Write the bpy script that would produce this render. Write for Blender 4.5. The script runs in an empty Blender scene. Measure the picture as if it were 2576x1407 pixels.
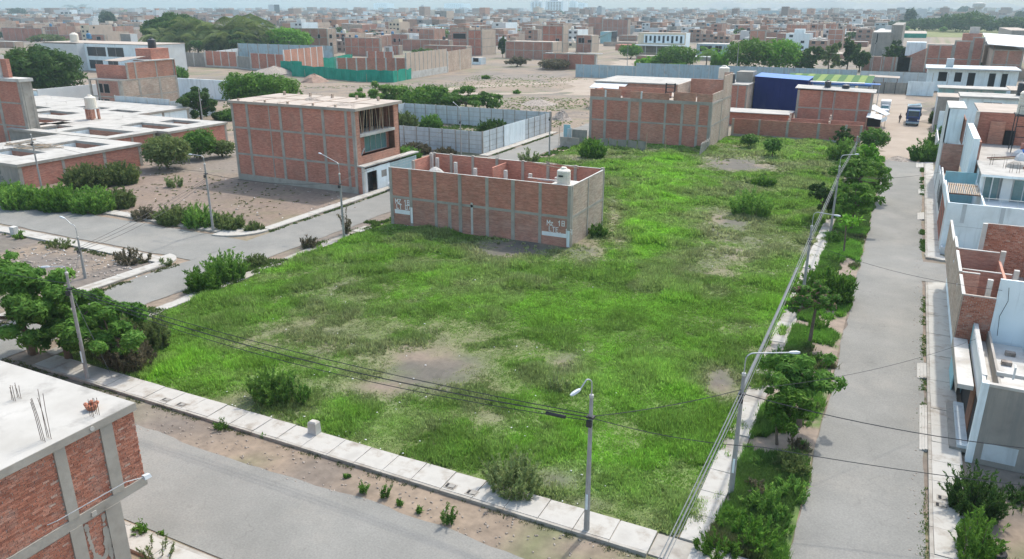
import bpy, math, random
import numpy as np
from mathutils import Vector, Matrix
rnd = random.Random(11)
nrng = np.random.default_rng(5)
SC = bpy.context.scene
COL = SC.collection

# ------------------------------------------------------------------ camera
CAM_H, PITCH, YAW = 22.0, math.radians(19.37), math.radians(26.56)
cd = bpy.data.cameras.new('camera')
cd.sensor_width = 36.0
cd.lens = 36.0 * 2076.47 / 2752.0
cd.clip_start, cd.clip_end = 0.5, 20000.0
cam = bpy.data.objects.new('camera', cd)
COL.objects.link(cam)
cam.location = (0, 0, CAM_H)
cam.rotation_euler = (math.pi / 2 - PITCH, 0, YAW)
SC.camera = cam

# ------------------------------------------------------------------ sky, sun, exposure
SUN_EL, SUN_AZ = math.radians(56), math.radians(7)      # azimuth from +Y towards +X
w = bpy.data.worlds.new('World')
SC.world = w
w.use_nodes = True
wn = w.node_tree
sky = wn.nodes.new('ShaderNodeTexSky')
sky.sky_type = 'NISHITA'
sky.sun_disc = False
sky.sun_elevation = SUN_EL
sky.sun_rotation = SUN_AZ
sky.air_density = 1.7
sky.dust_density = 3.0
sky.ozone_density = 1.5
wn.links.new(sky.outputs['Color'], wn.nodes['Background'].inputs['Color'])
wn.nodes['Background'].inputs['Strength'].default_value = 0.15
sl = bpy.data.lights.new('sun', 'SUN')
sl.energy = 2.0
sl.angle = math.radians(1.5)
sl.color = (1.0, 0.945, 0.86)
sun = bpy.data.objects.new('sun', sl)
COL.objects.link(sun)
sdir = Vector((math.sin(SUN_AZ) * math.cos(SUN_EL), math.cos(SUN_AZ) * math.cos(SUN_EL), math.sin(SUN_EL)))
sun.rotation_euler = sdir.to_track_quat('Z', 'Y').to_euler()
sun.location = (20, 60, 80)
SC.view_settings.view_transform = 'Standard'
SC.view_settings.look = 'None'
SC.view_settings.gamma = 1.0
SC.view_settings.use_curve_mapping = False
SC.view_settings.exposure = 0.92
SC.cycles.use_denoising = True
SC.cycles.max_bounces = 6
SC.cycles.volume_bounces = 1
SC.cycles.transparent_max_bounces = 6

# ------------------------------------------------------------------ measuring helpers (survey of the photo, 2576 px wide frame)
_f = 2076.47 * 2576 / 2752
_F = np.array([-math.sin(YAW) * math.cos(PITCH), math.cos(YAW) * math.cos(PITCH), -math.sin(PITCH)])
_R = np.array([math.cos(YAW), math.sin(YAW), 0.0])
_U = np.cross(_R, _F)
_C = np.array([0, 0, CAM_H])
def at(x, y, h=0.0):                                     # the point of height h that is seen at x, y
    d = _F + _R * (x - 1288) / _f - _U * (y - 703.5) / _f
    q = _C + d * ((h - CAM_H) / d[2])
    return float(q[0]), float(q[1])
def see(X, Y, Z):
    v = np.array([X, Y, Z]) - _C
    dd = float(v @ _F)
    return 1288 + _f * float(v @ _R) / dd, 703.5 - _f * float(v @ _U) / dd, dd
def height(X, Y, ytop):                                  # height of a vertical thing at X, Y whose top is seen at ytop
    lo, hi = -1.0, 90.0
    for _ in range(40):
        m = (lo + hi) / 2
        if see(X, Y, m)[1] > ytop: lo = m
        else: hi = m
    return lo
def xat(y, xp, z):                                       # X on the line (Y=y, Z=z) seen at column xp
    u = (xp - 1288) / _f; k = _R - u * _F
    return float(-(k[1] * y + k[2] * (z - CAM_H)) / k[0])
def yat(x, yp, z):
    lo, hi = 5.0, 5000.0
    for _ in range(60):
        m = (lo + hi) / 2
        if see(x, m, z)[1] > yp: lo = m
        else: hi = m
    return lo

# ------------------------------------------------------------------ value noise in numpy
_perm = nrng.random((512, 512))
def vnoise(x, y):
    xi = np.floor(x).astype(int); yi = np.floor(y).astype(int)
    fx = x - xi; fy = y - yi
    fx = fx * fx * (3 - 2 * fx); fy = fy * fy * (3 - 2 * fy)
    g = lambda a, b: _perm[a % 512, b % 512]
    return (g(xi, yi) * (1 - fx) + g(xi + 1, yi) * fx) * (1 - fy) + (g(xi, yi + 1) * (1 - fx) + g(xi + 1, yi + 1) * fx) * fy
def fbm(x, y, s, o=4):
    x = np.asarray(x, float) * s; y = np.asarray(y, float) * s
    t = 0; a = 0.5; n = 0
    for k in range(o):
        t = t + a * vnoise(x + 17.3 * k, y + 9.1 * k); n += a
        a *= 0.5; x = x * 2.03; y = y * 2.03
    return t / n

# ------------------------------------------------------------------ materials
def newmat(name):
    m = bpy.data.materials.new(name); m.use_nodes = True
    nt = m.node_tree
    return m, nt, nt.nodes['Principled BSDF']
def N(nt, t, **kw):
    n = nt.nodes.new(t)
    for k, v in kw.items(): setattr(n, k, v)
    return n
def ramp(nt, fac, stops):
    r = N(nt, 'ShaderNodeValToRGB')
    el = r.color_ramp.elements
    while len(el) < len(stops): el.new(0.5)
    for e, (p, c) in zip(el, stops):
        e.position = p; e.color = (*c, 1)
    nt.links.new(fac, r.inputs['Fac'])
    return r.outputs['Color']
def noise(nt, scale, detail=5, rough=0.6, vec=None, stretch=None):
    if vec is None:
        vec = N(nt, 'ShaderNodeNewGeometry').outputs['Position']
    if stretch:
        mp = N(nt, 'ShaderNodeMapping'); mp.inputs['Scale'].default_value = stretch
        nt.links.new(vec, mp.inputs['Vector']); vec = mp.outputs['Vector']
    n = N(nt, 'ShaderNodeTexNoise')
    n.inputs['Scale'].default_value = scale; n.inputs['Detail'].default_value = detail; n.inputs['Roughness'].default_value = rough
    nt.links.new(vec, n.inputs['Vector'])
    return n.outputs['Fac']
def mix(nt, fac, a, b, mode='MIX'):
    m = N(nt, 'ShaderNodeMix', data_type='RGBA', blend_type=mode)
    for s, v in ((m.inputs[0], fac), (m.inputs[6], a), (m.inputs[7], b)):
        if hasattr(v, 'links'): nt.links.new(v, s)
        elif isinstance(v, (int, float)): s.default_value = v
        else: s.default_value = (*v, 1)
    return m.outputs[2]
def bump(nt, b, h, strength, dist=0.02):
    n = N(nt, 'ShaderNodeBump'); n.inputs['Strength'].default_value = strength; n.inputs['Distance'].default_value = dist
    nt.links.new(h, n.inputs['Height']); nt.links.new(n.outputs['Normal'], b.inputs['Normal'])
def tex(name, c0, c1, scale=1.5, rough=0.9, stain=None, stainscale=0.35, stain_lo=0.5, stain_hi=0.72, grain=0.0, bmp=0.0, metal=0.0, streak=None):
    m, nt, b = newmat(name)
    c = ramp(nt, noise(nt, scale), [(0.3, c0), (0.7, c1)])
    if stain:
        f = ramp(nt, noise(nt, stainscale, 6, 0.65), [(stain_lo, (0, 0, 0)), (stain_hi, (1, 1, 1))])
        c = mix(nt, f, c, stain)
    if streak:                                           # rain marks that run down a wall
        f = ramp(nt, noise(nt, 1.0, 6, 0.68, stretch=(1.9, 1.9, 0.16)), [(0.50, (0, 0, 0)), (0.72, (1, 1, 1))])
        c = mix(nt, f, c, streak)
    if grain:
        f = noise(nt, 14, 3)
        c = mix(nt, grain, c, ramp(nt, f, [(0.3, (0, 0, 0)), (0.7, (1, 1, 1))]), 'OVERLAY')
    nt.links.new(c, b.inputs['Base Color'])
    b.inputs['Roughness'].default_value = rough
    b.inputs['Metallic'].default_value = metal
    b.inputs['Specular IOR Level'].default_value = 0.28
    if bmp: bump(nt, b, noise(nt, 9, 4), bmp)
    return m
def brickmat(name, c1, c2, mortar, wash=(0.36, 0.30, 0.26), amount=0.35, rows=0.095, length=0.25, dirt=True, patch=0.5):
    m, nt, b = newmat(name)
    uv = N(nt, 'ShaderNodeUVMap', uv_map='UVMap')
    br = N(nt, 'ShaderNodeTexBrick')
    nt.links.new(uv.outputs['UV'], br.inputs['Vector'])
    br.inputs['Color1'].default_value = (*c1, 1); br.inputs['Color2'].default_value = (*c2, 1); br.inputs['Mortar'].default_value = (*mortar, 1)
    br.inputs['Scale'].default_value = 1.0; br.inputs['Mortar Size'].default_value = 0.012
    br.inputs['Brick Width'].default_value = length; br.inputs['Row Height'].default_value = rows
    br.inputs['Bias'].default_value = -0.1
    c = br.outputs['Color']
    f = ramp(nt, noise(nt, 0.8, 6, 0.7), [(patch - 0.04, (0, 0, 0)), (patch + 0.22, (1, 1, 1))])
    c = mix(nt, mix(nt, 1.0, f, (amount,) * 3, 'MULTIPLY'), c, wash)
    f2 = ramp(nt, noise(nt, 5.0, 4, 0.7, stretch=(0.5, 0.5, 2.4)), [(0.56, (0, 0, 0)), (0.7, (1, 1, 1))])
    c = mix(nt, mix(nt, 1.0, f2, (0.22,) * 3, 'MULTIPLY'), c, wash)
    f3 = noise(nt, 0.22, 3)
    c = mix(nt, 0.35, c, ramp(nt, f3, [(0.3, (0.25, 0.25, 0.25)), (0.7, (0.75, 0.75, 0.75))]), 'OVERLAY')
    f4 = noise(nt, 1.0, 5, 0.75, stretch=(1.4, 1.4, 7.0))
    c = mix(nt, 0.5, c, ramp(nt, f4, [(0.32, (0.2, 0.2, 0.2)), (0.68, (0.8, 0.8, 0.8))]), 'OVERLAY')
    nt.links.new(c, b.inputs['Base Color'])
    b.inputs['Roughness'].default_value = 0.92
    bump(nt, b, br.outputs['Fac'], -0.5, 0.01)
    return m
def foliage(name, tr=0.35, rough=0.55):
    m, nt, b = newmat(name)
    a = N(nt, 'ShaderNodeAttribute', attribute_name='tint')
    oi = N(nt, 'ShaderNodeObjectInfo')
    v = N(nt, 'ShaderNodeHueSaturation')
    mr = N(nt, 'ShaderNodeMapRange'); mr.inputs[3].default_value = 0.82; mr.inputs[4].default_value = 1.18
    nt.links.new(oi.outputs['Random'], mr.inputs[0]); nt.links.new(mr.outputs[0], v.inputs['Value'])
    nt.links.new(a.outputs['Color'], v.inputs['Color'])
    nt.links.new(v.outputs['Color'], b.inputs['Base Color'])
    b.inputs['Roughness'].default_value = rough
    b.inputs['Specular IOR Level'].default_value = 0.08
    t = N(nt, 'ShaderNodeBsdfTranslucent'); nt.links.new(v.outputs['Color'], t.inputs['Color'])
    ms = N(nt, 'ShaderNodeMixShader'); ms.inputs[0].default_value = tr
    nt.links.new(b.outputs[0], ms.inputs[1]); nt.links.new(t.outputs[0], ms.inputs[2])
    nt.links.new(ms.outputs[0], nt.nodes['Material Output'].inputs['Surface'])
    return m
def attrmat(name, rough=0.9, grain=0.25, gscale=0.8):
    m, nt, b = newmat(name)
    a = N(nt, 'ShaderNodeAttribute', attribute_name='tint')
    c = mix(nt, grain, a.outputs['Color'], ramp(nt, noise(nt, gscale, 5), [(0.3, (0.15,) * 3), (0.7, (0.85,) * 3)]), 'OVERLAY')
    nt.links.new(c, b.inputs['Base Color']); b.inputs['Roughness'].default_value = rough
    return m
def plain(name, c, rough=0.6, metal=0.0, spec=0.5):
    m, nt, b = newmat(name)
    f = noise(nt, 3.0, 3)
    k = ramp(nt, f, [(0.3, tuple(x * 0.88 for x in c)), (0.7, tuple(min(1, x * 1.1) for x in c))])
    nt.links.new(k, b.inputs['Base Color'])
    b.inputs['Roughness'].default_value = rough; b.inputs['Metallic'].default_value = metal; b.inputs['Specular IOR Level'].default_value = spec
    return m

M = {}
M['brick'] = brickmat('red_brick', (0.47, 0.172, 0.118), (0.38, 0.132, 0.09), (0.39, 0.225, 0.17), wash=(0.45, 0.27, 0.205), amount=0.4, patch=0.5)
M['brick_brown'] = brickmat('brown_brick', (0.40, 0.172, 0.12), (0.33, 0.135, 0.096), (0.36, 0.22, 0.175), wash=(0.39, 0.26, 0.21), amount=0.5, patch=0.42)
M['brick_tan'] = brickmat('tan_and_sunlit_brick', (0.40, 0.27, 0.20), (0.34, 0.22, 0.16), (0.42, 0.36, 0.30), wash=(0.45, 0.38, 0.31), amount=0.6, patch=0.4)  # mortar-smeared tan; on right-hand walls sunlight is put into the colour
M['brick_far'] = brickmat('far_brick', (0.40, 0.20, 0.135), (0.32, 0.15, 0.10), (0.33, 0.23, 0.18), wash=(0.36, 0.26, 0.21), amount=0.5, patch=0.4)
M['brick_orange'] = brickmat('orange_brick', (0.50, 0.215, 0.14), (0.43, 0.17, 0.11), (0.33, 0.24, 0.19), amount=0.3)
M['concrete'] = tex('raw_concrete', (0.29, 0.265, 0.23), (0.42, 0.39, 0.345), 1.2, 0.92, stain=(0.21, 0.19, 0.165), stainscale=0.6, bmp=0.15)
M['concrete_pale'] = tex('pale_concrete', (0.44, 0.43, 0.40), (0.56, 0.55, 0.52), 0.8, 0.92, stain=(0.36, 0.33, 0.29), stainscale=0.5)
M['slab'] = tex('pavement_concrete', (0.35, 0.335, 0.305), (0.45, 0.435, 0.40), 0.9, 0.9, stain=(0.25, 0.222, 0.185), stainscale=0.9, stain_lo=0.50, stain_hi=0.70, bmp=0.06)
M['kerb'] = tex('kerb_concrete', (0.26, 0.24, 0.21), (0.38, 0.36, 0.32), 1.1, 0.95, stain=(0.20, 0.17, 0.14), stainscale=0.9)
M['roof_white'] = tex('whitewashed_roof', (0.35, 0.335, 0.305), (0.44, 0.425, 0.395), 0.5, 0.92, stain=(0.24, 0.23, 0.21), stainscale=0.45, stain_lo=0.52, stain_hi=0.70)
M['roof_tan'] = tex('dusty_roof', (0.34, 0.29, 0.245), (0.45, 0.39, 0.335), 0.5, 0.95, stain=(0.34, 0.29, 0.25), stainscale=0.4)
M['stucco_grey'] = tex('grey_stucco', (0.25, 0.235, 0.21), (0.34, 0.32, 0.285), 0.8, 0.95, stain=(0.19, 0.18, 0.17), stainscale=0.4, streak=(0.2, 0.2, 0.19), bmp=0.1)
M['white'] = tex('white_paint', (0.52, 0.535, 0.535), (0.62, 0.635, 0.635), 0.4, 0.8, stain=(0.60, 0.60, 0.58), stainscale=0.3, streak=(0.55, 0.56, 0.55))
M['white_blue'] = tex('pale_blue_and_shaded_white_paint', (0.70, 0.79, 0.82), (0.79, 0.86, 0.88), 0.4, 0.8, stain=(0.64, 0.70, 0.71), stainscale=0.3, streak=(0.52, 0.58, 0.59))  # bluish shade of white walls is put into this paint colour
M['turquoise'] = tex('turquoise_paint', (0.25, 0.46, 0.50), (0.34, 0.56, 0.60), 0.5, 0.8, stain=(0.30, 0.42, 0.44), streak=(0.28, 0.40, 0.42))
M['precast'] = tex('precast_concrete', (0.45, 0.50, 0.52), (0.58, 0.63, 0.65), 0.5, 0.9, stain=(0.38, 0.40, 0.40), stainscale=0.5, streak=(0.38, 0.41, 0.42))
M['precast_dark'] = tex('weathered_precast', (0.30, 0.41, 0.46), (0.40, 0.51, 0.56), 0.5, 0.9, stain=(0.27, 0.29, 0.29), stainscale=0.5, streak=(0.28, 0.31, 0.32))
M['cream'] = tex('cream_paint', (0.62, 0.52, 0.38), (0.72, 0.62, 0.47), 0.5, 0.85, stain=(0.52, 0.45, 0.35), streak=(0.5, 0.43, 0.34))
M['tan'] = tex('tan_plaster', (0.46, 0.36, 0.28), (0.56, 0.45, 0.36), 0.7, 0.9, stain=(0.40, 0.32, 0.26), streak=(0.42, 0.35, 0.29))
M['asphalt'] = None
def asphalt():
    m, nt, b = newmat('old_asphalt')
    c = ramp(nt, noise(nt, 0.28, 5), [(0.3, (0.178, 0.176, 0.162)), (0.7, (0.228, 0.224, 0.206))])
    c = mix(nt, mix(nt, 1.0, ramp(nt, noise(nt, 0.13, 6, 0.7), [(0.5, (0, 0, 0)), (0.66, (1, 1, 1))]), (.55,) * 3, 'MULTIPLY'), c, (0.27, 0.255, 0.225))
    c = mix(nt, mix(nt, 1.0, ramp(nt, noise(nt, 0.5, 5, 0.7), [(0.60, (0, 0, 0)), (0.70, (1, 1, 1))]), (.4,) * 3, 'MULTIPLY'), c, (0.16, 0.158, 0.148))
    pos = N(nt, 'ShaderNodeNewGeometry').outputs['Position']
    wob = N(nt, 'ShaderNodeTexNoise'); wob.inputs['Scale'].default_value = 0.9; nt.links.new(pos, wob.inputs['Vector'])
    va = N(nt, 'ShaderNodeVectorMath', operation='MULTIPLY_ADD'); va.inputs[1].default_value = (3.0,) * 3
    nt.links.new(wob.outputs['Color'], va.inputs[0]); nt.links.new(pos, va.inputs[2])
    for sc, th, k in ((0.13, 0.007, .26), (0.4, 0.006, .2)):
        vo = N(nt, 'ShaderNodeTexVoronoi', feature='DISTANCE_TO_EDGE'); vo.inputs['Scale'].default_value = sc
        nt.links.new(va.outputs[0], vo.inputs['Vector'])
        lines = ramp(nt, vo.outputs['Distance'], [(0.0, (k,) * 3), (th, (0, 0, 0))])
        gate = ramp(nt, noise(nt, 0.16 + sc * .2, 3), [(0.47, (0, 0, 0)), (0.56, (1, 1, 1))])
        c = mix(nt, mix(nt, 1.0, lines, gate, 'MULTIPLY'), c, (0.075, 0.072, 0.066))
    c = mix(nt, 0.22, c, ramp(nt, noise(nt, 11, 3), [(0.3, (.2,) * 3), (0.7, (.8,) * 3)]), 'OVERLAY')
    nt.links.new(c, b.inputs['Base Color']); b.inputs['Roughness'].default_value = 0.93; b.inputs['Specular IOR Level'].default_value = 0.25
    return m
M['asphalt'] = asphalt()
M['glass'] = plain('dark_glass', (0.03, 0.04, 0.05), 0.12)
M['glass_teal'] = plain('teal_glass', (0.10, 0.19, 0.20), 0.10)
M['inner_shade'] = plain('painted_inner_shade', (0.012, 0.012, 0.014), 0.9)  # near-black colour standing in for the shade inside openings
M['steel'] = plain('galvanised_steel', (0.42, 0.435, 0.445), 0.5, 0.5)
M['lamp'] = plain('lamp_plastic', (0.50, 0.54, 0.57), 0.4)
M['rust'] = plain('rusty_rebar', (0.10, 0.065, 0.05), 0.8)
M['dark_metal'] = plain('dark_metal', (0.04, 0.04, 0.045), 0.6, 0.4)
M['cable'] = plain('black_cable', (0.022, 0.022, 0.024), 0.6)
M['cable_grey'] = plain('grey_cable', (0.16, 0.17, 0.18), 0.5)
M['pole'] = tex('pole_concrete', (0.27, 0.26, 0.25), (0.37, 0.36, 0.345), 2.0, 0.9, stain=(0.30, 0.28, 0.26), stainscale=1.2)
M['wood'] = tex('raw_timber', (0.36, 0.27, 0.19), (0.52, 0.41, 0.30), 3.0, 0.9)
M['wood_dark'] = tex('dark_timber', (0.15, 0.075, 0.05), (0.24, 0.12, 0.08), 3.0, 0.8)
M['bark'] = tex('bark', (0.10, 0.075, 0.055), (0.18, 0.14, 0.11), 3.0, 0.95)
M['tank_white'] = tex('cream_tank_plastic', (0.60, 0.56, 0.48), (0.70, 0.66, 0.58), 0.8, 0.6, stain=(0.5, 0.46, 0.4))
M['tank_black'] = plain('black_tank_plastic', (0.03, 0.035, 0.045), 0.5)
M['tank_blue'] = plain('blue_tank_plastic', (0.04, 0.16, 0.30), 0.5)
M['blue'] = tex('shaded_blue_sheeting', (0.004, 0.011, 0.10), (0.007, 0.016, 0.125), 0.4, 0.85, stain=(0.006, 0.014, 0.11))  # shade of the walls is put into this deep blue
M['blue_roof_lit'] = tex('sunlit_blue_roof_sheet', (0.03, 0.13, 0.40), (0.045, 0.17, 0.46), 0.4, 0.6, stain=(0.04, 0.15, 0.38))  # same blue, with sunlight on the roof put into the colour
M['net_green'] = tex('green_netting', (0.005, 0.20, 0.14), (0.014, 0.34, 0.235), 0.35, 0.85, stain=(0.05, 0.26, 0.2), streak=(0.01, 0.17, 0.12))
M['paint_white'] = tex('brushed_white_letter_paint', (0.72, 0.73, 0.73), (0.82, 0.83, 0.83), 6, 0.9)
M['paint_grey'] = tex('faded_dark_letter_paint', (0.09, 0.10, 0.11), (0.15, 0.16, 0.17), 6, 0.9)
M['tile_red'] = tex('red_roof_sheet', (0.30, 0.10, 0.07), (0.38, 0.14, 0.10), 1.0, 0.9)
M['rubble'] = tex('rubble', (0.16, 0.13, 0.11), (0.42, 0.37, 0.32), 3.5, 0.95)
M['earth_pile'] = tex('brown_earth', (0.25, 0.17, 0.13), (0.33, 0.23, 0.18), 1.5, 0.95)
M['truck_blue'] = plain('deep_blue_truck_paint', (0.012, 0.045, 0.20), 0.35)
M['truck_teal'] = plain('dark_teal_truck_paint', (0.03, 0.10, 0.15), 0.35)
M['tyre'] = plain('tyre_rubber', (0.02, 0.02, 0.02), 0.9)
M['car_white'] = plain('white_car_paint', (0.75, 0.76, 0.77), 0.25)
M['skin'] = plain('skin', (0.30, 0.16, 0.10), 0.6)
M['cloth_brown'] = plain('brown_cloth', (0.10, 0.05, 0.04), 0.9)
M['cloth_dark'] = plain('dark_cloth', (0.03, 0.03, 0.035), 0.9)
M['clay'] = plain('terracotta', (0.38, 0.15, 0.09), 0.8)
M['litter'] = plain('pale_litter', (0.7, 0.7, 0.68), 0.8)
M['leaf'] = foliage('leaves', 0.42)
M['grassm'] = foliage('grass_blades', 0.45, 0.75)
M['citym'] = attrmat('distant_masonry')
M['pitch'] = tex('green_roof_sheet', (0.035, 0.10, 0.03), (0.055, 0.14, 0.04), 0.5, 0.9)
M['pitch_light'] = tex('yellow_green_roof_sheet', (0.13, 0.20, 0.05), (0.18, 0.25, 0.07), 0.5, 0.9)

# ------------------------------------------------------------------ mesh builder
class MB:
    def __init__(s): s.v = []; s.f = []; s.uv = []
    def quad(s, pts, uvs=None):
        n = len(s.v); s.v += [tuple(p) for p in pts]; s.f.append(tuple(range(n, n + len(pts))))
        if uvs is None:
            a, b = Vector(pts[1]) - Vector(pts[0]), Vector(pts[-1]) - Vector(pts[0])
            uvs = [(0, 0)] + [((Vector(p) - Vector(pts[0])).dot(a.normalized()) if a.length else 0, (Vector(p) - Vector(pts[0])).dot(b.normalized()) if b.length else 0) for p in pts[1:]]
        s.uv += uvs
        return s
    def box(s, x0, x1, y0, y1, z0, z1):
        if x1 < x0: x0, x1 = x1, x0
        if y1 < y0: y0, y1 = y1, y0
        P = lambda x, y, z: (x, y, z)
        q = s.quad
        q([P(x0, y0, z0), P(x1, y0, z0), P(x1, y0, z1), P(x0, y0, z1)], [(x0, z0), (x1, z0), (x1, z1), (x0, z1)])
        q([P(x1, y1, z0), P(x0, y1, z0), P(x0, y1, z1), P(x1, y1, z1)], [(x1, z0), (x0, z0), (x0, z1), (x1, z1)])
        q([P(x1, y0, z0), P(x1, y1, z0), P(x1, y1, z1), P(x1, y0, z1)], [(y0, z0), (y1, z0), (y1, z1), (y0, z1)])
        q([P(x0, y1, z0), P(x0, y0, z0), P(x0, y0, z1), P(x0, y1, z1)], [(y1, z0), (y0, z0), (y0, z1), (y1, z1)])
        q([P(x0, y0, z1), P(x1, y0, z1), P(x1, y1, z1), P(x0, y1, z1)], [(x0, y0), (x1, y0), (x1, y1), (x0, y1)])
        q([P(x0, y1, z0), P(x1, y1, z0), P(x1, y0, z0), P(x0, y0, z0)], [(x0, y1), (x1, y1), (x1, y0), (x0, y0)])
        return s
    def hexa(s, b, t):                                   # four bottom and four top corners, counter-clockwise
        for i in range(4):
            j = (i + 1) % 4
            s.quad([b[i], b[j], t[j], t[i]])
        s.quad(t); s.quad(b[::-1])
        return s
    def prism(s, poly, z0, z1):
        n = len(poly)
        for i in range(n):
            a, b = poly[i], poly[(i + 1) % n]
            s.quad([(a[0], a[1], z0), (b[0], b[1], z0), (b[0], b[1], z1), (a[0], a[1], z1)])
        s.quad([(p[0], p[1], z1) for p in poly], [(p[0], p[1]) for p in poly])
        s.quad([(p[0], p[1], z0) for p in poly[::-1]], [(p[0], p[1]) for p in poly[::-1]])
        return s
    def tube(s, path, rad, n=6, cap=True):
        path = [Vector(p) for p in path]
        if not hasattr(rad, '__len__'): rad = [rad] * len(path)
        rings = []
        for i, p in enumerate(path):
            t = (path[min(i + 1, len(path) - 1)] - path[max(i - 1, 0)]).normalized()
            a = t.orthogonal().normalized() if abs(t.z) > 0.9 else t.cross(Vector((0, 0, 1))).normalized()
            if i and rings_a.dot(a) < 0: a = -a
            rings_a = a
            b = t.cross(a)
            k = len(s.v)
            s.v += [tuple(p + (a * math.cos(2 * math.pi * j / n) + b * math.sin(2 * math.pi * j / n)) * rad[i]) for j in range(n)]
            rings.append(k)
        for i in range(len(rings) - 1):
            for j in range(n):
                a, b = rings[i] + j, rings[i] + (j + 1) % n
                c, d = rings[i + 1] + (j + 1) % n, rings[i + 1] + j
                s.f.append((a, b, c, d)); s.uv += [(j / n, i), ((j + 1) / n, i), ((j + 1) / n, i + 1), (j / n, i + 1)]
        if cap:
            s.f.append(tuple(rings[0] + j for j in range(n))[::-1]); s.uv += [(0, 0)] * n
            s.f.append(tuple(rings[-1] + j for j in range(n))); s.uv += [(0, 0)] * n
        return s
    def lathe(s, x, y, prof, n=14):
        return s.tube_z(x, y, prof, n)
    def tube_z(s, x, y, prof, n):
        k0 = len(s.v)
        for (r, z) in prof:
            s.v += [(x + r * math.cos(2 * math.pi * j / n), y + r * math.sin(2 * math.pi * j / n), z) for j in range(n)]
        for i in range(len(prof) - 1):
            for j in range(n):
                s.f.append((k0 + i * n + j, k0 + i * n + (j + 1) % n, k0 + (i + 1) * n + (j + 1) % n, k0 + (i + 1) * n + j))
                s.uv += [(j / n, i), ((j + 1) / n, i), ((j + 1) / n, i + 1), (j / n, i + 1)]
        s.f.append(tuple(k0 + (len(prof) - 1) * n + j for j in range(n))); s.uv += [(0, 0)] * n
        s.f.append(tuple(k0 + j for j in range(n))[::-1]); s.uv += [(0, 0)] * n
        return s
    def xform(s, mat, start=0):
        for i in range(start, len(s.v)): s.v[i] = tuple(mat @ Vector(s.v[i]))
        return s
WLOC = {}
def mesh_of(name, mb, m, off=(0, 0, 0), smooth=False):
    me = bpy.data.meshes.new(name)
    v = [(p[0] - off[0], p[1] - off[1], p[2] - off[2]) for p in mb.v]
    me.from_pydata(v, [], mb.f)
    uvl = me.uv_layers.new(name='UVMap')
    uvl.data.foreach_set('uv', np.array(mb.uv, dtype=np.float32).ravel())
    if smooth: me.polygons.foreach_set('use_smooth', [True] * len(me.polygons))
    me.materials.append(m)
    return me
def ob(name, mb, m, parent=None, label=None, smooth=False):
    """one mesh object; its points are world metres unless parent says otherwise"""
    off = WLOC.get(parent.name, (0, 0, 0)) if parent is not None else (0, 0, 0)
    o = bpy.data.objects.new(name, mesh_of(name, mb, m, off, smooth))
    COL.objects.link(o)
    if parent is not None:
        o.parent = parent
        WLOC[o.name] = off
    if label: o['label'] = label
    return o
def shared(name, me, parent, loc=(0, 0, 0), rot=(0, 0, 0), scale=(1, 1, 1)):
    o = bpy.data.objects.new(name, me); COL.objects.link(o)
    o.parent = parent; o.location = loc; o.rotation_euler = rot; o.scale = scale
    return o
def tag(o, label, cat, group=None, kind=None):
    o['label'] = label; o['category'] = cat
    if group: o['group'] = group
    if kind: o['kind'] = kind
    return o
def thing(name, label, cat, loc=(0, 0, 0), rz=0.0, group=None, kind=None):
    o = bpy.data.objects.new(name, None); COL.objects.link(o)
    o.empty_display_size = 0.3
    o.location = loc; o.rotation_euler = (0, 0, rz)
    WLOC[o.name] = (loc[0], loc[1], loc[2]) if rz == 0 else (0, 0, 0)
    return tag(o, label, cat, group, kind)
def struct(name, mb, m, parent=None, kind='structure'):
    o = ob(name, mb, m, parent)
    if parent is None: o['kind'] = kind
    return o
def copy_thing(src, loc, rz, label, scale=None):
    r = src.copy(); COL.objects.link(r); r.location = loc; r.rotation_euler = (0, 0, rz); r['label'] = label
    if scale: r.scale = (scale,) * 3
    for ch in list(src.children):
        c = ch.copy(); COL.objects.link(c); c.parent = r
        for g in list(ch.children):
            d = g.copy(); COL.objects.link(d); d.parent = c
    return r
def tinted(name, v, f, tint, m, parent=None):
    """numpy points + faces (n,k) + per-point colours -> one object"""
    me = bpy.data.meshes.new(name)
    nv, nf, k = len(v), len(f), f.shape[1]
    me.vertices.add(nv); me.vertices.foreach_set('co', np.asarray(v, np.float32).ravel())
    me.loops.add(nf * k); me.loops.foreach_set('vertex_index', np.asarray(f, np.int32).ravel())
    me.polygons.add(nf)
    me.polygons.foreach_set('loop_start', np.arange(0, nf * k, k, dtype=np.int32))
    at_ = me.attributes.new('tint', 'FLOAT_COLOR', 'POINT')
    c = np.ones((nv, 4), np.float32); c[:, :3] = tint
    at_.data.foreach_set('color', c.ravel())
    me.materials.append(m)
    me.update(calc_edges=True)
    o = bpy.data.objects.new(name, me); COL.objects.link(o)
    if parent is not None: o.parent = parent
    return o

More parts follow.
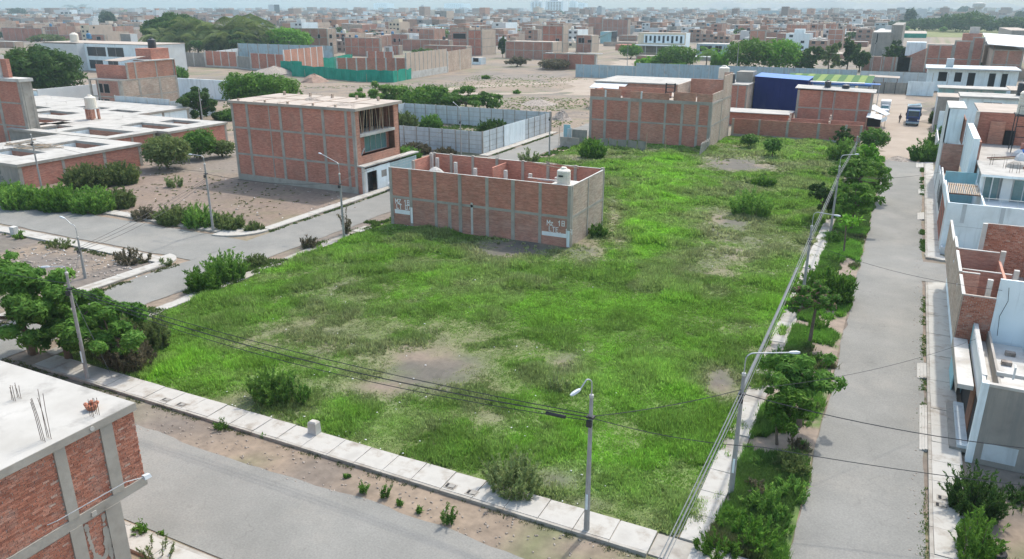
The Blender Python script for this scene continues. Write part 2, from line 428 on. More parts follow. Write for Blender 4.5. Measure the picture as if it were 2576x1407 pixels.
# ================================================================== THE SETTING: ground, roads, lot
def see_np(X, Y, Z):
    v = np.stack([X, Y, Z], -1) - _C
    d = v @ _F
    d = np.where(d < 1, 1, d)
    return 1288 + _f * (v @ _R) / d, 703.5 - _f * (v @ _U) / d, d
def blobs(px, py, lst):
    t = np.zeros_like(px)
    for (cx, cy, rx, ry, a) in lst:
        t = np.maximum(t, a * np.exp(-(((px - cx) / rx) ** 2 + ((py - cy) / ry) ** 2)))
    return t
BARE = [(1060, 930, 170, 85, .95), (980, 985, 110, 50, .75), (1290, 632, 140, 32, .8), (1480, 640, 60, 45, .7), (1850, 415, 130, 30, .85), (1840, 560, 90, 80, .42),
        (1900, 660, 150, 60, .40), (1790, 690, 110, 22, .48), (1815, 970, 50, 40, .7), (1420, 930, 45, 40, .55), (860, 700, 260, 60, .25), (800, 860, 280, 60, .32),
        (1540, 560, 28, 85, .7), (1640, 385, 200, 12, .35), (1250, 1060, 120, 30, .3), (300, 880, 90, 60, .8), (1400, 1210, 90, 36, .45), (1500, 1270, 80, 22, .6),
        (880, 870, 250, 40, .42), (1200, 870, 160, 60, .42), (640, 700, 120, 30, .3), (1560, 605, 36, 60, .6), (2040, 620, 30, 60, .5), (1520, 400, 130, 12, .45)]
LUSH = [(1660, 470, 90, 90, 1.0), (1650, 600, 110, 80, 1.0), (1640, 540, 90, 60, .8), (1250, 770, 230, 45, .75), (470, 930, 200, 60, .85), (1400, 790, 120, 40, .7),
        (1650, 990, 190, 110, .8), (1480, 1170, 220, 110, .75), (930, 1060, 160, 60, .6), (2000, 385, 130, 30, .7), (1300, 1120, 150, 60, .65), (1980, 760, 90, 90, .7),
        (1150, 700, 160, 30, .5), (900, 640, 140, 30, .45), (1700, 780, 160, 50, .45), (1560, 420, 70, 20, .6)]
def lot_fields(X, Y):
    px, py, d = see_np(X, Y, np.zeros_like(X))
    n1 = fbm(X, Y, 0.13, 5); n2 = fbm(X + 31, Y - 7, 0.7, 4)
    bare = blobs(px, py, BARE) * 1.15 + (n1 - 0.5) * 1.1 + (n2 - 0.5) * 0.55
    bare = np.clip((bare - 0.06) / 0.86, 0, 1)
    lush = blobs(px, py, LUSH) + (fbm(X - 12, Y + 5, 0.22, 4) - 0.5) * 0.9
    lush = np.clip(lush, 0, 1)
    return bare, lush, d
def lerp(a, b, t): return a + (b - a) * t[..., None]
# --- the wide ground sheet
def axis(lo, hi, step, far):
    a = list(np.arange(lo, hi + 1e-6, step)); s = step
    l, r = [], []
    p = lo
    while p > -far: s *= 1.35; p -= s; l.append(p)
    s = step; p = hi
    while p < far: s *= 1.35; p += s; r.append(p)
    return np.array(l[::-1] + a + r)
ax = axis(-330, 60, 1.6, 6200); ay = axis(-30, 330, 1.6, 6200)
GX, GY = np.meshgrid(ax, ay)
n1 = fbm(GX, GY, 0.045, 5); n2 = fbm(GX + 50, GY, 0.22, 5); n3 = fbm(GX, GY + 90, 0.9, 3); n4 = fbm(GX - 70, GY + 20, 0.10, 5)
tan_, grey_, green_, dark_ = (np.array(c) for c in ((0.222, 0.172, 0.126), (0.165, 0.142, 0.12), (0.12, 0.135, 0.06), (0.115, 0.10, 0.088)))
t = np.broadcast_to(tan_, GX.shape + (3,)).copy() * (0.82 + 0.36 * n2[..., None])
t = lerp(t, grey_, np.clip((n1 * 0.6 + n2 * 0.4 - 0.5) / 0.12, 0, 0.8))
t = lerp(t, green_, np.clip((n4 * 0.55 + n3 * 0.45 - 0.57) / 0.08, 0, 0.75))
t = lerp(t, dark_, np.clip((fbm(GX + 200, GY, 0.3, 5) - 0.60) / 0.08, 0, 0.6))
zone = ((GX < -58) & (GX > -140) & (GY < 46)).astype(float) * np.clip((n2 - 0.36) / 0.12, 0, 0.8)
t = lerp(t, dark_ * 1.15, zone)
zone = ((GX < -58) & (GX > -100) & (GY > 56) & (GY < 77)).astype(float) * np.clip((n1 * 0.5 + n2 * 0.5 - 0.46) / 0.08, 0, 0.75)
t = lerp(t, dark_ * 1.25, zone * .5)
zone2 = ((GX < -58) & (GX > -100) & (GY > 56) & (GY < 77)).astype(float) * .55
t = lerp(t, np.array((.20, .14, .104)) * (.7 + .6 * n2[..., None]), zone2)
gpx, gpy, gd = see_np(GX, GY, np.zeros_like(GX))
townk = np.clip((np.interp(gpx, [-200, 340, 640, 760, 860, 1070, 1260, 1440, 1530, 1740, 1985, 2180, 2250, 2900], [118, 108, 80, 128, 128, 118, 122, 118, 100, 112, 128, 118, 60, 56]) - gpy) / 6, 0, 1) * (gd > 200)
t = lerp(t, np.array((.13, .112, .098)) * (.8 + .4 * n2[..., None]), townk)
gi = np.arange(len(ax) * len(ay)).reshape(len(ay), len(ax))
gf = np.stack([gi[:-1, :-1], gi[:-1, 1:], gi[1:, 1:], gi[1:, :-1]], -1).reshape(-1, 4)
gz = np.zeros_like(GX) - 0.02
g_mat = attrmat('bare_earth', 0.95, 0.35, 1.6)
o = tinted('ground', np.stack([GX, GY, gz], -1).reshape(-1, 3), gf, t.reshape(-1, 3), g_mat)
o['kind'] = 'structure'
# --- the vacant lot: earth that rolls a little under the grass
lx = np.arange(-48.4, -4.79, 0.4); ly = np.arange(28.6, 144.2, 0.4)
LX, LY = np.meshgrid(lx, ly)
def lot_z(X, Y):
    e = np.minimum(np.minimum(X + 48.6, -6.0 - X), np.minimum(Y - 28.3, 144.5 - Y)) / 2.5
    return 0.02 + np.clip(e, 0, 1) * (0.34 * fbm(X, Y, 0.13, 4) + 0.10 * fbm(X, Y, 0.8, 3) - 0.05)
bare, lush, dd = lot_fields(LX, LY)
bare = np.maximum(bare, np.clip((LX + 6.3) * 4, 0, 1))
soil = lerp(np.broadcast_to(np.array((0.105, 0.095, 0.078)), LX.shape + (3,)), np.array((0.185, 0.145, 0.11)), np.clip((fbm(LX, LY, 0.35, 4) - 0.42) / 0.2, 0, 1))
gra = lerp(np.broadcast_to(np.array((0.125, 0.155, 0.05)), LX.shape + (3,)), np.array((0.125, 0.25, 0.04)), lush)
lt = lerp(gra, soil, bare)
li = np.arange(LX.size).reshape(LX.shape)
lf = np.stack([li[:-1, :-1], li[:-1, 1:], li[1:, 1:], li[1:, :-1]], -1).reshape(-1, 4)
o = tinted('vacant_lot_soil', np.stack([LX, LY, lot_z(LX, LY)], -1).reshape(-1, 3), lf, lt.reshape(-1, 3), attrmat('lot_soil', 0.95, 0.3, 2.5))
o['kind'] = 'structure'
# verge soil along the east street
vx = np.arange(-4.8, -1.39, 0.4); vy = np.arange(28.6, 134.2, 0.4)
VX, VY = np.meshgrid(vx, vy)
vt = lerp(np.broadcast_to(np.array((0.09, 0.145, 0.035)), VX.shape + (3,)), np.array((0.24, 0.19, 0.15)), np.clip((fbm(VX, VY, 0.4, 4) - 0.58) / 0.1 + np.clip((VX + 1.9) * 1.6, 0, 1), 0, 1))
vi = np.arange(VX.size).reshape(VX.shape)
vf = np.stack([vi[:-1, :-1], vi[:-1, 1:], vi[1:, 1:], vi[1:, :-1]], -1).reshape(-1, 4)
o = tinted('verge_soil', np.stack([VX, VY, 0.012 + 0.06 * fbm(VX, VY, 0.5, 3)], -1).reshape(-1, 3), vf, vt.reshape(-1, 3), g_mat)
o['kind'] = 'structure'

# --- roads: sheets with worn, uneven edges
def ragged(p, q, amp, step=0.7):
    n = max(2, int(math.dist(p, q) / step)); L = math.dist(p, q)
    nx, ny = -(q[1] - p[1]) / L, (q[0] - p[0]) / L
    out = []
    for i in range(n):
        u = i / n; x, y = p[0] + (q[0] - p[0]) * u, p[1] + (q[1] - p[1]) * u
        k = (float(fbm(np.array([x]), np.array([y]), 0.45, 4)[0]) - 0.5) * 2 * amp
        out.append((x + nx * k, y + ny * k))
    return out
def road(name, pts, z, amps, m='asphalt'):
    poly = []
    for i, p in enumerate(pts):
        q = pts[(i + 1) % len(pts)]
        poly += ragged(p, q, amps[i]) if amps[i] else [p]
    bm = MB().quad([(x, y, z) for x, y in poly], [(x, y) for x, y in poly])
    return struct(name, bm, M[m])
road('front_street_road', [(-140, 18.6), (3.6, 18.6), (3.6, 24.4), (-57.3, 24.8), (-140, 24.8)], 0.012, [0, 0, 0.35, 0.25, 0])
road('east_street_road', [(-1.6, 6), (3.62, 6), (3.45, 131), (-1.5, 131)], 0.016, [0.12, 0.18, 0.2, 0.3])
road('middle_street_road', [(-57.0, 24.3), (-51.0, 24.3), (-50.7, 150), (-56.7, 150)], 0.020, [0, 0.45, 0, 0.35])
road('left_street_road', [(-170, 47.5), (-56.9, 47.5), (-56.9, 54.5), (-170, 54.5)], 0.024, [0.35, 0, 0.4, 0])
road('passage_road', [(3.3, 71.2), (9, 71.2), (9, 77.2), (3.3, 77.2)], 0.024, [0.05, 0, 0.05, 0.15], 'asphalt')
# dirt strip between the front road and its pavement

# dirt tracks over the field beyond
def ribbon(name, pts, wid, z, m):
    n = len(pts); L, R_ = [], []
    for i, (x, y) in enumerate(pts):
        a, b = pts[max(i - 1, 0)], pts[min(i + 1, n - 1)]
        l = math.dist(a, b); nx, ny = -(b[1] - a[1]) / l, (b[0] - a[0]) / l
        k = wid * (0.5 + 0.25 * math.sin(i * 2.3))
        L.append((x + nx * k, y + ny * k)); R_.append((x - nx * k, y - ny * k))
    bm = MB()
    for i in range(n - 1):
        bm.quad([(*R_[i], z), (*R_[i + 1], z), (*L[i + 1], z), (*L[i], z)])
    return struct(name, bm, M[m])
M['track'] = tex('pale_dust', (0.29, 0.24, 0.19), (0.36, 0.30, 0.245), 0.4, 0.95, stain=(0.23, 0.185, 0.145), stainscale=0.2)
def smooth(pts, k=4):
    out = []
    for i in range(len(pts) - 1):
        p0, p1, p2, p3 = pts[max(i - 1, 0)], pts[i], pts[i + 1], pts[min(i + 2, len(pts) - 1)]
        for j in range(k):
            u = j / k
            out.append(tuple(0.5 * (2 * b + (c - a) * u + (2 * a - 5 * b + 4 * c - d) * u * u + (3 * b - a - 3 * c + d) * u ** 3) for a, b, c, d in zip(p0, p1, p2, p3)))
    return out + [pts[-1]]
ribbon('dust_road', smooth([at(1475, 240), at(1465, 225), at(1500, 200), at(1540, 180), at(1570, 160), at(1582, 150)]), 9, 0.004, 'track')
ribbon('dust_track', smooth([at(1040, 232), at(1150, 222), at(1300, 212), at(1440, 206), at(1530, 185)]), 5, 0.008, 'track')
ribbon('footpath', smooth([at(1060, 245), at(1200, 236), at(1340, 236), at(1450, 228)]), 3.5, 0.012, 'track')
ribbon('yard_dirt', smooth([(1.2, 131), (0.8, 150), (0.2, 170), (-1.5, 190), (-3, 212), (-5, 236)]), 10.5, 0.004, 'track')
# --- pavements: a bed and kerb, each cast slab a piece of its own
def pavement(name, x0, x1, y0, y1, kerb, pitch, top=0.14, gaps=(), jit=0.012, m='slab', rnge=None):
    """kerb: side ('x0','x1','y0','y1') on which the kerb stone runs; pitch: slab length along the long side"""
    kw = 0.16
    bm = MB().box(x0 + 0.02, x1 - 0.02, y0 + 0.02, y1 - 0.02, -0.05, top - 0.05)
    p = struct(name, bm, M['kerb'])
    a0, a1, b0, b1 = x0, x1, y0, y1
    if kerb == 'y0': b0 += kw
    if kerb == 'y1': b1 -= kw
    if kerb == 'x0': a0 += kw
    if kerb == 'x1': a1 -= kw
    along_x = (x1 - x0) > (y1 - y0)
    lo, hi = (x0, x1) if along_x else (y0, y1)
    n = max(1, round((hi - lo) / pitch)); st = (hi - lo) / n
    for i in range(n):
        u0, u1 = lo + i * st + 0.012, lo + (i + 1) * st - 0.012
        if any(g0 < (u0 + u1) / 2 < g1 for g0, g1 in gaps): continue
        z = top + rnd.uniform(-jit, jit)
        q = (u0, u1, b0, b1) if along_x else (a0, a1, u0, u1)
        e = [rnd.uniform(-.018, .018) for _ in range(4)]; h_ = [rnd.uniform(0, .03) for _ in range(4)]
        cs_ = [(q[0] + h_[0], q[2]), (q[1], q[2] + h_[1] * .5), (q[1] - h_[2], q[3]), (q[0], q[3] - h_[3] * .5)]
        bm = MB().hexa([(x_, y_, -.02) for x_, y_ in cs_], [(x_, y_, z + e_) for (x_, y_), e_ in zip(cs_, e)])
        struct('slab', bm, M[m], p)
        if kerb:
            kz = top - 0.008 + rnd.uniform(-0.006, 0.006)
            kb = {'y0': (u0, u1, y0, y0 + kw - 0.01), 'y1': (u0, u1, y1 - kw + 0.01, y1), 'x0': (x0, x0 + kw - 0.01, u0, u1), 'x1': (x1 - kw + 0.01, x1, u0, u1)}[kerb]
            struct('kerb_stone', MB().box(*kb, -0.04, kz), M['kerb'], p)
    return p
pavement('front_pavement', -48.2, -7.0, 26.75, 28.45, 'y0', 1.75, 0.16)
pavement('near_house_pavement', -60, -1.9, 17.2, 18.4, 'y1', 2.6)
pavement('left_street_far_pavement', -100, -61.6, 55.3, 56.7, 'y0', 2.4)
pavement('left_street_near_pavement', -120, -60.0, 45.4, 46.9, 'y1', 2.4)
pavement('side_lot_pavement', -59.0, -57.6, 30, 45.6, 'x1', 2.4)
pavement('middle_street_left_pavement', -58.7, -57.4, 58.5, 104.5, 'x1', 2.4)
pavement('fence_pavement', -58.9, -57.3, 106.2, 134, 'x1', 2.6)
pavement('lot_left_pavement', -49.6, -48.45, 28.5, 64, 'x0', 2.2, gaps=((28.4, 36.4), (41, 62)))
pavement('east_far_pavement', 3.78, 5.0, 78.3, 131, 'x0', 2.3, 0.17)
pavement('east_near_pavement', 3.75, 5.3, 20, 70.7, 'x0', 2.05, 0.17)
pavement('verge_pavement', -6.05, -4.85, 28.5, 92, None, 2.0, 0.12, gaps=((36, 39), (43, 46.5), (48.3, 51.6), (57.0, 60.5), (66.4, 71.0), (84, 92)), jit=0.03)
pavement('corner_pavement', -7.0, -2.2, 26.9, 28.45, None, 1.6, 0.10, gaps=((-6.4, -5.4),), jit=0.03)
# rounded corner aprons
def apron(name, cx, cy, r, a0, a1, z):
    poly = [(cx, cy)] + [(cx + r * math.cos(math.radians(a0 + (a1 - a0) * i / 10)), cy + r * math.sin(math.radians(a0 + (a1 - a0) * i / 10))) for i in range(11)]
    return struct(name, MB().prism(poly, -0.03, z), M['slab'])
apron('corner_apron', -61.5, 58.3, 4.0, -90, 0, 0.15)
apron('corner_apron', -60.0, 45.4, 2.4, 0, 90, 0.15)
apron('corner_apron', 5.2, 79.6, 1.5, 180, 290, 0.16)
apron('corner_apron', 5.25, 69.6, 1.5, 80, 180, 0.16)
# driveway ramps and steps along the east pavement
for (y0, y1, x0) in ((126.3, 130.6, 2.75), (107.5, 110.3, 3.1), (93.6, 97.0, 3.05), (41.3, 46.7, 3.35), (50.6, 53.0, 3.2)):
    o = MB()
    for k in range(3):
        o.box(x0 + k * (3.72 - x0) / 3, 3.73, y0 + 0.004 * k, y1 - 0.004 * k, -0.02, 0.06 + 0.045 * k)
    struct('driveway_ramp', o, M['slab'])

# ================================================================== BUILDING HELPERS
def plane(axis, c, out):
    def put(mb, u0, u1, d0, d1, z0, z1):
        if axis == 'x': return mb.box(u0, u1, c + out * d0, c + out * d1, z0, z1)
        return mb.box(c + out * d0, c + out * d1, u0, u1, z0, z1)
    return put
def frame_wall(P, axis, c, out, zs, cols, mat='brick', colw=0.3, skip=(), beams=None, beam_h=0.26, colm='concrete', thick=0.14, thin=(), plinth=0.0, coltop=0.0, matfn=None):
    put = plane(axis, c, out)
    if beams is None: beams = zs[1:]
    for s in range(len(zs) - 1):
        for b in range(len(cols) - 1):
            if (b, s) in skip: continue
            z0 = zs[s] + (plinth if s == 0 else 0)
            mm = matfn(b, s) if matfn else mat
            ob('brick_panel', put(MB(), cols[b] + 0.02, cols[b + 1] - 0.02, -thick, 0, z0 + 0.005, zs[s + 1] - 0.005), M[mm], P)
    for i, u in enumerate(cols):
        wdt = 0.16 if i in thin else colw * rnd.uniform(.86, 1.14)
        if 0 < i < len(cols) - 1: u += rnd.uniform(-.06, .06)
        a, b_ = u - wdt / 2, u + wdt / 2
        if i == 0: a, b_ = u - 0.02, u + wdt
        if i == len(cols) - 1: a, b_ = u - wdt, u + 0.02
        ob('concrete_column', put(MB(), a, b_, -thick - 0.09, 0.035 + 0.004 * (i % 2), 0, zs[-1] + coltop + 0.012 * (i % 3)), M[colm], P)
    for z in beams:
        ob('concrete_beam', put(MB(), cols[0] + 0.05, cols[-1] - 0.05, -thick - 0.05, 0.02, z - beam_h / 2, z + beam_h / 2), M[colm], P)
    if plinth:
        ob('plinth', put(MB(), cols[0] + 0.04, cols[-1] - 0.04, -thick - 0.06, 0.10, -0.05, plinth), M['concrete'], P)
def plain_wall(P, axis, c, out, u0, u1, z0, z1, mat, thick=0.15, name='wall', label=None):
    return ob(name, plane(axis, c, out)(MB(), u0, u1, -thick, 0, z0, z1), M[mat], P, label)
def window(P, axis, c, out, u0, u1, z0, z1, panes=2, frame='white', glass='glass', proud=0.04, name='window'):
    put = plane(axis, c, out)
    bm = MB(); t = 0.06
    put(bm, u0 - t, u1 + t, 0.002, proud, z0 - t, z0); put(bm, u0 - t, u1 + t, 0.002, proud, z1, z1 + t)
    put(bm, u0 - t, u0, 0.002, proud, z0 + 0.001, z1 - 0.001); put(bm, u1, u1 + t, 0.002, proud, z0 + 0.001, z1 - 0.001)
    st = (u1 - u0) / panes
    for k in range(1, panes): put(bm, u0 + k * st - t / 2, u0 + k * st + t / 2, 0.002, proud - 0.006, z0 + 0.001, z1 - 0.001)
    wf = ob(name, bm, M[frame], P)
    for k in range(panes):
        pn = ob('pane', put(MB(), u0 + k * st + t / 2, u0 + (k + 1) * st - t / 2, 0.003, 0.012, z0, z1), M[glass], P)
        pn.parent = wf
    return wf
def opening(P, axis, c, out, u0, u1, z0, z1, name='doorway', mat='inner_shade'):
    return ob(name, plane(axis, c, out)(MB(), u0, u1, 0.003, 0.014, z0, z1), M[mat], P)
def slab(P, x0, x1, y0, y1, z0, z1, mat='roof_white', name='roof_slab'):
    return ob(name, MB().box(x0, x1, y0, y1, z0, z1), M[mat], P)
def rebar(P, x, y, z, h=0.9, n=4, s=0.11):
    bm = MB()
    for i in range(n):
        a, b = ((-s, -s), (s, -s), (s, s), (-s, s), (0, s), (0, -s))[i]
        lx, ly = rnd.uniform(-0.09, 0.09) * h, rnd.uniform(-0.09, 0.09) * h
        bm.tube([(x + a, y + b, z - 0.05), (x + a + lx * 0.4, y + b + ly * 0.4, z + h * 0.6), (x + a + lx, y + b + ly, z + h * rnd.uniform(0.85, 1.05))], 0.012, 3)
    return ob('rebar', bm, M['rust'], P)
def tank(label, x, y, z, r=0.55, h=1.35, mat='tank_white', group=None, mark=False):
    t = thing('water_tank', label, 'water tank', (x, y, z), 0, group)
    prof = [(r * 0.98, 0)]
    for k in range(6):
        a = 0.02 + k * h * 0.12
        prof += [(r, a), (r, a + h * 0.085), (r * 0.965, a + h * 0.10)]
    prof += [(r, h * 0.78), (r * 0.93, h * 0.84), (r * 0.42, h * 0.95)]
    ob('body', MB().tube_z(x, y, [(a, b + z) for a, b in prof], 18), M[mat], t, smooth=False)
    ob('lid', MB().tube_z(x, y, [(r * 0.42, z + h * 0.945), (r * 0.44, z + h * 0.99), (r * 0.36, z + h * 1.03)], 14), M[mat], t)
    if mark: ob('printed_mark', MB().box(x - 0.28, x + 0.2, y - r - 0.012, y - r * 0.9, z + h * 0.5, z + h * 0.60), M['tank_black'], t)
    return t
FONT = None
def strokes(P, txt, x, y, z, h, mat, wgt=0.16, slant=0.0, name='painted_letter'):
    """brush-painted block letters on a wall that faces -Y; every letter is a part"""
    G = {'M': [(0, 0, 0, 1), (0, 1, .5, .4), (.5, .4, 1, 1), (1, 1, 1, 0)], 'Z': [(0, 1, 1, 1), (1, 1, 0, 0), (0, 0, 1, 0)], 'z': [(0, .6, .7, .6), (.7, .6, 0, 0), (0, 0, .7, 0)],
         '1': [(.2, .75, .5, 1), (.5, 1, .5, 0)], '8': [(.1, 0, .9, 0), (.1, .5, .9, .5), (.1, 1, .9, 1), (.1, 0, .1, 1), (.9, 0, .9, 1)], '9': [(.1, .5, .9, .5), (.1, 1, .9, 1), (.1, .5, .1, 1), (.9, 0, .9, 1)],
         'L': [(.1, 1, .1, 0), (.1, 0, .8, 0)], 'T': [(0, 1, 1, 1), (.5, 1, .5, 0)], '0': [(.1, 0, .9, 0), (.1, 1, .9, 1), (.1, 0, .1, 1), (.9, 0, .9, 1)], '7': [(0, 1, 1, 1), (1, 1, .35, 0)],
         'E': [(.1, 0, .1, 1), (.1, 0, .9, 0), (.1, .5, .7, .5), (.1, 1, .9, 1)], 'B': [(.1, 0, .1, 1), (.1, 0, .8, 0), (.1, .5, .8, .5), (.1, 1, .8, 1), (.8, 0, .8, 1)], '5': [(.9, 1, .1, 1), (.1, 1, .1, .5), (.1, .5, .9, .5), (.9, .5, .9, 0), (.9, 0, .1, 0)],
         '.': [(.3, .0, .5, .0)], ' ': []}
    cw = h * 0.62
    for i, chh in enumerate(txt):
        g = G.get(chh, [])
        if not g: continue
        bm = MB()
        for (a, b, c, d) in g:
            ax_, az, bx, bz = x + i * cw * 1.28 + a * cw, z + b * h + slant * i, x + i * cw * 1.28 + c * cw, z + d * h + slant * i
            L = math.hypot(bx - ax_, bz - az) or 0.01; ux, uz = (bx - ax_) / L, (bz - az) / L
            hw = wgt * h / 2; nx, nz = -uz * hw, ux * hw
            ax_, az, bx, bz = ax_ - ux * hw, az - uz * hw, bx + ux * hw, bz + uz * hw
            k = [(ax_ - nx, az - nz), (bx - nx, bz - nz), (bx + nx, bz + nz), (ax_ + nx, az + nz)]
            bm.hexa([(p[0], y, p[1]) for p in k][::-1], [(p[0], y - 0.012 - 0.002 * (len(bm.f) % 5), p[1]) for p in k][::-1])
        ob(name, bm, M[mat], P)

# ================================================================== CENTRE BUILDING ON THE LOT (two unroofed brick storeys)
X0, X1, Y0, Y1 = -47.5, -26.85, 66.1, 75.1
P = thing('brick_building', 'long unroofed two-storey brick building with painted lot numbers standing in the grass lot', 'building', (X0, Y0, 0))
cs = [X0, -44.9, -41.9, -38.9, -35.85, -32.95, -30.05, X1]
frame_wall(P, 'x', Y0, -1, [0, 3.15, 6.25], cs, beams=[3.15], colw=0.36, matfn=lambda b, s: 'brick' if s else 'brick_brown')
frame_wall(P, 'y', X1, 1, [0, 3.15, 6.2], [Y0 + 0.3, 70.6, Y1], 'brick_tan', beams=[3.15], colw=0.24)  # right face: sunlit tone and mortar smear painted into the brick
frame_wall(P, 'x', Y1, 1, [0, 3.15, 6.3], [X0, -45.2, -42.3, -39.3, -36.2, -33.1, -30.0, X1], beams=[3.15], coltop=0.1)
frame_wall(P, 'y', X0, -1, [0, 3.15, 6.2], [Y0 + 0.3, 70.6, Y1], beams=[3.15], skip=((0, 1),))
slab(P, X0 + 0.2, X1 - 0.2, Y0 + 0.3, Y1 - 0.3, 3.0, 3.16, 'concrete', 'floor_slab')
# capping mortar on the wall tops
ob('wall_coping', MB().box(X0 + 0.3, X1 - 0.05, Y0 - 0.01, Y0 + 0.16, 6.246, 6.275), M['concrete_pale'], P)
ob('wall_coping', MB().box(X1 - 0.15, X1 + 0.012, Y0 + 0.4, Y1 - 0.05, 6.2, 6.24), M['concrete_pale'], P)
ob('wall_coping', MB().box(X0 + 0.3, X1 - 0.05, Y1 - 0.16, Y1 + 0.01, 6.3, 6.325), M['concrete_pale'], P)
for i, (x, y, zt) in enumerate(((-48.9 + 1.7, 74.0, 6.5), (-46.2, 73.6, 6.1), (-43.4, 72.9, 5.95), (-40.2, 71.6, 5.8), (-36.9, 72.3, 5.75), (-34.0, 72.3, 5.65), (-31.0, 72.3, 5.55))):
    ob('concrete_column', MB().box(x - 0.17, x + 0.17, y - 0.14, y + 0.14, 3.1, zt), M['concrete_pale'], P)
ob('partition_wall', MB().box(-38.2, -38.05, 71.6, Y1 - 0.2, 3.1, 6.05), M['brick'], P)
ob('partition_wall', MB().box(-33.4, -28.2, 70.4, 70.55, 3.1, 5.6), M['brick_orange'], P)
ob('wall_coping', MB().box(-33.4, -28.2, 70.39, 70.56, 5.598, 5.66), M['concrete_pale'], P)
slab(P, -29.3, X1 - 0.2, Y0 + 0.18, 69.2, 5.9, 6.08, 'concrete_pale', 'tank_slab')
ob('sand_heap', MB().tube_z(-42.6, 67.4, [(1.1, 5.7), (0.6, 6.2), (0.15, 6.45)], 8), M['roof_white'], P)
slab(P, -43.9, -41.2, Y0 + 0.18, 68.3, 5.55, 5.7, 'concrete', 'tank_slab')
for x in (-39.3, -36.4, -33.2): rebar(P, x, Y1 - 0.05, 6.3, 0.8)
ob('timber_beam', MB().tube([(-35.5, 74.6, 6.45), (-30.0, 74.0, 6.05)], 0.06, 5), M['wood'], P)
ob('timber_beam', MB().tube([(-33.5, 75.0, 6.5), (-29.5, 74.6, 6.2)], 0.05, 5), M['wood'], P)
# whitewashed bands and the painted lot numbers
ob('white_band', MB().box(-47.0, -44.85, Y0 - 0.012, Y0, 1.35, 1.80), M['paint_white'], P)
ob('white_band', MB().box(-29.8, -27.05, Y0 - 0.012, Y0, 1.15, 1.55), M['paint_white'], P)
ob('white_band', MB().box(-44.98, -44.72, Y0 - 0.052, Y0 - 0.036, 0.5, 2.2), M['paint_white'], P)
ob('white_band', MB().box(X1 - 0.33, X1 - 0.02, Y0 - 0.055, Y0 - 0.04, 0.3, 1.9), M['white_blue'], P)
ob('plaster_patch', MB().box(-40.4, -40.0, Y0 - 0.008, Y0, 0.4, 3.0), M['concrete'], P)
ob('plaster_patch', MB().box(-37.7, -37.45, Y0 - 0.02, Y0, 0.2, 3.5), M['concrete_pale'], P)
strokes(P, 'MZ 18', -46.85, Y0 - 0.003, 2.45, 0.46, 'paint_white')
strokes(P, 'LT 07', -46.75, Y0 - 0.003, 1.90, 0.46, 'paint_white')
strokes(P, 'Mz 18', -29.25, Y0 - 0.003, 2.22, 0.48, 'paint_white', 0.13, 0.02)
strokes(P, 'LTE. 09', -29.05, Y0 - 0.003, 1.64, 0.45, 'paint_white', 0.13, -0.01)
tank('cream ribbed water tank at the front corner of the unroofed brick building', -28.15, 67.35, 6.08, 0.66, 1.6, 'tank_white', mark=True)
ob('pipe', MB().tube([(-28.9, 67.6, 6.6), (-28.9, 67.6, 6.2), (-31.0, 67.6, 6.2)], 0.03, 5), M['steel'], P)

# ================================================================== THREE-STOREY BRICK BUILDING WITH PROPPED TOP FLOOR
X0, X1, Y0, Y1 = -79.9, -59.75, 76.5, 86.0
P = thing('brick_building', 'three-storey brick building with timber props in its open top floor', 'building', (X0, Y0, 0))
cs = [X0, -77.1, -73.3, -71.5, -67.95, -64.6, -61.0, X1]
frame_wall(P, 'x', Y0, -1, [0, 3.5, 7.0, 10.2], cs, 'brick', beams=[3.5, 7.0], colw=0.42, thin=(2,), plinth=0.75)
plain_wall(P, 'y', X0, -1, Y0 + 0.3, Y1, 0, 10.15, 'brick_brown')
plain_wall(P, 'x', Y1, 1, X0, X1, 0, 10.15, 'brick_brown')
rs = slab(P, X0 - 0.3, X1 + 0.45, Y0 - 0.2, Y1 + 0.3, 10.16, 10.5, 'roof_tan', 'roof_slab')
for k in range(1, 5):
    x = X0 + k * (X1 - X0) / 5
    pc = ob('brick_line', MB().box(x - 0.07, x + 0.07, Y0 + 0.1, Y1, 10.49, 10.56), M['brick_tan'], P); pc.parent = rs
pc = ob('brick_line', MB().box(X0, X1, 81.1, 81.25, 10.49, 10.555), M['brick_tan'], P); pc.parent = rs
ob('slab_edge', MB().box(-67.0, X1 + 0.46, Y0 - 0.23, Y0 - 0.195, 10.15, 10.5), M['concrete'], P)
for x in (-78.6, -74.0, -70.2, -66.1, -62.6):
    ob('brick_stub', MB().box(x - 0.12, x + 0.12, Y0 + 0.1, Y0 + 0.3, 10.495, 10.8), M['brick_tan'], P)
    ob('brick_stub', MB().box(x + 0.5, x + 0.75, 84.6, 84.9, 10.495, 11.0), M['brick_tan'], P)
ob('rubble_heap', MB().tube_z(-70.5, 81.8, [(1.2, 10.49), (0.7, 10.72), (0.2, 10.85)], 7), M['rubble'], P)
ob('rubble_heap', MB().tube_z(-63.2, 79.3, [(1.7, 10.49), (1.2, 10.56), (0.3, 10.7)], 8), M['rubble'], P)
for x in (X0 + 0.1, -71.5, X1 - 0.1): rebar(P, x, Y0 + 0.12, 10.45, 0.45)
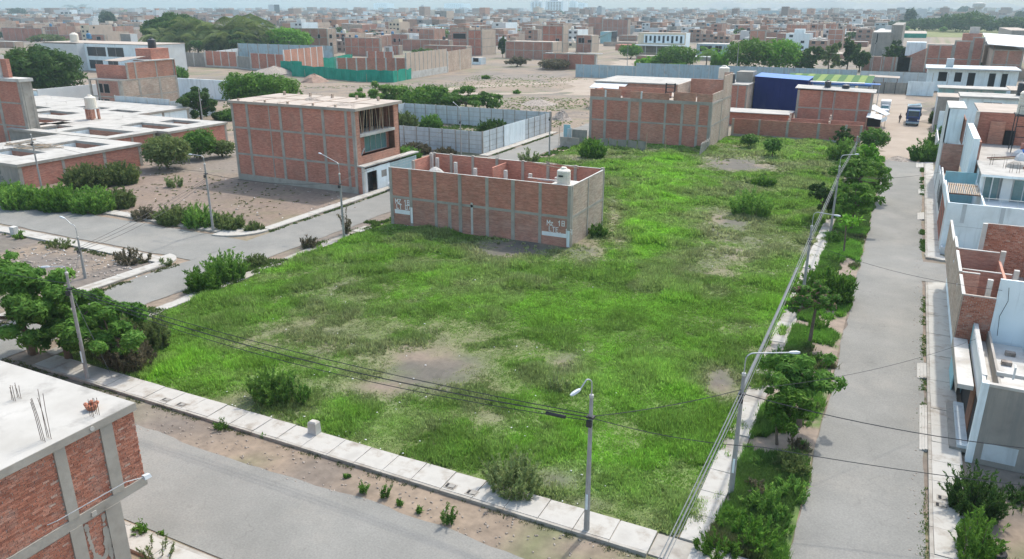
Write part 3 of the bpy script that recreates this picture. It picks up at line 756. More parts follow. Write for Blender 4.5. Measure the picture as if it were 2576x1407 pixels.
# street front (faces +X)
E_ = X1
plain_wall(P, 'y', E_, 1, Y0 + 0.02, 77.5, 3.4, 10.15, 'brick_orange', name='brick_pier')
plain_wall(P, 'y', E_, 1, 84.9, Y1 - 0.01, 3.4, 10.15, 'brick_orange', name='brick_pier')
plain_wall(P, 'y', E_, 1, 77.5, 84.9, 3.4, 4.5, 'brick_orange', name='spandrel_wall')
ob('floor_slab', MB().box(E_ - 0.9, E_ + 0.06, 77.45, 84.95, 6.85, 7.2), M['concrete_pale'], P)
ob('back_wall', MB().box(E_ - 3.2, E_ - 3.0, 77.5, 85.0, 7.2, 10.1), M['inner_shade'], P)  # near-black: shade of the open top floor is put into its colour
ob('floor_slab', MB().box(E_ - 3.0, E_ - 0.02, 77.5, 84.9, 7.0, 7.19), M['concrete'], P)
for k in range(17):
    y = 77.75 + k * 0.42 + rnd.uniform(-0.1, 0.1); r_ = rnd.choice((0.045, 0.05, 0.06, 0.13 if k in (4, 6) else 0.05))
    ob('timber_prop', MB().tube([(E_ - 0.45 - rnd.uniform(0, 0.5), y, 7.19), (E_ - 0.4 - rnd.uniform(0, 0.4), y + rnd.uniform(-0.16, 0.16), 10.15)], r_, 5), M['wood'] if k % 3 else M['wood_dark'], P)
ob('back_wall', MB().box(E_ - 1.15, E_ - 1.0, 77.5, 84.9, 4.5, 6.84), M['brick'], P)
ob('shaded_recess_side', MB().box(E_ - 1.0, E_ - 0.02, 77.42, 77.49, 4.5, 6.84), M['inner_shade'], P)  # black side face, the recess shade painted on
window(P, 'y', E_ - 0.99, 1, 79.6, 84.2, 4.65, 6.65, 4, 'steel', 'glass_teal', 0.06)
ob('plank', MB().tube([(E_ - 0.5, 78.1, 4.5), (E_ - 0.2, 78.5, 5.4)], 0.09, 4), M['white'], P)
# white ground-floor front that projects to the pavement
G = -58.8
plain_wall(P, 'y', G, 1, 79.3, 82.1, 0, 3.05, 'white_blue', name='front_wall')
plain_wall(P, 'y', G, 1, 76.75, 77.2, 0, 3.05, 'white', name='front_wall')
plain_wall(P, 'y', G, 1, 77.2, 79.3, 2.6, 3.05, 'white_blue', name='front_wall')
ob('doorway', MB().box(G - 1.0, G - 0.8, 77.2, 79.3, 0, 2.6), M['inner_shade'], P)
ob('door_leaf', MB().box(G - 0.7, G - 0.62, 77.25, 78.3, 0.03, 2.5), M['glass'], P)
ob('side_wall', MB().box(E_, G - 0.02, Y0 + 0.01, Y0 + 0.16, 0.0, 3.3), M['brick'], P)
ob('concrete_column', MB().box(G - 0.25, G + 0.03, Y0 - 0.06, Y0 + 0.24, 0, 3.36), M['concrete_pale'], P)
slab(P, E_ + 0.1, G + 0.28, Y0 - 0.1, 88.6, 3.36, 3.52, 'roof_white', 'canopy_slab')
ob('plaque', MB().box(G + 0.003, G + 0.03, 80.2, 81.3, 1.5, 2.35), M['stucco_grey'], P)
gt = ob('garage_gate', MB().box(G - 0.12, G - 0.05, 82.15, 88.4, 0.02, 3.0), M['turquoise'], P)
bm = MB()
for k in range(22): bm.box(G - 0.045, G - 0.01, 82.2 + k * 0.285, 82.26 + k * 0.285, 0.02, 2.98)
for z in (0.05, 0.8, 1.55, 2.2, 2.6, 2.9): bm.box(G - 0.045, G - 0.012, 82.2, 88.35, z, z + 0.06)
gg = ob('lattice', bm, M['white'], P); gg.parent = gt; gg['kind'] = 'stuff'

# ================================================================== SECOND LOT BUILDING (two brick storeys and parapet rooms)
X0, X1, Y0, Y1 = -48.9, -27.9, 128.0, 143.0
P = thing('brick_building', 'wide two-storey brick building with unfinished parapet rooms at the far end of the lot', 'building', (X0, Y0, 0))
cs = [X0, -46.1, -41.85, -39.9, -35.5, -32.7, -30.1, X1]
frame_wall(P, 'x', Y0, -1, [0, 3.75, 7.15], cs, 'brick', beams=[3.75], colw=0.42, matfn=lambda b, s: 'brick_orange' if (b + s) % 3 == 0 else 'brick')
ob('concrete_beam', MB().box(X0, X1 + 0.05, Y0 - 0.06, Y0 + 0.3, 7.1, 7.62), M['concrete'], P)
frame_wall(P, 'y', X1, 1, [0, 3.75, 7.15], [Y0 + 0.35, 135.5, Y1], 'brick_tan', beams=[3.75, 7.3])
plain_wall(P, 'y', X0, -1, Y0 + 0.3, Y1, 0, 7.2, 'brick_brown'); plain_wall(P, 'x', Y1, 1, X0, X1, 0, 7.2, 'brick_brown')
slab(P, X0 + 0.1, X1 - 0.1, Y0 + 0.31, Y1 - 0.1, 7.1, 7.45, 'roof_tan')
for (a, b, h) in ((X0, -46.2, 1.25), (-46.0, -43.4, 1.3), (-41.7, -39.9, 1.15), (-39.6, -35.0, 1.05), (-34.2, -30.6, 1.35), (-30.4, X1, 1.25)):
    ob('parapet_wall', MB().box(a, b, Y0 + 0.02, Y0 + 0.16, 7.62, 7.62 + h), M['brick_orange'], P)
for x in (-46.1, -39.75):
    ob('white_pilaster', MB().box(x - 0.15, x + 0.15, Y0 - 0.0, Y0 + 0.2, 7.62, 8.8), M['white'], P)
ob('parapet_wall', MB().box(-45.5, -36.0, 133.0, 133.15, 7.45, 9.0), M['brick_orange'], P)
ob('parapet_wall', MB().box(X0 + 0.02, X0 + 0.17, Y0 + 0.2, 134.0, 7.6, 8.6), M['brick_orange'], P)
ob('stair_wall', MB().box(-43.4, -41.9, Y0 + 1.0, Y0 + 1.15, 7.45, 8.85), M['brick_brown'], P)
ob('room_wall', MB().box(-34.2, -34.05, 129.5, 138.0, 7.45, 10.0), M['brick_tan'], P)
ob('room_wall', MB().box(-34.0, -28.3, 137.8, 137.95, 7.45, 10.4), M['brick_orange'], P)
ob('room_wall', MB().box(X1 - 0.17, X1 - 0.02, 136.0, Y1, 7.45, 11.2), M['brick_tan'], P)
ob('room_wall', MB().box(X1 - 0.17, X1 - 0.02, Y0 + 0.2, 136.0, 7.62, 8.9), M['brick_tan'], P)
ob('brick_pier', MB().box(-29.4, X1 - 0.18, Y1 - 0.3, Y1 - 0.02, 7.45, 11.3), M['brick_tan'], P)
lad = MB()
for x in (-36.1, -34.6): lad.box(x - 0.1, x + 0.1, 129.6, 129.8, 7.45, 10.2)
for z in (7.9, 8.7, 9.4, 10.0): lad.box(-36.0, -34.7, 129.62, 129.78, z, z + 0.12)
ob('black_frame', lad, M['dark_metal'], P)
tank('cream water tank on a brick stand behind the parapet rooms', -31.0, 150.0, 9.6, 1.0, 2.3, 'tank_white')
# sheet-metal screens at the foot of the second building
t = thing('sheet_fence', 'low fence of dark weathered metal sheets before the second lot building', 'fence', (-42, 118.6, 0))
xs = [-44.6, -42.8, -41.3, -39.6, -37.9, -36.4]
for a, b in zip(xs[:-1], xs[1:]):
    ob('metal_sheet', MB().hexa([(a, 121.2, 0), (b - 0.05, 121.0, 0), (b - 0.05, 121.04, 0), (a, 121.24, 0)], [(a + 0.1, 121.1, 1.75 + rnd.uniform(-.2, .2)), (b, 120.9, 1.65 + rnd.uniform(-.2, .2)), (b, 120.94, 1.7), (a + 0.1, 121.14, 1.7)]), M['stucco_grey'], t)
for x in (-36.3, -33.2): ob('post', MB().tube([(x, 121, 0), (x, 121, 3.0)], 0.05, 5), M['wood'], t)
t = thing('sheet_fence', 'leaning grey plank fence at the right corner of the second lot building', 'fence', (-27.5, 122, 0))
for k in range(4):
    y = 121.6 + k * 1.5
    ob('plank', MB().hexa([(-27.9 - 0.1 * k, y, 0), (-27.8 - 0.1 * k, y, 0), (-27.8 - 0.1 * k, y + 1.35, 0), (-27.9 - 0.1 * k, y + 1.35, 0)], [(-27.7, y, 1.9 - 0.1 * k), (-27.62, y, 1.9 - 0.1 * k), (-27.62, y + 1.3, 2.1), (-27.7, y + 1.3, 2.1)]), M['concrete'], t)
t = thing('shack', 'small shack of blue-grey metal sheets by the end of the middle street', 'shack', (-50.5, 121, 0))
ob('metal_sheet', MB().box(-51.2, -50.0, 122.0, 122.06, 0, 3.4), M['turquoise'], t)
ob('metal_sheet', MB().box(-49.98, -49.92, 120.6, 122.5, 0, 2.9), M['precast_dark'], t)
ob('dark_sheet', MB().box(-49.9, -47.2, 122.6, 122.7, 0, 2.6), M['stucco_grey'], t)
ob('dark_sheet', MB().box(-50.8, -47.4, 119.6, 119.7, 0, 1.7), M['concrete'], t)
ob('post', MB().tube([(-51.6, 121, 0), (-51.5, 121, 3.2)], 0.05, 5), M['wood'], t)

# ================================================================== WALL AND YARD RIGHT OF IT
t = thing('brick_wall', 'long brick garden wall with concrete posts closing the far end of the grass lot', 'wall', (-27.7, 144.2, 0))
frame_wall(t, 'x', 144.2, -1, [0, 3.2], [-27.6, -22.7, -18.0, -12.8, -8.4, -5.9], 'brick', beams=[], colw=0.4, plinth=0.5)
P = thing('brick_house', 'tall brick shed with a sloping white roof beside the end of the right street', 'building', (-19.5, 165, 0))
frame_wall(P, 'x', 165, -1, [0, 3.4, 6.75], [-19.4, -14.9, -12.4, -8.2, -5.7], 'brick', beams=[3.4], colw=0.4, thin=(2,))
plain_wall(P, 'y', -5.7, 1, 165.2, 168, 0, 6.7, 'brick_tan'); plain_wall(P, 'y', -19.4, -1, 165.2, 168, 0, 7.0, 'brick_brown'); plain_wall(P, 'x', 168, 1, -19.4, -5.7, 0, 6.8, 'brick_brown')
ob('roof_sheet', MB().hexa([(-19.9, 164.6, 7.05), (-5.3, 164.6, 6.70), (-5.3, 168.4, 7.0), (-19.9, 168.4, 7.4)], [(-19.9, 164.6, 7.17), (-5.3, 164.6, 6.82), (-5.3, 168.4, 7.12), (-19.9, 168.4, 7.52)]), M['roof_white'], P)
ob('pipe', MB().tube([(-12.6, 164.9, 3.2), (-12.6, 164.9, 6.6), (-13.2, 164.9, 6.6)], 0.06, 5), M['steel'], P)
tank('black water tank standing on the sloping white shed roof', -14.2, 167.3, 7.18, 0.6, 1.4, 'tank_black')
tank('black water tank lying low behind the one on the white shed roof', -10.9, 167.6, 7.12, 0.7, 0.8, 'tank_black')
P = thing('brick_house', 'low brick room with a flat pale roof inside the walled yard', 'building', (-32, 160, 0))
plain_wall(P, 'x', 159.0, -1, -34.0, -19.6, 0, 2.5, 'brick'); plain_wall(P, 'x', 164.8, 1, -34.0, -19.6, 0, 2.5, 'brick_brown'); plain_wall(P, 'y', -34.0, -1, 159.0, 164.8, 0, 2.5, 'brick'); plain_wall(P, 'y', -19.62, 1, 159.0, 164.8, 0, 2.5, 'brick')
slab(P, -34.6, -19.5, 158.3, 165.0, 2.5, 2.64, 'roof_white')
t = thing('brick_wall', 'broken low brick wall inside the yard in front of the tall shed', 'wall', (-19, 155, 0))
ob('wall', MB().box(-19.6, -6.2, 157.0, 157.15, 0, 2.2), M['brick'], t)
for x, s in ((-19.3, 1), (-12.2, 1)):
    for k in range(4): ob('broken_pier', MB().box(x + 0.001 * k, x + 0.25, 157.2 - k * 0.9 - 0.9, 157.2 - k * 0.9 - 0.02, 0, 3.2 - k * 0.45), M['brick_tan'], t)
P = thing('brick_house', 'narrow brick house with a flat concrete roof left of the blue shed', 'building', (-38, 178, 0))
frame_wall(P, 'x', 178, -1, [0, 6.0], [-38.2, -36.0, -33.4, -31.4], 'brick', beams=[6.0]); plain_wall(P, 'y', -31.4, 1, 178.2, 190, 0, 6, 'brick_tan')
plain_wall(P, 'y', -38.2, -1, 178.2, 190, 0, 6, 'brick_brown'); slab(P, -38.4, -31.3, 178.15, 190, 5.9, 6.15, 'roof_white')
ob('grey_room', MB().box(-35.2, -31.6, 184, 189, 6.15, 8.4), M['stucco_grey'], P)
tank('black water tank on the narrow brick house left of the blue shed', -35.6, 180.5, 6.15, 0.9, 2.4, 'tank_black')
P = thing('brick_house', 'brown brick house with flat white roof behind the parapet rooms of the second lot building', 'building', (-60, 182, 0))
plain_wall(P, 'x', 176, -1, -66, -38.5, 0, 5.6, 'brick_brown'); plain_wall(P, 'y', -66, -1, 176, 192, 0, 5.6, 'brick_brown'); plain_wall(P, 'y', -38.5, 1, 176, 192, 0, 5.6, 'brick_tan'); plain_wall(P, 'x', 192, 1, -66, -38.5, 0, 5.6, 'brick_brown')
slab(P, -66.4, -38.3, 175.7, 192.3, 5.6, 5.85, 'roof_white')
ob('white_awning', MB().hexa([(-66, 172, 4.6), (-58, 172, 4.5), (-58, 176, 5.4), (-66, 176, 5.4)], [(-66, 172, 4.7), (-58, 172, 4.6), (-58, 176, 5.5), (-66, 176, 5.5)]), M['white'], P)
P = thing('blue_shed', 'blue sheet-clad shed with shade-dark walls and sunlit-toned roof behind the brick yard', 'shed', (-31, 185, 0))
for k in range(8):
    x = -31.2 + k * 1.42
    ob('wall_sheet', MB().box(x, x + 1.41, 185 - 0.03 * (k % 2), 185.12, 0, 7.4 - k * 0.06), M['blue'], P)
plain_wall(P, 'y', -19.84, 1, 185, 194, 0, 6.9, 'blue'); plain_wall(P, 'y', -31.2, -1, 185.15, 194, 0, 7.3, 'blue'); plain_wall(P, 'x', 194.1, 1, -31.2, -19.9, 0, 7.0, 'blue')
ob('roof_sheet', MB().hexa([(-31.4, 184.8, 7.44), (-19.7, 184.8, 6.95), (-19.7, 194.3, 7.1), (-31.4, 194.3, 7.6)], [(-31.4, 184.8, 7.5), (-19.7, 184.8, 7.02), (-19.7, 194.3, 7.17), (-31.4, 194.3, 7.67)]), M['blue_roof_lit'], P)
ob('roof_strip', MB().box(-19.6, -5.5, 189, 191.5, 6.2, 6.35), M['blue_roof_lit'], P)
ob('roof_strip', MB().box(-19.6, -8.5, 186.5, 188.0, 6.55, 6.7), M['white'], P)
CAN = thing('striped_canopy', 'sports canopy roof of green and yellow stripes behind the white-roofed brick shed', 'canopy', (-16, 202, 0))
for k in range(13):
    x = -27 + k * 1.5
    ob('roof_stripe', MB().hexa([(x, 193.5, 5.75), (x + 1.46, 193.5, 5.75), (x + 1.46, 211, 6.5), (x, 211, 6.5)], [(x, 193.5, 5.8), (x + 1.46, 193.5, 5.8), (x + 1.46, 211, 6.55), (x, 211, 6.55)]), M['pitch_light' if k % 2 else 'pitch'], CAN)
ob('roof_edge', MB().box(-27, -7.4, 192.2, 193.4, 5.6, 5.9), M['blue_roof_lit'], CAN)
for x in (-26.5, -17, -7.8):
    for y in (193, 210.5): ob('post', MB().box(x, x + .15, y, y + .15, 0, 5.7), M['steel'], CAN)
for x in (-19.4, -12, -5.7): ob('post', MB().box(x, x + 0.15, 190, 190.15, 0, 6.2), M['steel'], P)

# ================================================================== PRECAST COMPOUND
def precast(name, label, axis, c, out, u0, u1, h, bay, rows, mat='precast', cat='fence', base=None, pm='concrete_pale', jitter=0.02, z0=0.0):
    t = thing(name, label, cat, ((u0, c, 0) if axis == 'x' else (c, u0, 0)))
    put = plane(axis, c, out)
    if rows > 1: ob('joint_backing', put(MB(), min(u0, u1), max(u0, u1), -0.1, -0.085, z0, h + z0 - .03), M['concrete'], t)
    n = max(1, round(abs(u1 - u0) / bay)); st = (u1 - u0) / n
    for i in range(n + 1):
        u = u0 + i * st
        ob('post', put(MB(), u - 0.08, u + 0.08, -0.14, 0.02, 0, h + z0 + 0.05), M[pm], t)
    for i in range(n):
        for r in range(rows):
            za, zb = z0 + r * h / rows, z0 + (r + 1) * h / rows
            a, b = sorted((u0 + i * st, u0 + (i + 1) * st))
            ob('concrete_panel', put(MB(), a + 0.085, b - 0.085, -0.11 + rnd.uniform(-jitter, jitter), -0.03 + rnd.uniform(-jitter, jitter), za + 0.03, zb - 0.03), M[mat], t)
    if base: ob('plinth', put(MB(), u0, u1, -0.2, 0.06, -0.05, base), M['concrete'], t)
    return t
precast('precast_fence', 'pale stacked-panel concrete fence along the middle street pavement', 'y', -59.1, 1, 107.8, 134.6, 3.55, 2.45, 4, pm='concrete')
precast('precast_fence', 'pale stacked-panel concrete fence at the front of the walled yard beside the three-storey building', 'x', 107.8, -1, -59.1, -84.0, 3.55, 2.5, 5, pm='concrete')
precast('precast_fence', 'bluish stacked-panel concrete fence at the back of the walled yard', 'x', 134.6, -1, -59.1, -92.0, 3.6, 2.5, 4, 'precast', pm='concrete')
precast('precast_fence', 'short stacked-panel concrete fence closing the left end of the walled yard', 'y', -92.0, -1, 107.8, 134.6, 3.6, 2.6, 3, 'precast')
t = thing('metal_gate', 'white sheet-metal gate set in the precast fence by the pavement', 'gate', (-59.0, 116.5, 0))
for k in range(4): ob('gate_panel', MB().box(-59.05, -58.99, 115.2 + k * 2.0, 117.15 + k * 2.0, 0.1, 3.6), M['white_blue'], t)
precast('precast_wall', 'long turquoise-grey precast wall across the end of the right street', 'x', 244, -1, -78, -13.5, 5.6, 4.6, 1, 'precast_dark', 'wall')
precast('precast_wall', 'stained grey precast wall with whitewashed patches left of the turquoise-grey one', 'x', 250, -1, -101, -78.3, 4.2, 2.8, 1, 'precast_dark', 'wall')
precast('precast_wall', 'blue-grey precast wall behind the bus shelter at the far right', 'x', 252, -1, -13.0, 9.5, 4.8, 3.6, 1, 'precast', 'wall')
precast('gate_fence', 'grey corrugated panel gate with dark posts closing the dirt yard', 'x', 238, -1, -8.5, 5.0, 3.0, 2.7, 1, 'stucco_grey', 'gate', pm='dark_metal')
t = thing('board_wall', 'pale blue plain wall right of the panel gate', 'wall', (3, 236, 0))
ob('wall', MB().box(-0.2, 6.2, 236, 236.2, 0, 3.6), M['white_blue'], t)
t = thing('shelter', 'open roofed shelter before the blue-grey precast wall', 'shelter', (-9, 247, 0))
ob('roof', MB().hexa([(-10.5, 246, 3.6), (-2.5, 246, 3.4), (-2.5, 249, 3.7), (-10.5, 249, 3.9)], [(-10.5, 246, 3.75), (-2.5, 246, 3.55), (-2.5, 249, 3.85), (-10.5, 249, 4.05)]), M['roof_tan'], t)
for x in (-10, -6.5, -3): ob('post', MB().tube([(x, 246.3, 0), (x, 246.3, 3.5)], 0.09, 5), M['wood_dark'], t)

# ================================================================== NEAR HOUSE, LOWER LEFT: real brick courses between concrete columns
def brick_instmat(name, joined):
    m, nt, b = newmat(name)
    if joined: r = N(nt, 'ShaderNodeNewGeometry').outputs['Random Per Island']
    else: r = N(nt, 'ShaderNodeObjectInfo').outputs['Random']
    c = ramp(nt, r, [(0.0, (0.27, 0.10, 0.065)), (0.35, (0.37, 0.145, 0.092)), (0.75, (0.43, 0.18, 0.118)), (0.97, (0.46, 0.22, 0.155)), (1.0, (0.48, 0.34, 0.27))])
    f = ramp(nt, noise(nt, 1.1, 6, 0.7), [(0.5, (0, 0, 0)), (0.75, (0.55,) * 3)])
    c = mix(nt, f, c, (0.34, 0.27, 0.23))
    c = mix(nt, 0.4, c, ramp(nt, noise(nt, 20, 3), [(0.3, (0.2,) * 3), (0.7, (0.8,) * 3)]), 'OVERLAY')
    nt.links.new(c, b.inputs['Base Color']); b.inputs['Roughness'].default_value = 0.93
    return m
M['brick_one'] = brick_instmat('single_brick', False)
M['brick_many'] = brick_instmat('laid_bricks', True)
M['mortar'] = tex('mortar', (0.36, 0.31, 0.27), (0.48, 0.43, 0.38), 2.0, 0.95, stain=(0.22, 0.19, 0.17))
BRICK_ME = {}
def brick_courses(P, wallobj, axis, c, out, regions, eye, singles, blen=0.235, bh=0.085, joint=0.014, mat1='brick_one', mat2='brick_many'):
    """regions: (u0, u1, z0, z1). The bricks that show largest become parts, the rest one part."""
    lst = []
    for (u0, u1, z0, z1) in regions:
        r = 0; z = z0 + joint
        while z + bh <= z1 + 0.02:
            u = u0 - (blen / 2 if r % 2 else 0) - rnd.uniform(0, 0.06)
            while u < u1:
                a, b = max(u, u0), min(u + blen * rnd.uniform(0.93, 1.05), u1)
                if b - a > 0.05: lst.append((a, b, z + rnd.uniform(-0.004, 0.004), rnd.uniform(0.012, 0.034)))
                u += blen + joint * rnd.uniform(0.7, 1.5)
            z += bh + joint
            r += 1
    def dist(t):
        p = ((t[0] + t[1]) / 2, c, t[2]) if axis == 'x' else (c, (t[0] + t[1]) / 2, t[2])
        return see(*p)
    seen = []
    for t in lst:
        sx, sy, d = dist(t)
        seen.append((d if 0 <= sx <= 2576 and 0 <= sy <= 1407 else d + 500, t))
    seen.sort(key=lambda q: q[0])
    off = WLOC[P.name]
    if 'one' not in BRICK_ME:
        mb = MB()
        e = 0.012
        mb.hexa([(-.5, -.5, -.5), (.5, -.5, -.5), (.5, .5, -.5), (-.5, .5, -.5)], [(-.5, -.5, .5), (.5, -.5, .5), (.5, .5, .5), (-.5, .5, .5)])
        BRICK_ME['one'] = mesh_of('brick', mb, M[mat1])
    rest = MB()
    for k, (d, (a, b, z, pr)) in enumerate(seen):
        if k < singles:
            dpt = 0.06 + pr
            cu, cz, cd_ = (a + b) / 2, z + bh / 2, c + out * (pr - dpt / 2)
            loc = (cu, cd_, cz) if axis == 'x' else (cd_, cu, cz)
            loc = tuple(p - q for p, q in zip(loc, off))
            sc = (b - a, dpt, bh) if axis == 'x' else (dpt, b - a, bh)
            shared('brick', BRICK_ME['one'], wallobj, loc, (0, rnd.uniform(-0.006, 0.006) if axis == 'x' else 0, 0), sc)
        else:
            plane(axis, c, out)(rest, a, b, -0.04, pr, z, z + bh)
    if rest.v:
        o = ob('brick_courses', rest, M[mat2], wallobj); o['kind'] = 'stuff'
        WLOC[o.name] = off
X1, YF = -25.0, 17.2
P = thing('brick_house', 'near brick house with a white flat roof and a lamp arm on its side wall', 'building', (X1, YF, 0))
rs = slab(P, -48, X1 + 0.06, -6, YF + 0.08, 7.28, 7.60, 'roof_white')
ed = ob('slab_edge', MB().box(X1 + 0.062, X1 + 0.075, -6, YF + 0.09, 7.285, 7.592), M['concrete'], P)
w1 = ob('wall', MB().box(X1 - 0.25, X1 - 0.035, -6, YF - 0.02, 4.35, 7.28), M['mortar'], P)
w2 = ob('wall', MB().box(X1 - 0.25, X1 - 0.035, -6, 15.95, 0, 3.95), M['mortar'], P)
ob('floor_slab', MB().box(-48, X1 + 0.03, -6, YF + 0.02, 3.95, 4.35), M['concrete'], P)
colsu = [(15.72, 16.22), (13.90, 14.32), (9.6, 10.0), (5.2, 5.6)]
for k, (a, b) in enumerate(colsu):
    ob('concrete_column', MB().box(X1 - 0.3, X1 + 0.045, a, b, 4.35, 7.28), M['concrete'], P)
for k, (a, b) in enumerate([(15.3, 15.95), (13.85, 14.35), (9.6, 10.0), (5.2, 5.6)]):
    ob('concrete_column', MB().box(X1 - 0.3, X1 + 0.045, a, b, 0, 3.95), M['concrete'], P)
ob('front_wall', MB().box(-48, X1 - 0.26, YF - 0.2, YF, 4.35, 7.28), M['brick'], P)
ob('front_wall', MB().box(-48, X1 - 0.26, 15.7, 15.9, 0, 3.95), M['brick'], P)
ob('roof_back_wall', MB().box(-48, X1 - 0.26, -6.2, -6.01, 0, 7.28), M['brick_brown'], P)
brick_courses(P, w1, 'y', X1 - 0.035, 1, [(16.23, YF - 0.02, 4.36, 7.26), (14.33, 15.71, 4.36, 7.26), (10.01, 13.89, 4.36, 7.26)], None, 300)
brick_courses(P, w2, 'y', X1 - 0.035, 1, [(14.36, 15.29, 1.0, 3.94), (10.01, 13.84, 1.5, 3.94)], None, 0)
# smeared render on the ground floor bay, brick chips on the slab edge
sm = MB()
upath = smooth([(14.48, 3.75), (14.52, 3.0), (14.6, 2.3), (14.85, 2.02), (15.08, 2.3), (15.12, 3.0), (15.2, 3.7)], 4) + [(15.2, 3.2 - .17 * k) for k in range(12)]
for k, (y, z) in enumerate(upath):
    a = rnd.uniform(.06, .12)
    poly = [(y + a * math.cos(q) * rnd.uniform(.6, 1.3), z + a * 1.5 * math.sin(q) * rnd.uniform(.6, 1.3)) for q in [j * math.pi / 4 for j in range(8)]]
    sm.quad([(X1 + 0.004 + 0.0004 * k, p[0], p[1]) for p in poly])
ob('render_smear', sm, M['concrete'], P)
for (x, y, h, n) in ((X1 - 0.4, 14.0, 1.8, 6), (X1 - 0.4, 15.9, 0.7, 6), (-29.3, 15.4, 0.65, 6)): rebar(P, x, y, 7.6, h, n)
ob('pipe_end', MB().tube([(X1 + 0.02, 15.4, 7.44), (X1 + 0.11, 15.4, 7.44)], 0.09, 10), M['concrete_pale'], P)
ob('fixing_plate', MB().box(X1 + 0.035, X1 + 0.07, 14.75, 14.95, 4.0, 4.2), M['concrete_pale'], P)
arm = ob('lamp_arm', MB().tube([(X1 + 0.03, 13.15, 4.72), (X1 + 0.2, 13.4, 4.78), (X1 + 0.7, 15.9, 5.05), (X1 + 0.75, 16.6, 4.85)], 0.02, 6), M['steel'], P)
hd = ob('lamp_head', MB().hexa([(X1 + 0.64, 16.58, 4.76), (X1 + 0.86, 16.58, 4.76), (X1 + 0.86, 16.88, 4.74), (X1 + 0.64, 16.88, 4.74)], [(X1 + 0.68, 16.58, 4.93), (X1 + 0.82, 16.58, 4.93), (X1 + 0.82, 16.85, 4.88), (X1 + 0.68, 16.85, 4.88)]), M['lamp'], P)
pot = thing('clay_pot', 'broken terracotta pot lying on the near white roof', 'pot', at(232, 1030, 7.6) + (7.6,))
px_, py_ = at(232, 1030, 7.6)
ob('pot', MB().tube_z(px_, py_, [(0.16, 7.6), (0.22, 7.72), (0.24, 7.8), (0.2, 7.79), (0.14, 7.7)], 10), M['clay'], pot)
for k in range(5):
    q = k * 1.25
    ob('shard', MB().tube_z(px_ + 0.2 * math.cos(q), py_ + 0.2 * math.sin(q), [(0.07, 7.76), (0.09, 7.84), (0.03, 7.9)], 5), M['clay'], pot)

# ================================================================== LEFT: ROW OF LOW HOUSES UNDER WHITE SLABS
def low_house(label, x0, x1, y0, y1, h, yards=(), wall='brick', cols=True, rooft='roof_white'):
    P = thing('low_house', label, 'building', (x1, y0, 0))
    if cols:
        n = max(2, round((y1 - y0) / 5.5)); cs = [y0 + 0.02 + (y1 - y0 - 0.04) * k / n for k in range(n + 1)]
        frame_wall(P, 'y', x1, 1, [0, h - 0.1], cs, wall, beams=[], colw=0.45, plinth=0.0)
    else: plain_wall(P, 'y', x1, 1, y0, y1, 0, h - 0.05, wall)
    plain_wall(P, 'x', y0, -1, x0, x1 - 0.15, 0, h - 0.05, 'stucco_grey')
    plain_wall(P, 'x', y1, 1, x0, x1 - 0.15, 0, h - 0.05, wall); plain_wall(P, 'y', x0, -1, y0 + 0.16, y1 - 0.16, 0, h - 0.05, wall)
    # roof slab pieces round the open yards
    xs = sorted({x0 - 0.2, x1 + 0.25} | {v for yd in yards for v in yd[:2]}); ys = sorted({y0 - 0.2, y1 + 0.15} | {v for yd in yards for v in yd[2:]})
    bm = MB()
    for a, b in zip(xs[:-1], xs[1:]):
        for c, d in zip(ys[:-1], ys[1:]):
            if any(q[0] <= (a + b) / 2 <= q[1] and q[2] <= (c + d) / 2 <= q[3] for q in yards): continue
            bm.box(a, b, c, d, h - 0.04 + 0.001, h + 0.34)
    ob('roof_slab', bm, M[rooft], P)
    for (a, b, c, d) in yards:
        ob('yard_floor', MB().box(a, b, c, d, -0.02, 0.05), M['concrete'], P)
        ob('yard_wall', MB().box(a, b, d, d + 0.14, 0, h - 0.05), M['brick_orange'], P)
        ob('yard_wall', MB().box(a - 0.14, a, c, d, 0, h - 0.05), M['white_blue'], P)
    ob('slab_edge', MB().box(x1 + 0.252, x1 + 0.262, y0 - 0.2, y1 + 0.15, h - 0.03, h + 0.33), M['concrete'], P)
    ob('slab_edge', MB().box(x0 - 0.2, x1 + 0.25, y0 - 0.212, y0 - 0.202, h - 0.03, h + 0.33), M['concrete'], P)
    for k in range(3): rebar(P, rnd.uniform(x0 + 1, x1 - 1), rnd.uniform(y0, y1), h + 0.3, 0.5, 2)
    return P
PL = low_house('nearest low brick house under a white slab roof, number painted on its grey end', -118, -99.6, 58.9, 77.2, 2.95, ((-112.5, -104.6, 62.6, 66.2), (-110.5, -102.6, 70.6, 74.6)))
strokes(PL, '18', -104.0, 58.88, 1.72, 0.42, 'paint_grey'); strokes(PL, 'L5', -103.7, 58.88, 1.0, 0.42, 'paint_grey')
low_house('low house with an open roof yard right behind the nearest low brick house', -132, -107.8, 77.9, 86.6, 2.95, ((-121.0, -109.8, 79.4, 84.5), (-130, -124, 79.5, 84)))
low_house('long low house under a white slab roof ending at the dense shrubs', -128, -105.2, 87.0, 99.2, 2.95, ((-118, -108, 88.2, 92.4), (-116, -109, 94.2, 97.4)))
low_house('low white-roofed house with a pale blue inner wall beside the roof tank', -152, -128.4, 81, 99.0, 2.95, ((-143, -131, 84.5, 88.5), (-148, -139, 92, 96)), 'white_blue')
low_house('far low white-roofed house reaching to the grey concrete fence', -160, -128.6, 99.6, 112, 2.9, ((-149, -141, 102, 104), (-138, -131, 100.8, 103)), 'white_blue')
low_house('low white-roofed house in front of the curved white wall', -182, -160.6, 96, 113, 2.9, ((-172, -166, 100, 104),), 'white_blue')
bx, by = at(235, 300, 3.3)
t = thing('tank_stand', 'brick stand under the cream tank on the low white roofs', 'stand', (bx, by, 3.3))
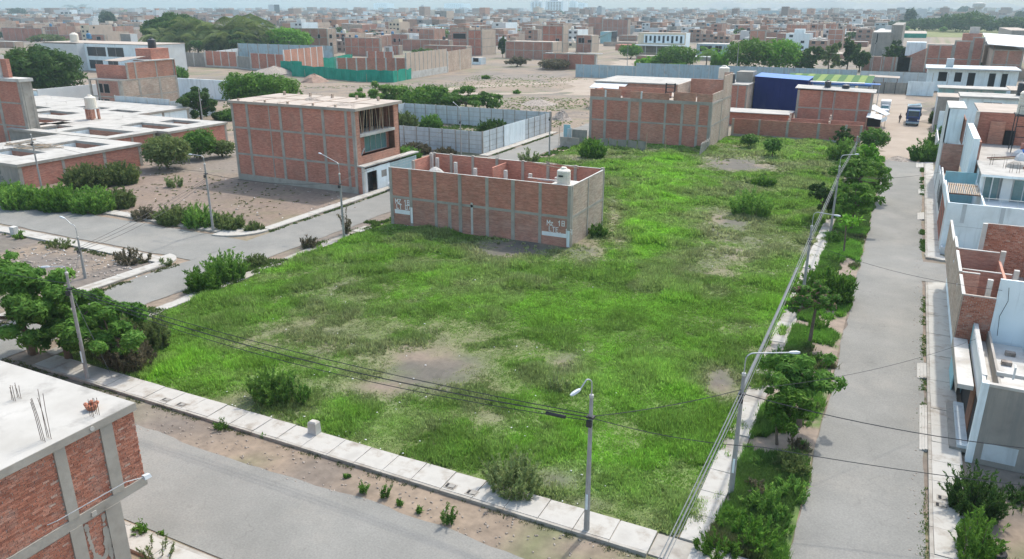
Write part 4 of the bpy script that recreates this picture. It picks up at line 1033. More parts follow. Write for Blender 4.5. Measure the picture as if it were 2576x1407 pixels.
for (a, b) in ((-0.8, -0.8), (0.5, -0.8), (-0.8, 0.5), (0.5, 0.5), (-0.15, -0.8)): ob('brick_pier', MB().box(bx + a, bx + a + 0.35, by + b, by + b + 0.35, 3.29, 5.1), M['brick_orange'], t)
ob('slab', MB().box(bx - 0.95, bx + 1.0, by - 0.95, by + 1.0, 5.1, 5.25), M['concrete_pale'], t)
tank('large cream water tank on a brick stand above the low white roofs', bx, by, 5.25, 0.95, 2.2, 'tank_white')
t = thing('timber_pile', 'pile of grey scrap timber on the nearest low white roof', 'timber pile', at(90, 372, 3.3) + (3.3,))
tx, ty = at(90, 372, 3.3)
for k in range(26):
    a = rnd.uniform(-0.5, 0.5) + 1.2; l = rnd.uniform(2, 5); cx_, cy_ = tx + rnd.uniform(-4, 3), ty + rnd.uniform(-1.6, 1.6)
    ob('plank', MB().tube([(cx_ - l / 2 * math.sin(a), cy_ - l / 2 * math.cos(a), 3.32 + rnd.uniform(0, .3)), (cx_ + l / 2 * math.sin(a), cy_ + l / 2 * math.cos(a), 3.36 + rnd.uniform(0, .8))], 0.07, 4), M['wood'] if k % 3 else M['concrete'], t)
# brick house cut by the left edge of the picture
P = thing('brick_house', 'tall brick house with concrete frame at the left edge beside the low white roofs', 'building', (-128, 79, 0))
lx_, ly_ = at(66, 206, 8.6)
hx = -127.6; hy = 78.6
hz = height(hx, hy, 210) + 0.2
frame_wall(P, 'x', hy, -1, [0, 3.6, hz * 0.68, hz], [-141, -134, hx], 'brick', beams=[3.6, hz * 0.68], colw=0.8)
frame_wall(P, 'y', hx, 1, [0, 3.6, hz * 0.68, hz], [hy + 0.3, hy + 1.9], 'concrete', beams=[3.6, hz * 0.68], colw=0.5)
plain_wall(P, 'y', -141, -1, hy + 0.3, hy + 1.9, 0, hz, 'brick_brown'); plain_wall(P, 'x', hy + 1.9, 1, -141, hx, 0, hz, 'brick_brown')
slab(P, -141.4, hx + 0.35, hy - 0.3, hy + 2.1, hz, hz + 0.5, 'concrete_pale')
ob('roof_column', MB().box(-134, -132.6, hy + .4, hy + 1.4, hz + 0.5, hz + 4), M['concrete_pale'], P); ob('roof_wall', MB().box(-132.5, -131, hy + .6, hy + 1.2, hz + 0.5, hz + 3.4), M['brick'], P)
# half-built house with the open frame
gx, gy = -154.5, 117.0
P = thing('unfinished_house', 'half-built brick house with bare concrete frame and dark window holes near the dense dark tree', 'building', (gx, gy, 0))
g2 = height(gx, gy, 204); g3 = height(gx, gy, 160)
x0 = xat(gy, 222, g2)
frame_wall(P, 'y', gx, 1, [0, g2 * 0.48, g2], [gy + 0.3, gy + 5, gy + 10.5, gy + 15.5], 'brick_tan', beams=[g2 * 0.48, g2], colw=0.45)
frame_wall(P, 'x', gy, -1, [0, g2 * 0.48, g2], [x0, xat(gy, 245, g2), gx], 'brick_brown', skip=((0, 0), (0, 1)), beams=[g2 * 0.48, g2], colw=0.5)
plain_wall(P, 'y', xat(gy, 240, g2), -1, gy, gy + 15.5, 0, g2, 'brick_brown'); plain_wall(P, 'x', gy + 15.5, 1, x0 + 3, gx, 0, g3, 'brick_brown')
for (a, b, z0, z1) in ((251, 262, .15, .40), (266, 279, .15, .40), (250, 261, .60, .88), (264, 277, .60, .88)):
    window(P, 'x', gy, -1, xat(gy, a, g2 * z0), xat(gy, b, g2 * z0), g2 * z0, g2 * z1, 1, 'concrete', 'inner_shade')
slab(P, x0, gx, gy, gy + 15.5, g2 - 0.1, g2 + 0.14, 'concrete', 'floor_slab')
uy = gy + 2.5
frame_wall(P, 'y', gx - 0.3, 1, [g2 + 0.14, g3], [uy, gy + 4.8, gy + 10.3, gy + 15.4], 'brick_orange', beams=[], colw=0.4)
plain_wall(P, 'x', uy, -1, xat(uy, 238, g3), gx - 0.3, g2 + 0.14, g3 - 0.6, 'brick')
slab(P, xat(uy, 290, g3), gx + 0.1, gy + 7, gy + 15.6, g3, g3 + 0.25, 'concrete_pale', 'roof_slab')
ob('awning', MB().hexa([(gx - 9, uy + 1, g3 + 0.1), (gx - 3, uy + 1, g3 + 0.1), (gx - 1, uy + 6, g3 + 1.0), (gx - 8, uy + 6, g3 + 0.6)], [(gx - 9, uy + 1, g3 + 0.2), (gx - 3, uy + 1, g3 + 0.2), (gx - 1, uy + 6, g3 + 1.1), (gx - 8, uy + 6, g3 + 0.7)]), M['roof_tan'], P)
ob('roof_room', MB().box(gx - 6, gx - 1, gy + 10, gy + 15, g3 + 0.25, g3 + 2.6), M['brick'], P)
tank('black water tank on the half-built concrete-frame house', gx - 3.2, gy + 12.5, g3 + 2.6, 0.9, 2.2, 'tank_black')
precast('precast_fence', 'grey concrete panel fence at the foot of the half-built house', 'x', 112.6, -1, -151, -134.5, 4.4, 3.3, 1, 'precast', cat='fence')
precast('precast_fence', 'short grey concrete panel fence running back from the half-built house', 'y', -134.4, 1, 112.6, 124, 4.0, 3.3, 1, 'precast', cat='fence')
t = thing('white_wall', 'high white boundary wall with a tan top under the dense dark tree', 'wall', (-178, 112, 0))
ob('wall', MB().box(-208, -176.2, 112, 112.4, 0, 4.3), M['white_blue'], t); ob('wall', MB().box(-176.2, -175.8, 112.0, 140, 0, 4.6), M['white'], t)
ob('coping', MB().box(-208, -176, 111.8, 113.4, 4.3, 4.5), M['roof_tan'], t)
t = thing('white_wall', 'pale blue-white garden wall right of the half-built house', 'wall', (-160, 150, 0))
wx, wy = at(430, 240, 0); wx2, wy2 = at(512, 225, 0)
wxc = -152
ob('wall', MB().box(-172, wxc, 146, 146.4, 0, 4.8), M['white_blue'], t); ob('wall', MB().box(wxc - 0.4, wxc, 146.4, 162, 0, 4.8), M['white'], t)
# the large white house with dark windows
wy = 196.0
xr, xl, xc = xat(wy, 375, 7), xat(wy, 110, 7), xat(wy, 214, 7)
wh = height(xat(wy, 300, 7), wy, 112)
P = thing('white_house', 'large white two-storey house with wide dark windows behind the half-built house', 'building', (xr, wy, 0))
plain_wall(P, 'x', wy, -1, xc, xr, 0, wh, 'white_blue'); plain_wall(P, 'y', xr, 1, wy, wy + 16, 0, wh, 'white')
plain_wall(P, 'x', wy + 16, 1, xl, xr, 0, wh, 'white'); plain_wall(P, 'x', wy - 3, -1, xl, xc - 0.2, 0, wh * 0.98, 'white'); plain_wall(P, 'y', xl, -1, wy, wy + 16, 0, wh, 'white')
plain_wall(P, 'y', xc, 1, wy - 3, wy, 0, wh, 'white')
slab(P, xl, xr + 0.1, wy, wy + 16.2, wh - 0.1, wh + 0.15, 'roof_tan')
for (a, b, z0, z1) in ((222, 268, .55, .88), (273, 313, .55, .88), (228, 262, .08, .40), (275, 300, .08, .40)):
    window(P, 'x', wy, -1, xat(wy, a, wh * z0), xat(wy, b, wh * z0), wh * z0, wh * z1, 2, 'white')
tx_ = xat(wy + 4, 189, wh)
tank('broad cream water tank on the large white house', tx_, wy + 4, wh + 0.15, 1.5, 3.4, 'tank_white')
tank('blue water tank on a slim stand on the large white house', xat(wy + 6, 226, wh), wy + 6, wh + 1.4, 0.9, 2.0, 'tank_blue')

# ================================================================== EAST SIDE HOUSES
# 1. grey-walled one-storey house, lower right
FX = 5.45
P = thing('grey_house', 'one-storey house with bare grey side wall and dark garage mouth at the lower right', 'building', (FX, 41.2, 0))
plain_wall(P, 'x', 41.2, -1, FX + 0.12, 17, 0, 4.35, 'stucco_grey', name='side_wall')
ob('wall_coping', MB().box(FX + 0.1, 17, 41.15, 41.42, 4.351, 4.50), M['concrete_pale'], P)
ob('corner_pilaster', MB().box(FX, FX + 0.32, 41.14, 41.5, 0, 4.52), M['white_blue'], P)
plain_wall(P, 'y', FX + 0.1, -1, 41.5, 42.2, 0, 4.3, 'white_blue', name='front_wall'); plain_wall(P, 'y', FX + 0.1, -1, 49.6, 50.2, 0, 4.3, 'turquoise', name='front_wall')
plain_wall(P, 'y', FX + 0.1, -1, 42.2, 49.6, 3.0, 4.3, 'white', name='front_wall')
ob('garage_shade', MB().box(FX + 2.2, FX + 2.3, 41.5, 50, 0, 3.0), M['inner_shade'], P)  # black panel carries the shade inside the garage
gd = ob('door', MB().box(FX + 0.12, FX + 0.2, 43.6, 45.4, 0.3, 2.95), M['wood_dark'], P)
for k in range(6):
    q = ob('door_board', MB().box(FX + 0.09, FX + 0.119, 43.62 + k * 0.3, 43.88 + k * 0.3, 0.32, 2.93), M['wood_dark'], P); q.parent = gd
ob('door', MB().box(FX + 0.13, FX + 0.2, 42.2, 43.55, 0.3, 2.95), M['inner_shade'], P)  # black panel painted as the shade in an open doorway
ob('door', MB().box(FX + 0.13, FX + 0.2, 45.45, 49.6, 0.02, 2.98), M['inner_shade'], P)  # shade of the garage mouth painted as a black sheet
ob('awning', MB().box(4.65, FX - 0.05, 43.3, 50.1, 3.05, 3.3), M['concrete_pale'], P)
ob('fascia', MB().box(4.63, 4.66, 43.28, 50.12, 2.75, 3.31), M['concrete'], P)
ob('front_side_panel', MB().box(5.0, 5.06, 49.4, 52.5, 0, 2.9), M['turquoise'], P)
for k, (x0, z) in enumerate(((4.72, 0.22), (5.05, 0.38))):
    ob('step', MB().box(x0, FX + 0.1, 41.9 + 0.01 * k, 47.2 - 0.01 * k, 0.1, z + 0.1), M['stucco_grey'] if k == 0 else M['precast'], P)
slab(P, FX + 0.15, 8.2, 41.45, 50.2, 3.1, 3.3, 'concrete_pale', 'terrace_slab')
ob('floor', MB().box(8.2, 17, 41.45, 50.2, 0.0, 0.1), M['concrete'], P)
ob('inner_wall', MB().box(8.1, 8.25, 41.45, 47.5, 0, 3.9), M['inner_shade'], P)  # black face stands in for shade in the patio
ob('inner_wall', MB().box(9.2, 9.35, 43.0, 50.2, 0, 4.6), M['white_blue'], P)
ob('concrete_beam', MB().box(6.3, 12, 43.6, 43.8, 4.0, 4.2), M['concrete_pale'], P)
ob('parapet_wall', MB().box(FX + 0.12, FX + 0.34, 42.6, 50.2, 3.3, 4.35), M['concrete_pale'], P)
ob('parapet_wall', MB().box(FX + 0.9, FX + 1.02, 41.5, 50.2, 3.3, 4.0), M['concrete'], P)
ob('pipe', MB().tube([(6.9, 42.6, 4.35), (6.9, 42.6, 5.0), (6.9, 42.9, 5.0)], 0.05, 6), M['white'], P)
ob('light_well_shade', MB().box(12.2, 13.4, 41.6, 50.1, .1, .16), M['inner_shade'], P)  # black sheet on the floor standing in for deep shade
for k in range(5): ob('clothes_line', MB().tube([(9.4, 43.2 + k * .5, 4.2), (13.5, 43.4 + k * .5, 4.15)], .012, 3), M['dark_metal'], P)
for (x, y, z) in ((6.4, 45.2, 3.3), (7.2, 48.4, 3.3), (6.9, 46.9, 3.3)): ob('roof_clutter', MB().box(x, x + .5, y, y + .35, z, z + .22), M['rubble'], P)
ob('wall_patch', MB().box(6.1, 7.6, 41.185, 41.197, .3, 1.25), M['precast'], P); ob('wall_patch', MB().box(8.4, 9.0, 41.185, 41.197, 2.1, 3.4), M['concrete'], P)
# 2. unfinished brick upper storey with a tall white party wall
P = thing('brick_house', 'unroofed brick upper storey with tan street face and tall white party wall beside the passage', 'building', (4.75, 50.3, 0))
plain_wall(P, 'x', 50.35, -1, 6.45, 17, 2.9, 7.2, 'white_blue', name='party_wall')
plain_wall(P, 'x', 50.34, -1, 5.3, 17, 0, 2.89, 'white_blue', name='party_wall')
wsb = ob('wall', MB().box(4.74, 6.44, 50.36, 50.5, 2.95, 6.0), M['mortar'], P)
brick_courses(P, wsb, 'x', 50.36, -1, [(4.76, 6.44, 2.95, 5.98)], None, 150)
for (a, b, z1) in ((50.5, 54.6, 5.9), (54.6, 55.1, 5.1), (55.1, 60.2, 5.95), (60.2, 60.9, 5.0), (60.9, 64.0, 6.0), (64.0, 70.8, 5.6)):
    ob('front_wall', MB().box(4.7, 4.84, a, b, 2.95, z1), M['brick_tan'], P)
    ob('wall_coping', MB().box(4.69, 4.87, a, b - 0.02, z1, z1 + 0.06), M['concrete_pale'], P)
plain_wall(P, 'y', 5.25, -1, 50.5, 70.9, 0, 2.9, 'white_blue', name='front_wall'); plain_wall(P, 'x', 70.9, 1, 5.3, 17, 0, 2.9, 'tan')
ob('floor_slab', MB().box(4.72, 17, 50.5, 70.95, 2.9, 3.05), M['roof_tan'], P)
for (y, x0, x1, z1) in ((55.2, 4.85, 5.9, 5.9), (58.0, 4.85, 8.0, 5.3), (61.0, 4.85, 7.4, 5.9)):
    ww = ob('cross_wall', MB().box(x0, x1, y, y + 0.14, 3.05, z1), M['brick_brown'], P)
    ob('wall_coping', MB().box(x0, x1, y - 0.01, y + 0.15, z1, z1 + 0.05), M['concrete_pale'], P)
wsb = ob('wall', MB().box(6.7, 17, 65.5, 65.65, 3.05, 6.9), M['mortar'], P)
brick_courses(P, wsb, 'x', 65.5, -1, [(6.72, 13, 3.1, 6.85)], None, 140)
for (x, y, z1) in ((6.4, 55.3, 5.6), (7.5, 61.2, 6.0), (6.5, 65.3, 6.9), (8.1, 58.2, 5.6)):
    ob('concrete_column', MB().box(x, x + 0.3, y - 0.06, y + 0.24, 3.05, z1), M['concrete_pale'], P)
ob('inner_wall', MB().box(7.4, 7.55, 55.4, 60.9, 3.05, 5.4), M['brick_orange'], P)
ob('back_wall', MB().box(16.8, 17, 50.5, 65.5, 3.05, 7.0), M['brick_tan'], P)
ob('planter', MB().box(5.35, 5.5, 60, 70.6, 0, 0.5), M['white'], P)
for x, y in ((8.6, 60.5), (9.4, 63.6)): rebar(P, x, y, 3.1, 1.7, 4)
ob('wall_cable', MB().tube([(6.9, 50.18, 6.8), (7.0, 50.17, 6.0), (6.75, 50.17, 5.0), (6.85, 50.17, 3.8)], 0.02, 4), M['dark_metal'], P)
ob('wall_light', MB().box(8.3, 8.8, 50.05, 50.2, 4.2, 4.5), M['stucco_grey'], P)
# 3. white corner house with courtyard, pergola and glass terrace room
P = thing('white_house', 'white corner house with a slatted pergola court and glazed terrace room north of the passage', 'building', (4.95, 81.7, 0))
plain_wall(P, 'x', 81.8, -1, 4.95, 20, 0, 4.75, 'white_blue', name='side_wall')
plain_wall(P, 'y', 4.95, -1, 81.95, 84.5, 0, 4.75, 'white', name='front_wall')
plain_wall(P, 'y', 4.95, -1, 84.5, 93, 3.5, 4.75, 'white_blue', name='front_wall')
gr = ob('garage_door', MB().box(4.99, 5.06, 84.5, 93.0, 0.05, 3.5), M['wood_dark'], P)
for k in range(9):
    q = ob('door_slat', MB().box(4.95, 4.985, 84.52, 92.98, 0.12 + k * 0.38, 0.40 + k * 0.38), M['wood_dark'] if k % 2 else M['tile_red'], P); q.parent = gr
ob('wall_line', MB().box(5.2, 19, 81.785, 81.797, 2.55, 2.6), M['precast'], P)
plain_wall(P, 'y', 4.95, -1, 93, 104, 0, 4.2, 'white', name='front_wall')
ob('window_strip', MB().box(4.93, 4.948, 93.6, 98.5, 1.2, 3.4), M['inner_shade'], P)
pl = ob('planter', MB().box(5.15, 8.1, 80.6, 80.75, 0, 0.7), M['white'], P); ob('planter', MB().box(5.0, 5.15, 80.6, 81.64, 0, 0.7), M['white'], P)
ob('court_floor', MB().box(5.1, 8.0, 82, 97, 0.3, 0.42), M['precast_dark'], P)
plain_wall(P, 'x', 97.0, -1, 5.1, 8.2, 0.3, 5.0, 'turquoise', name='court_wall')
plain_wall(P, 'y', 8.1, -1, 82.0, 97, 0.3, 4.3, 'white_blue', name='court_wall')
pg = ob('pergola', MB().box(5.15, 8.05, 88.0, 88.12, 4.32, 4.45).box(5.15, 8.05, 92.6, 92.72, 4.32, 4.45), M['wood_dark'], P)
for k in range(17):
    x = 5.25 + k * 0.168
    q = ob('slat', MB().box(x, x + 0.09, 87.7, 93.0, 4.46 + 0.004 * (k % 3), 4.53), M['wood'] if k % 4 else M['roof_tan'], P); q.parent = pg
ob('balcony_slab', MB().box(8.2, 20, 86.6, 111, 3.25, 3.5), M['white'], P)
ob('balcony_edge', MB().box(8.2, 20, 86.4, 86.58, 3.2, 3.55), M['white_blue'], P)
rl = MB()
for x in (8.3, 9.7, 11.1, 12.5, 13.9, 15.3, 17): rl.box(x, x + 0.03, 86.7, 86.73, 3.5, 4.45)
rl.box(8.3, 17, 86.69, 86.735, 4.45, 4.5)
ob('railing', rl, M['steel'], P)
plain_wall(P, 'x', 91.2, -1, 8.3, 20, 3.5, 6.0, 'precast', name='terrace_wall')
ob('white_pier', MB().box(9.9, 10.8, 90.6, 91.0, 3.5, 6.0), M['white'], P)
window(P, 'x', 91.04, -1, 10.95, 15.5, 3.6, 5.7, 5, 'white', 'glass_teal', 0.05)
window(P, 'x', 91.04, -1, 8.4, 9.7, 3.6, 5.8, 2, 'steel', 'glass_teal', 0.05)
plain_wall(P, 'y', 8.15, -1, 91.0, 111, 3.5, 6.0, 'white_blue', name='terrace_side_wall')
slab(P, 7.9, 20, 89.9, 111.2, 6.0, 6.22, 'roof_white')
ob('slab_edge', MB().box(7.9, 20, 89.86, 89.895, 5.98, 6.2), M['white_blue'], P)
for x in (8.3, 9.0): ob('terrace_post', MB().tube([(x, 90.2, 3.5), (x, 90.2, 6.0)], 0.05, 6), M['white'], P)
for (x, y) in ((10.6, 92.2), (11.2, 92.0), (10.2, 94.4), (9.1, 95.8)): rebar(P, x, y, 6.22, 1.1, 4)
ob('cement_heap', MB().tube_z(11.3, 95.5, [(1.0, 6.21), (0.75, 6.6), (0.3, 6.85)], 9), M['concrete'], P)
bm = MB()
for k in range(7): bm.tube([(12.0 + rnd.uniform(-.2, .4), 93.5 + k * 0.2, 6.3 + 0.07 * (k % 3)), (14.6, 93.3 + k * 0.25, 6.3 + 0.06 * (k % 4))], 0.06, 4)
ob('timber_stack', bm, M['wood_dark'], P)
ob('garden_grille', MB().box(4.93, 4.96, 99.2, 103.6, 0.9, 2.8), M['dark_metal'], P)
for (y0, y1) in ((99.4, 100.9), (101.4, 103.2)): window(P, 'y', 4.95, -1, y0, y1, 1.1, 2.6, 2, 'white')
window(P, 'y', 8.15, -1, 93.2, 95.4, 3.9, 5.6, 2, 'white', 'glass_teal'); window(P, 'y', 8.15, -1, 100, 103, 3.9, 5.6, 2, 'white', 'glass_teal')
for k in range(4): ob('wall_stain', MB().box(6.2 + k * 3.1, 6.55 + k * 3.1, 81.788, 81.796, 2.9 - .4 * (k % 2), 4.7), M['precast'], P)
for (x, y) in ((12.8, 96.5), (15.0, 99.0), (14.1, 103.0)): ob('roof_clutter', MB().box(x, x + 1.1, y, y + .7, 6.22, 6.7), M['rubble'], P)
ob('roof_clutter', MB().tube([(9.2, 99, 6.3), (12.2, 101.5, 6.35)], .09, 5), M['wood'], P); ob('roof_clutter', MB().tube([(9.0, 100, 6.3), (12.4, 102.3, 6.35)], .07, 5), M['wood_dark'], P)
ob('sill_band', MB().box(8.2, 20, 86.36, 86.39, 3.15, 3.24), M['precast_dark'], P)
for (a, b) in ((8.6, 10.0), (11.8, 15.2)): ob('lower_window', MB().box(a, b, 86.5, 86.57, 2.3, 3.1), M['glass'], P)
# 4. row of taller part-finished houses further up
P = thing('white_house', 'white stair tower and brown brick storey half way up the right street', 'building', (4.95, 104, 0))
plain_wall(P, 'x', 111.5, -1, 4.9, 6.7, 6.0, 10.2, 'white_blue', name='tower_wall'); plain_wall(P, 'y', 4.9, -1, 111.5, 120, 0, 10.2, 'white', name='tower_wall'); plain_wall(P, 'y', 6.9, -1, 111.0, 120, 6, 9.0, 'brick_brown', name='inner_wall')
plain_wall(P, 'x', 111.0, -1, 5.0, 7.2, 2.2, 5.95, 'brick_brown', name='yard_wall'); plain_wall(P, 'x', 105, -1, 5.0, 7.0, 0, 3.0, 'turquoise', name='yard_wall')
ob('party_wall', MB().box(7.2, 7.85, 98.0, 111.3, 3.5, 8.6), M['white_blue'], P)
ob('wall_end', MB().box(7.86, 8.1, 98.6, 111.1, 3.5, 8.2), M['brick_brown'], P)
slab(P, 4.9, 6.9, 111.5, 120, 10.2, 10.35, 'concrete_pale')
plain_wall(P, 'x', 111.3, -1, 8.1, 18, 6.22, 10.0, 'brick', name='brick_storey')
ob('brick_cover', MB().box(9.6, 11.2, 110.9, 111.14, 6.3, 9.0), M['brick_orange'], P)
ob('concrete_column', MB().box(7.9, 8.3, 110.9, 111.4, 6.22, 10.1), M['concrete_pale'], P)
ob('doorway', MB().box(11.3, 12.4, 111.0, 111.14, 6.25, 8.0), M['inner_shade'], P)
slab(P, 8.2, 18, 111.35, 122, 9.9, 10.05, 'roof_tan')
plain_wall(P, 'y', 4.95, -1, 104.1, 111, 0, 3.2, 'white', name='front_wall')
ob('low_room', MB().box(12.4, 16, 103.5, 104.2, 6.22, 7.6), M['brick'], P)
t = thing('tank_tower', 'dark steel tower carrying the big cream tank at the right edge', 'tower', (13, 107, 6.22))
tw = MB()
for (x, y) in ((11.7, 105.6), (14.4, 105.6), (11.7, 108.2), (14.4, 108.2)): tw.tube([(x, y, 6.22), (x, y, 10.4)], 0.07, 4)
for (x, y) in ((11.7, 105.6), (14.4, 105.6), (11.7, 108.2), (14.4, 108.2)): ob('leg', MB().tube([(x, y, 6.22), (x, y, 10.35)], 0.07, 4), M['dark_metal'], t)
for z in (8.0, 9.2):
    ob('brace', MB().tube([(11.7, 105.6, z), (14.4, 105.6, z)], 0.05, 4), M['dark_metal'], t)
ob('platform', MB().box(11.5, 14.6, 105.4, 108.4, 10.35, 10.5), M['dark_metal'], t)
rb = MB()
for x in (11.7, 13, 14.4): rb.tube([(x, 105.6, 10.5), (x, 105.6, 11.5)], 0.03, 4)
rb.tube([(11.7, 105.6, 11.5), (14.4, 105.6, 11.5)], 0.03, 4)
ob('railing', rb, M['dark_metal'], t)
tank('big cream water tank on a dark steel tower at the right edge', 13.1, 107.2, 10.5, 1.5, 2.9, 'tank_white')
t = thing('scrap_heap', 'heap of cloths and blue sheeting on the terrace roof under the tank tower', 'scrap heap', (13, 101, 6.22))
for k in range(9): ob('scrap', MB().tube_z(12.2 + 0.5 * k % 3, 100.5 + 0.4 * k, [(0.6, 6.22), (0.5 + 0.1 * (k % 3), 6.6 + 0.1 * k % 0.5), (0.2, 7.0)], 6), M[['white', 'blue_roof_lit', 'rubble'][k % 3]], t)
P = thing('white_house', 'white flat-roofed house with a dark window behind the brick storey', 'building', (8.2, 150, 0))
plain_wall(P, 'x', 150, -1, 8.2, 20, 0, 8, 'white_blue'); plain_wall(P, 'y', 8.2, -1, 150.2, 157, 0, 8, 'white'); slab(P, 7.9, 20.2, 149.7, 157, 8, 8.3, 'roof_white')
window(P, 'x', 150, -1, 11.4, 14.0, 5.9, 7.4, 2, 'white')
plain_wall(P, 'y', 5.2, -1, 133, 147, 0, 3.2, 'white', name='yard_wall'); plain_wall(P, 'x', 147, -1, 5.2, 8.2, 0, 6, 'white_blue', name='yard_wall')
P = thing('grey_house', 'tall dark grey rough-rendered house side wall facing the dirt yard', 'building', (5.3, 168, 0))
plain_wall(P, 'x', 168, -1, 5.3, 10.2, 0, 6.3, 'stucco_grey'); plain_wall(P, 'y', 5.3, -1, 168.2, 176, 0, 6.3, 'white'); slab(P, 5.2, 16, 168.1, 176, 6.2, 6.35, 'roof_tan'); plain_wall(P, 'x', 168.1, -1, 10.2, 16, 0, 6.2, 'white')
P = thing('turquoise_house', 'turquoise-walled house under a long white roof at the end of the dirt yard', 'building', (6.5, 205, 0))
plain_wall(P, 'x', 205, -1, 6.3, 19.5, 0, 4.8, 'turquoise'); plain_wall(P, 'y', 6.3, -1, 205.2, 211, 0, 4.8, 'turquoise'); slab(P, 6.0, 20, 203.9, 211, 4.8, 5.0, 'roof_white')
for k in range(3): ob('wall_panel', MB().box(9.5 + k * 2.7, 11.9 + k * 2.7, 204.93, 204.99, 2.4, 4.5), M['precast'], P)
P = thing('metal_shed', 'dark corrugated shed at the far right behind the tank', 'shed', (20.5, 205, 0))
for k in range(14): ob('corrugated_sheet', MB().box(20.3 + k * 0.9, 21.15 + k * 0.9, 204.8 - 0.08 * (k % 2), 205, 2.0, 4.8), M['stucco_grey'], P)
ob('doorway', MB().box(20.3, 33, 205.0, 205.1, 0, 2.0), M['inner_shade'], P); slab(P, 20.2, 33, 204.6, 216, 4.8, 4.95, 'roof_tan')
tank('black water tank before the dark corrugated shed', 17.2, 155, 8.3, 1.0, 2.4, 'tank_black')
P = thing('white_house', 'white row with dark door and window holes below the stepped brick gable', 'building', (4, 252, 0))
plain_wall(P, 'x', 252, -1, 4.2, 26, 0, 6.0, 'white_blue'); slab(P, 3.6, 26.4, 250.6, 266, 6.0, 6.3, 'precast', 'roof_slab'); plain_wall(P, 'y', 4.2, -1, 252.2, 266, 0, 6, 'white')
for (a, b, z0, z1) in ((7, 9.2, 2.7, 5.2), (11, 12.8, 2.7, 5.2), (14.2, 16, 0.2, 5.2), (19.2, 20.8, 0.2, 5.2), (22.2, 23.6, 0.2, 5.2)): window(P, 'x', 252, -1, a, b, z0, z1, 1, 'white_blue', 'inner_shade')
ob('grey_box', MB().box(8.6, 10.4, 255, 257, 6.3, 8.6), M['precast'], P)

# ================================================================== STREET LIGHT POLES
def arc_arm(x, y, z, dx, dy, rise, reach, droop=0.0):
    L = math.hypot(dx, dy); dx, dy = dx / L, dy / L
    pts = [(x, y, z - 0.4), (x, y, z + rise * 0.55)]
    for k in range(1, 6):
        a = k / 5 * math.pi / 2; r = min(rise * 0.32, 0.34)
        pts.append((x + dx * r * (1 - math.cos(a)), y + dy * r * (1 - math.cos(a)), z + rise - r + r * math.sin(a)))
    pts.append((x + dx * reach, y + dy * reach, z + rise - droop))
    return pts, (dx, dy), (x + dx * reach, y + dy * reach, z + rise - droop)
d_cam = lambda x, y: math.hypot(x, y)
def lamp_pole(label, x, y, h, arm=None, group='street light poles along the streets', label_band=True, boxes=True):
    """arm: (dx, dy, rise, reach, droop) with dx, dy the way the lamp points"""
    t = thing('street_light' if arm else 'utility_pole', label, 'street light' if arm else 'utility pole', (x, y, 0), 0, group)
    ob('pole', MB().tube([(x, y, -0.1), (x, y, h * 0.5), (x, y, h)], [0.135, 0.105, 0.078], 10), M['pole'], t)
    ob('pole_cap', MB().tube_z(x, y, [(0.10, h), (0.10, h + 0.12), (0.06, h + 0.15)], 8), M['concrete_pale'], t)
    ob('bracket', MB().box(x - 0.16, x + 0.16, y - 0.13, y + 0.13, h - 0.95, h - 0.87), M['dark_metal'], t)
    if boxes: ob('junction_box', MB().box(x - 0.11, x + 0.11, y - 0.24, y - 0.10, h - 1.3, h - 1.02), M['dark_metal'], t)
    if label_band and d_cam(x, y) < 62: ob('sticker', MB().box(x - .045, x + .05, y - .15, y - .11, 1.3, 2.05), M['white_blue'], t)
    if arm:
        dx, dy, rise, reach, droop = arm
        pts, (ux, uy), e = arc_arm(x, y, h, dx, dy, rise, reach, droop)
        ob('lamp_arm', MB().tube(pts, 0.03, 6), M['steel'], t)
        s_ = -droop / max(reach, .1) * 0.5
        hb = MB(); px, py = -uy, ux
        prof = [(0.0, 0.045, 0.03), (0.12, 0.085, 0.055), (0.36, 0.095, 0.06), (0.5, 0.05, 0.035)]
        q = []
        for (l, wd, th) in prof:
            c = (e[0] + ux * l, e[1] + uy * l, e[2] + s_ * l)
            q.append([(c[0] - px * wd, c[1] - py * wd, c[2] - th * 0.5), (c[0] + px * wd, c[1] + py * wd, c[2] - th * 0.5), (c[0] + px * wd * .7, c[1] + py * wd * .7, c[2] + th), (c[0] - px * wd * .7, c[1] - py * wd * .7, c[2] + th)])
        for a, b in zip(q[:-1], q[1:]):
            for i in range(4): hb.quad([a[i], a[(i + 1) % 4], b[(i + 1) % 4], b[i]])
        hb.quad(q[0][::-1]); hb.quad(q[-1])
        ob('lamp_head', hb, M['lamp'], t)
    return (x, y, h)
def dirpx(x, y, z, tx, ty):                               # horizontal vector to the point of height z seen at tx, ty
    a = at(tx, ty, z); return a[0] - x, a[1] - y
POL = {}
def pole_px(key, label, bx, by, top, lamp=None, rise=1.2, droop=0.0, boxes=True):
    x, y = at(bx, by); h = height(x, y, top)
    arm = None
    if lamp:
        dx, dy = dirpx(x, y, h + rise - droop, *lamp); arm = (dx, dy, rise, max(0.6, math.hypot(dx, dy) - 0.6), droop)
    POL[key] = lamp_pole(label, x, y, h, arm, boxes=boxes)
pole_px('F', 'street light on the front pavement with its bent lamp arm pointing left', 1475, 1340, 1000, (1442, 985), 0.9, 0.35)
pole_px('R1', 'nearest street light of the row beside the right street, on the broken path', 1838, 1245, 945, (2018, 887), 1.1)
pole_px('R2', 'second street light up the right street, behind the bush with the pink tips', 2014, 783, 572, (2118, 545), 1.2)
pole_px('R3', 'third street light up the right street, half hidden among the verge trees', 2088, 590, 421, (2163, 388), 1.2)
pole_px('R4', 'plain concrete pole at the far end of the verge trees', 2143, 440, 345)
pole_px('L', 'street light at the front left corner beside the fallen-looking tree', 222, 958, 690, (97, 674), 0.5, -0.05)
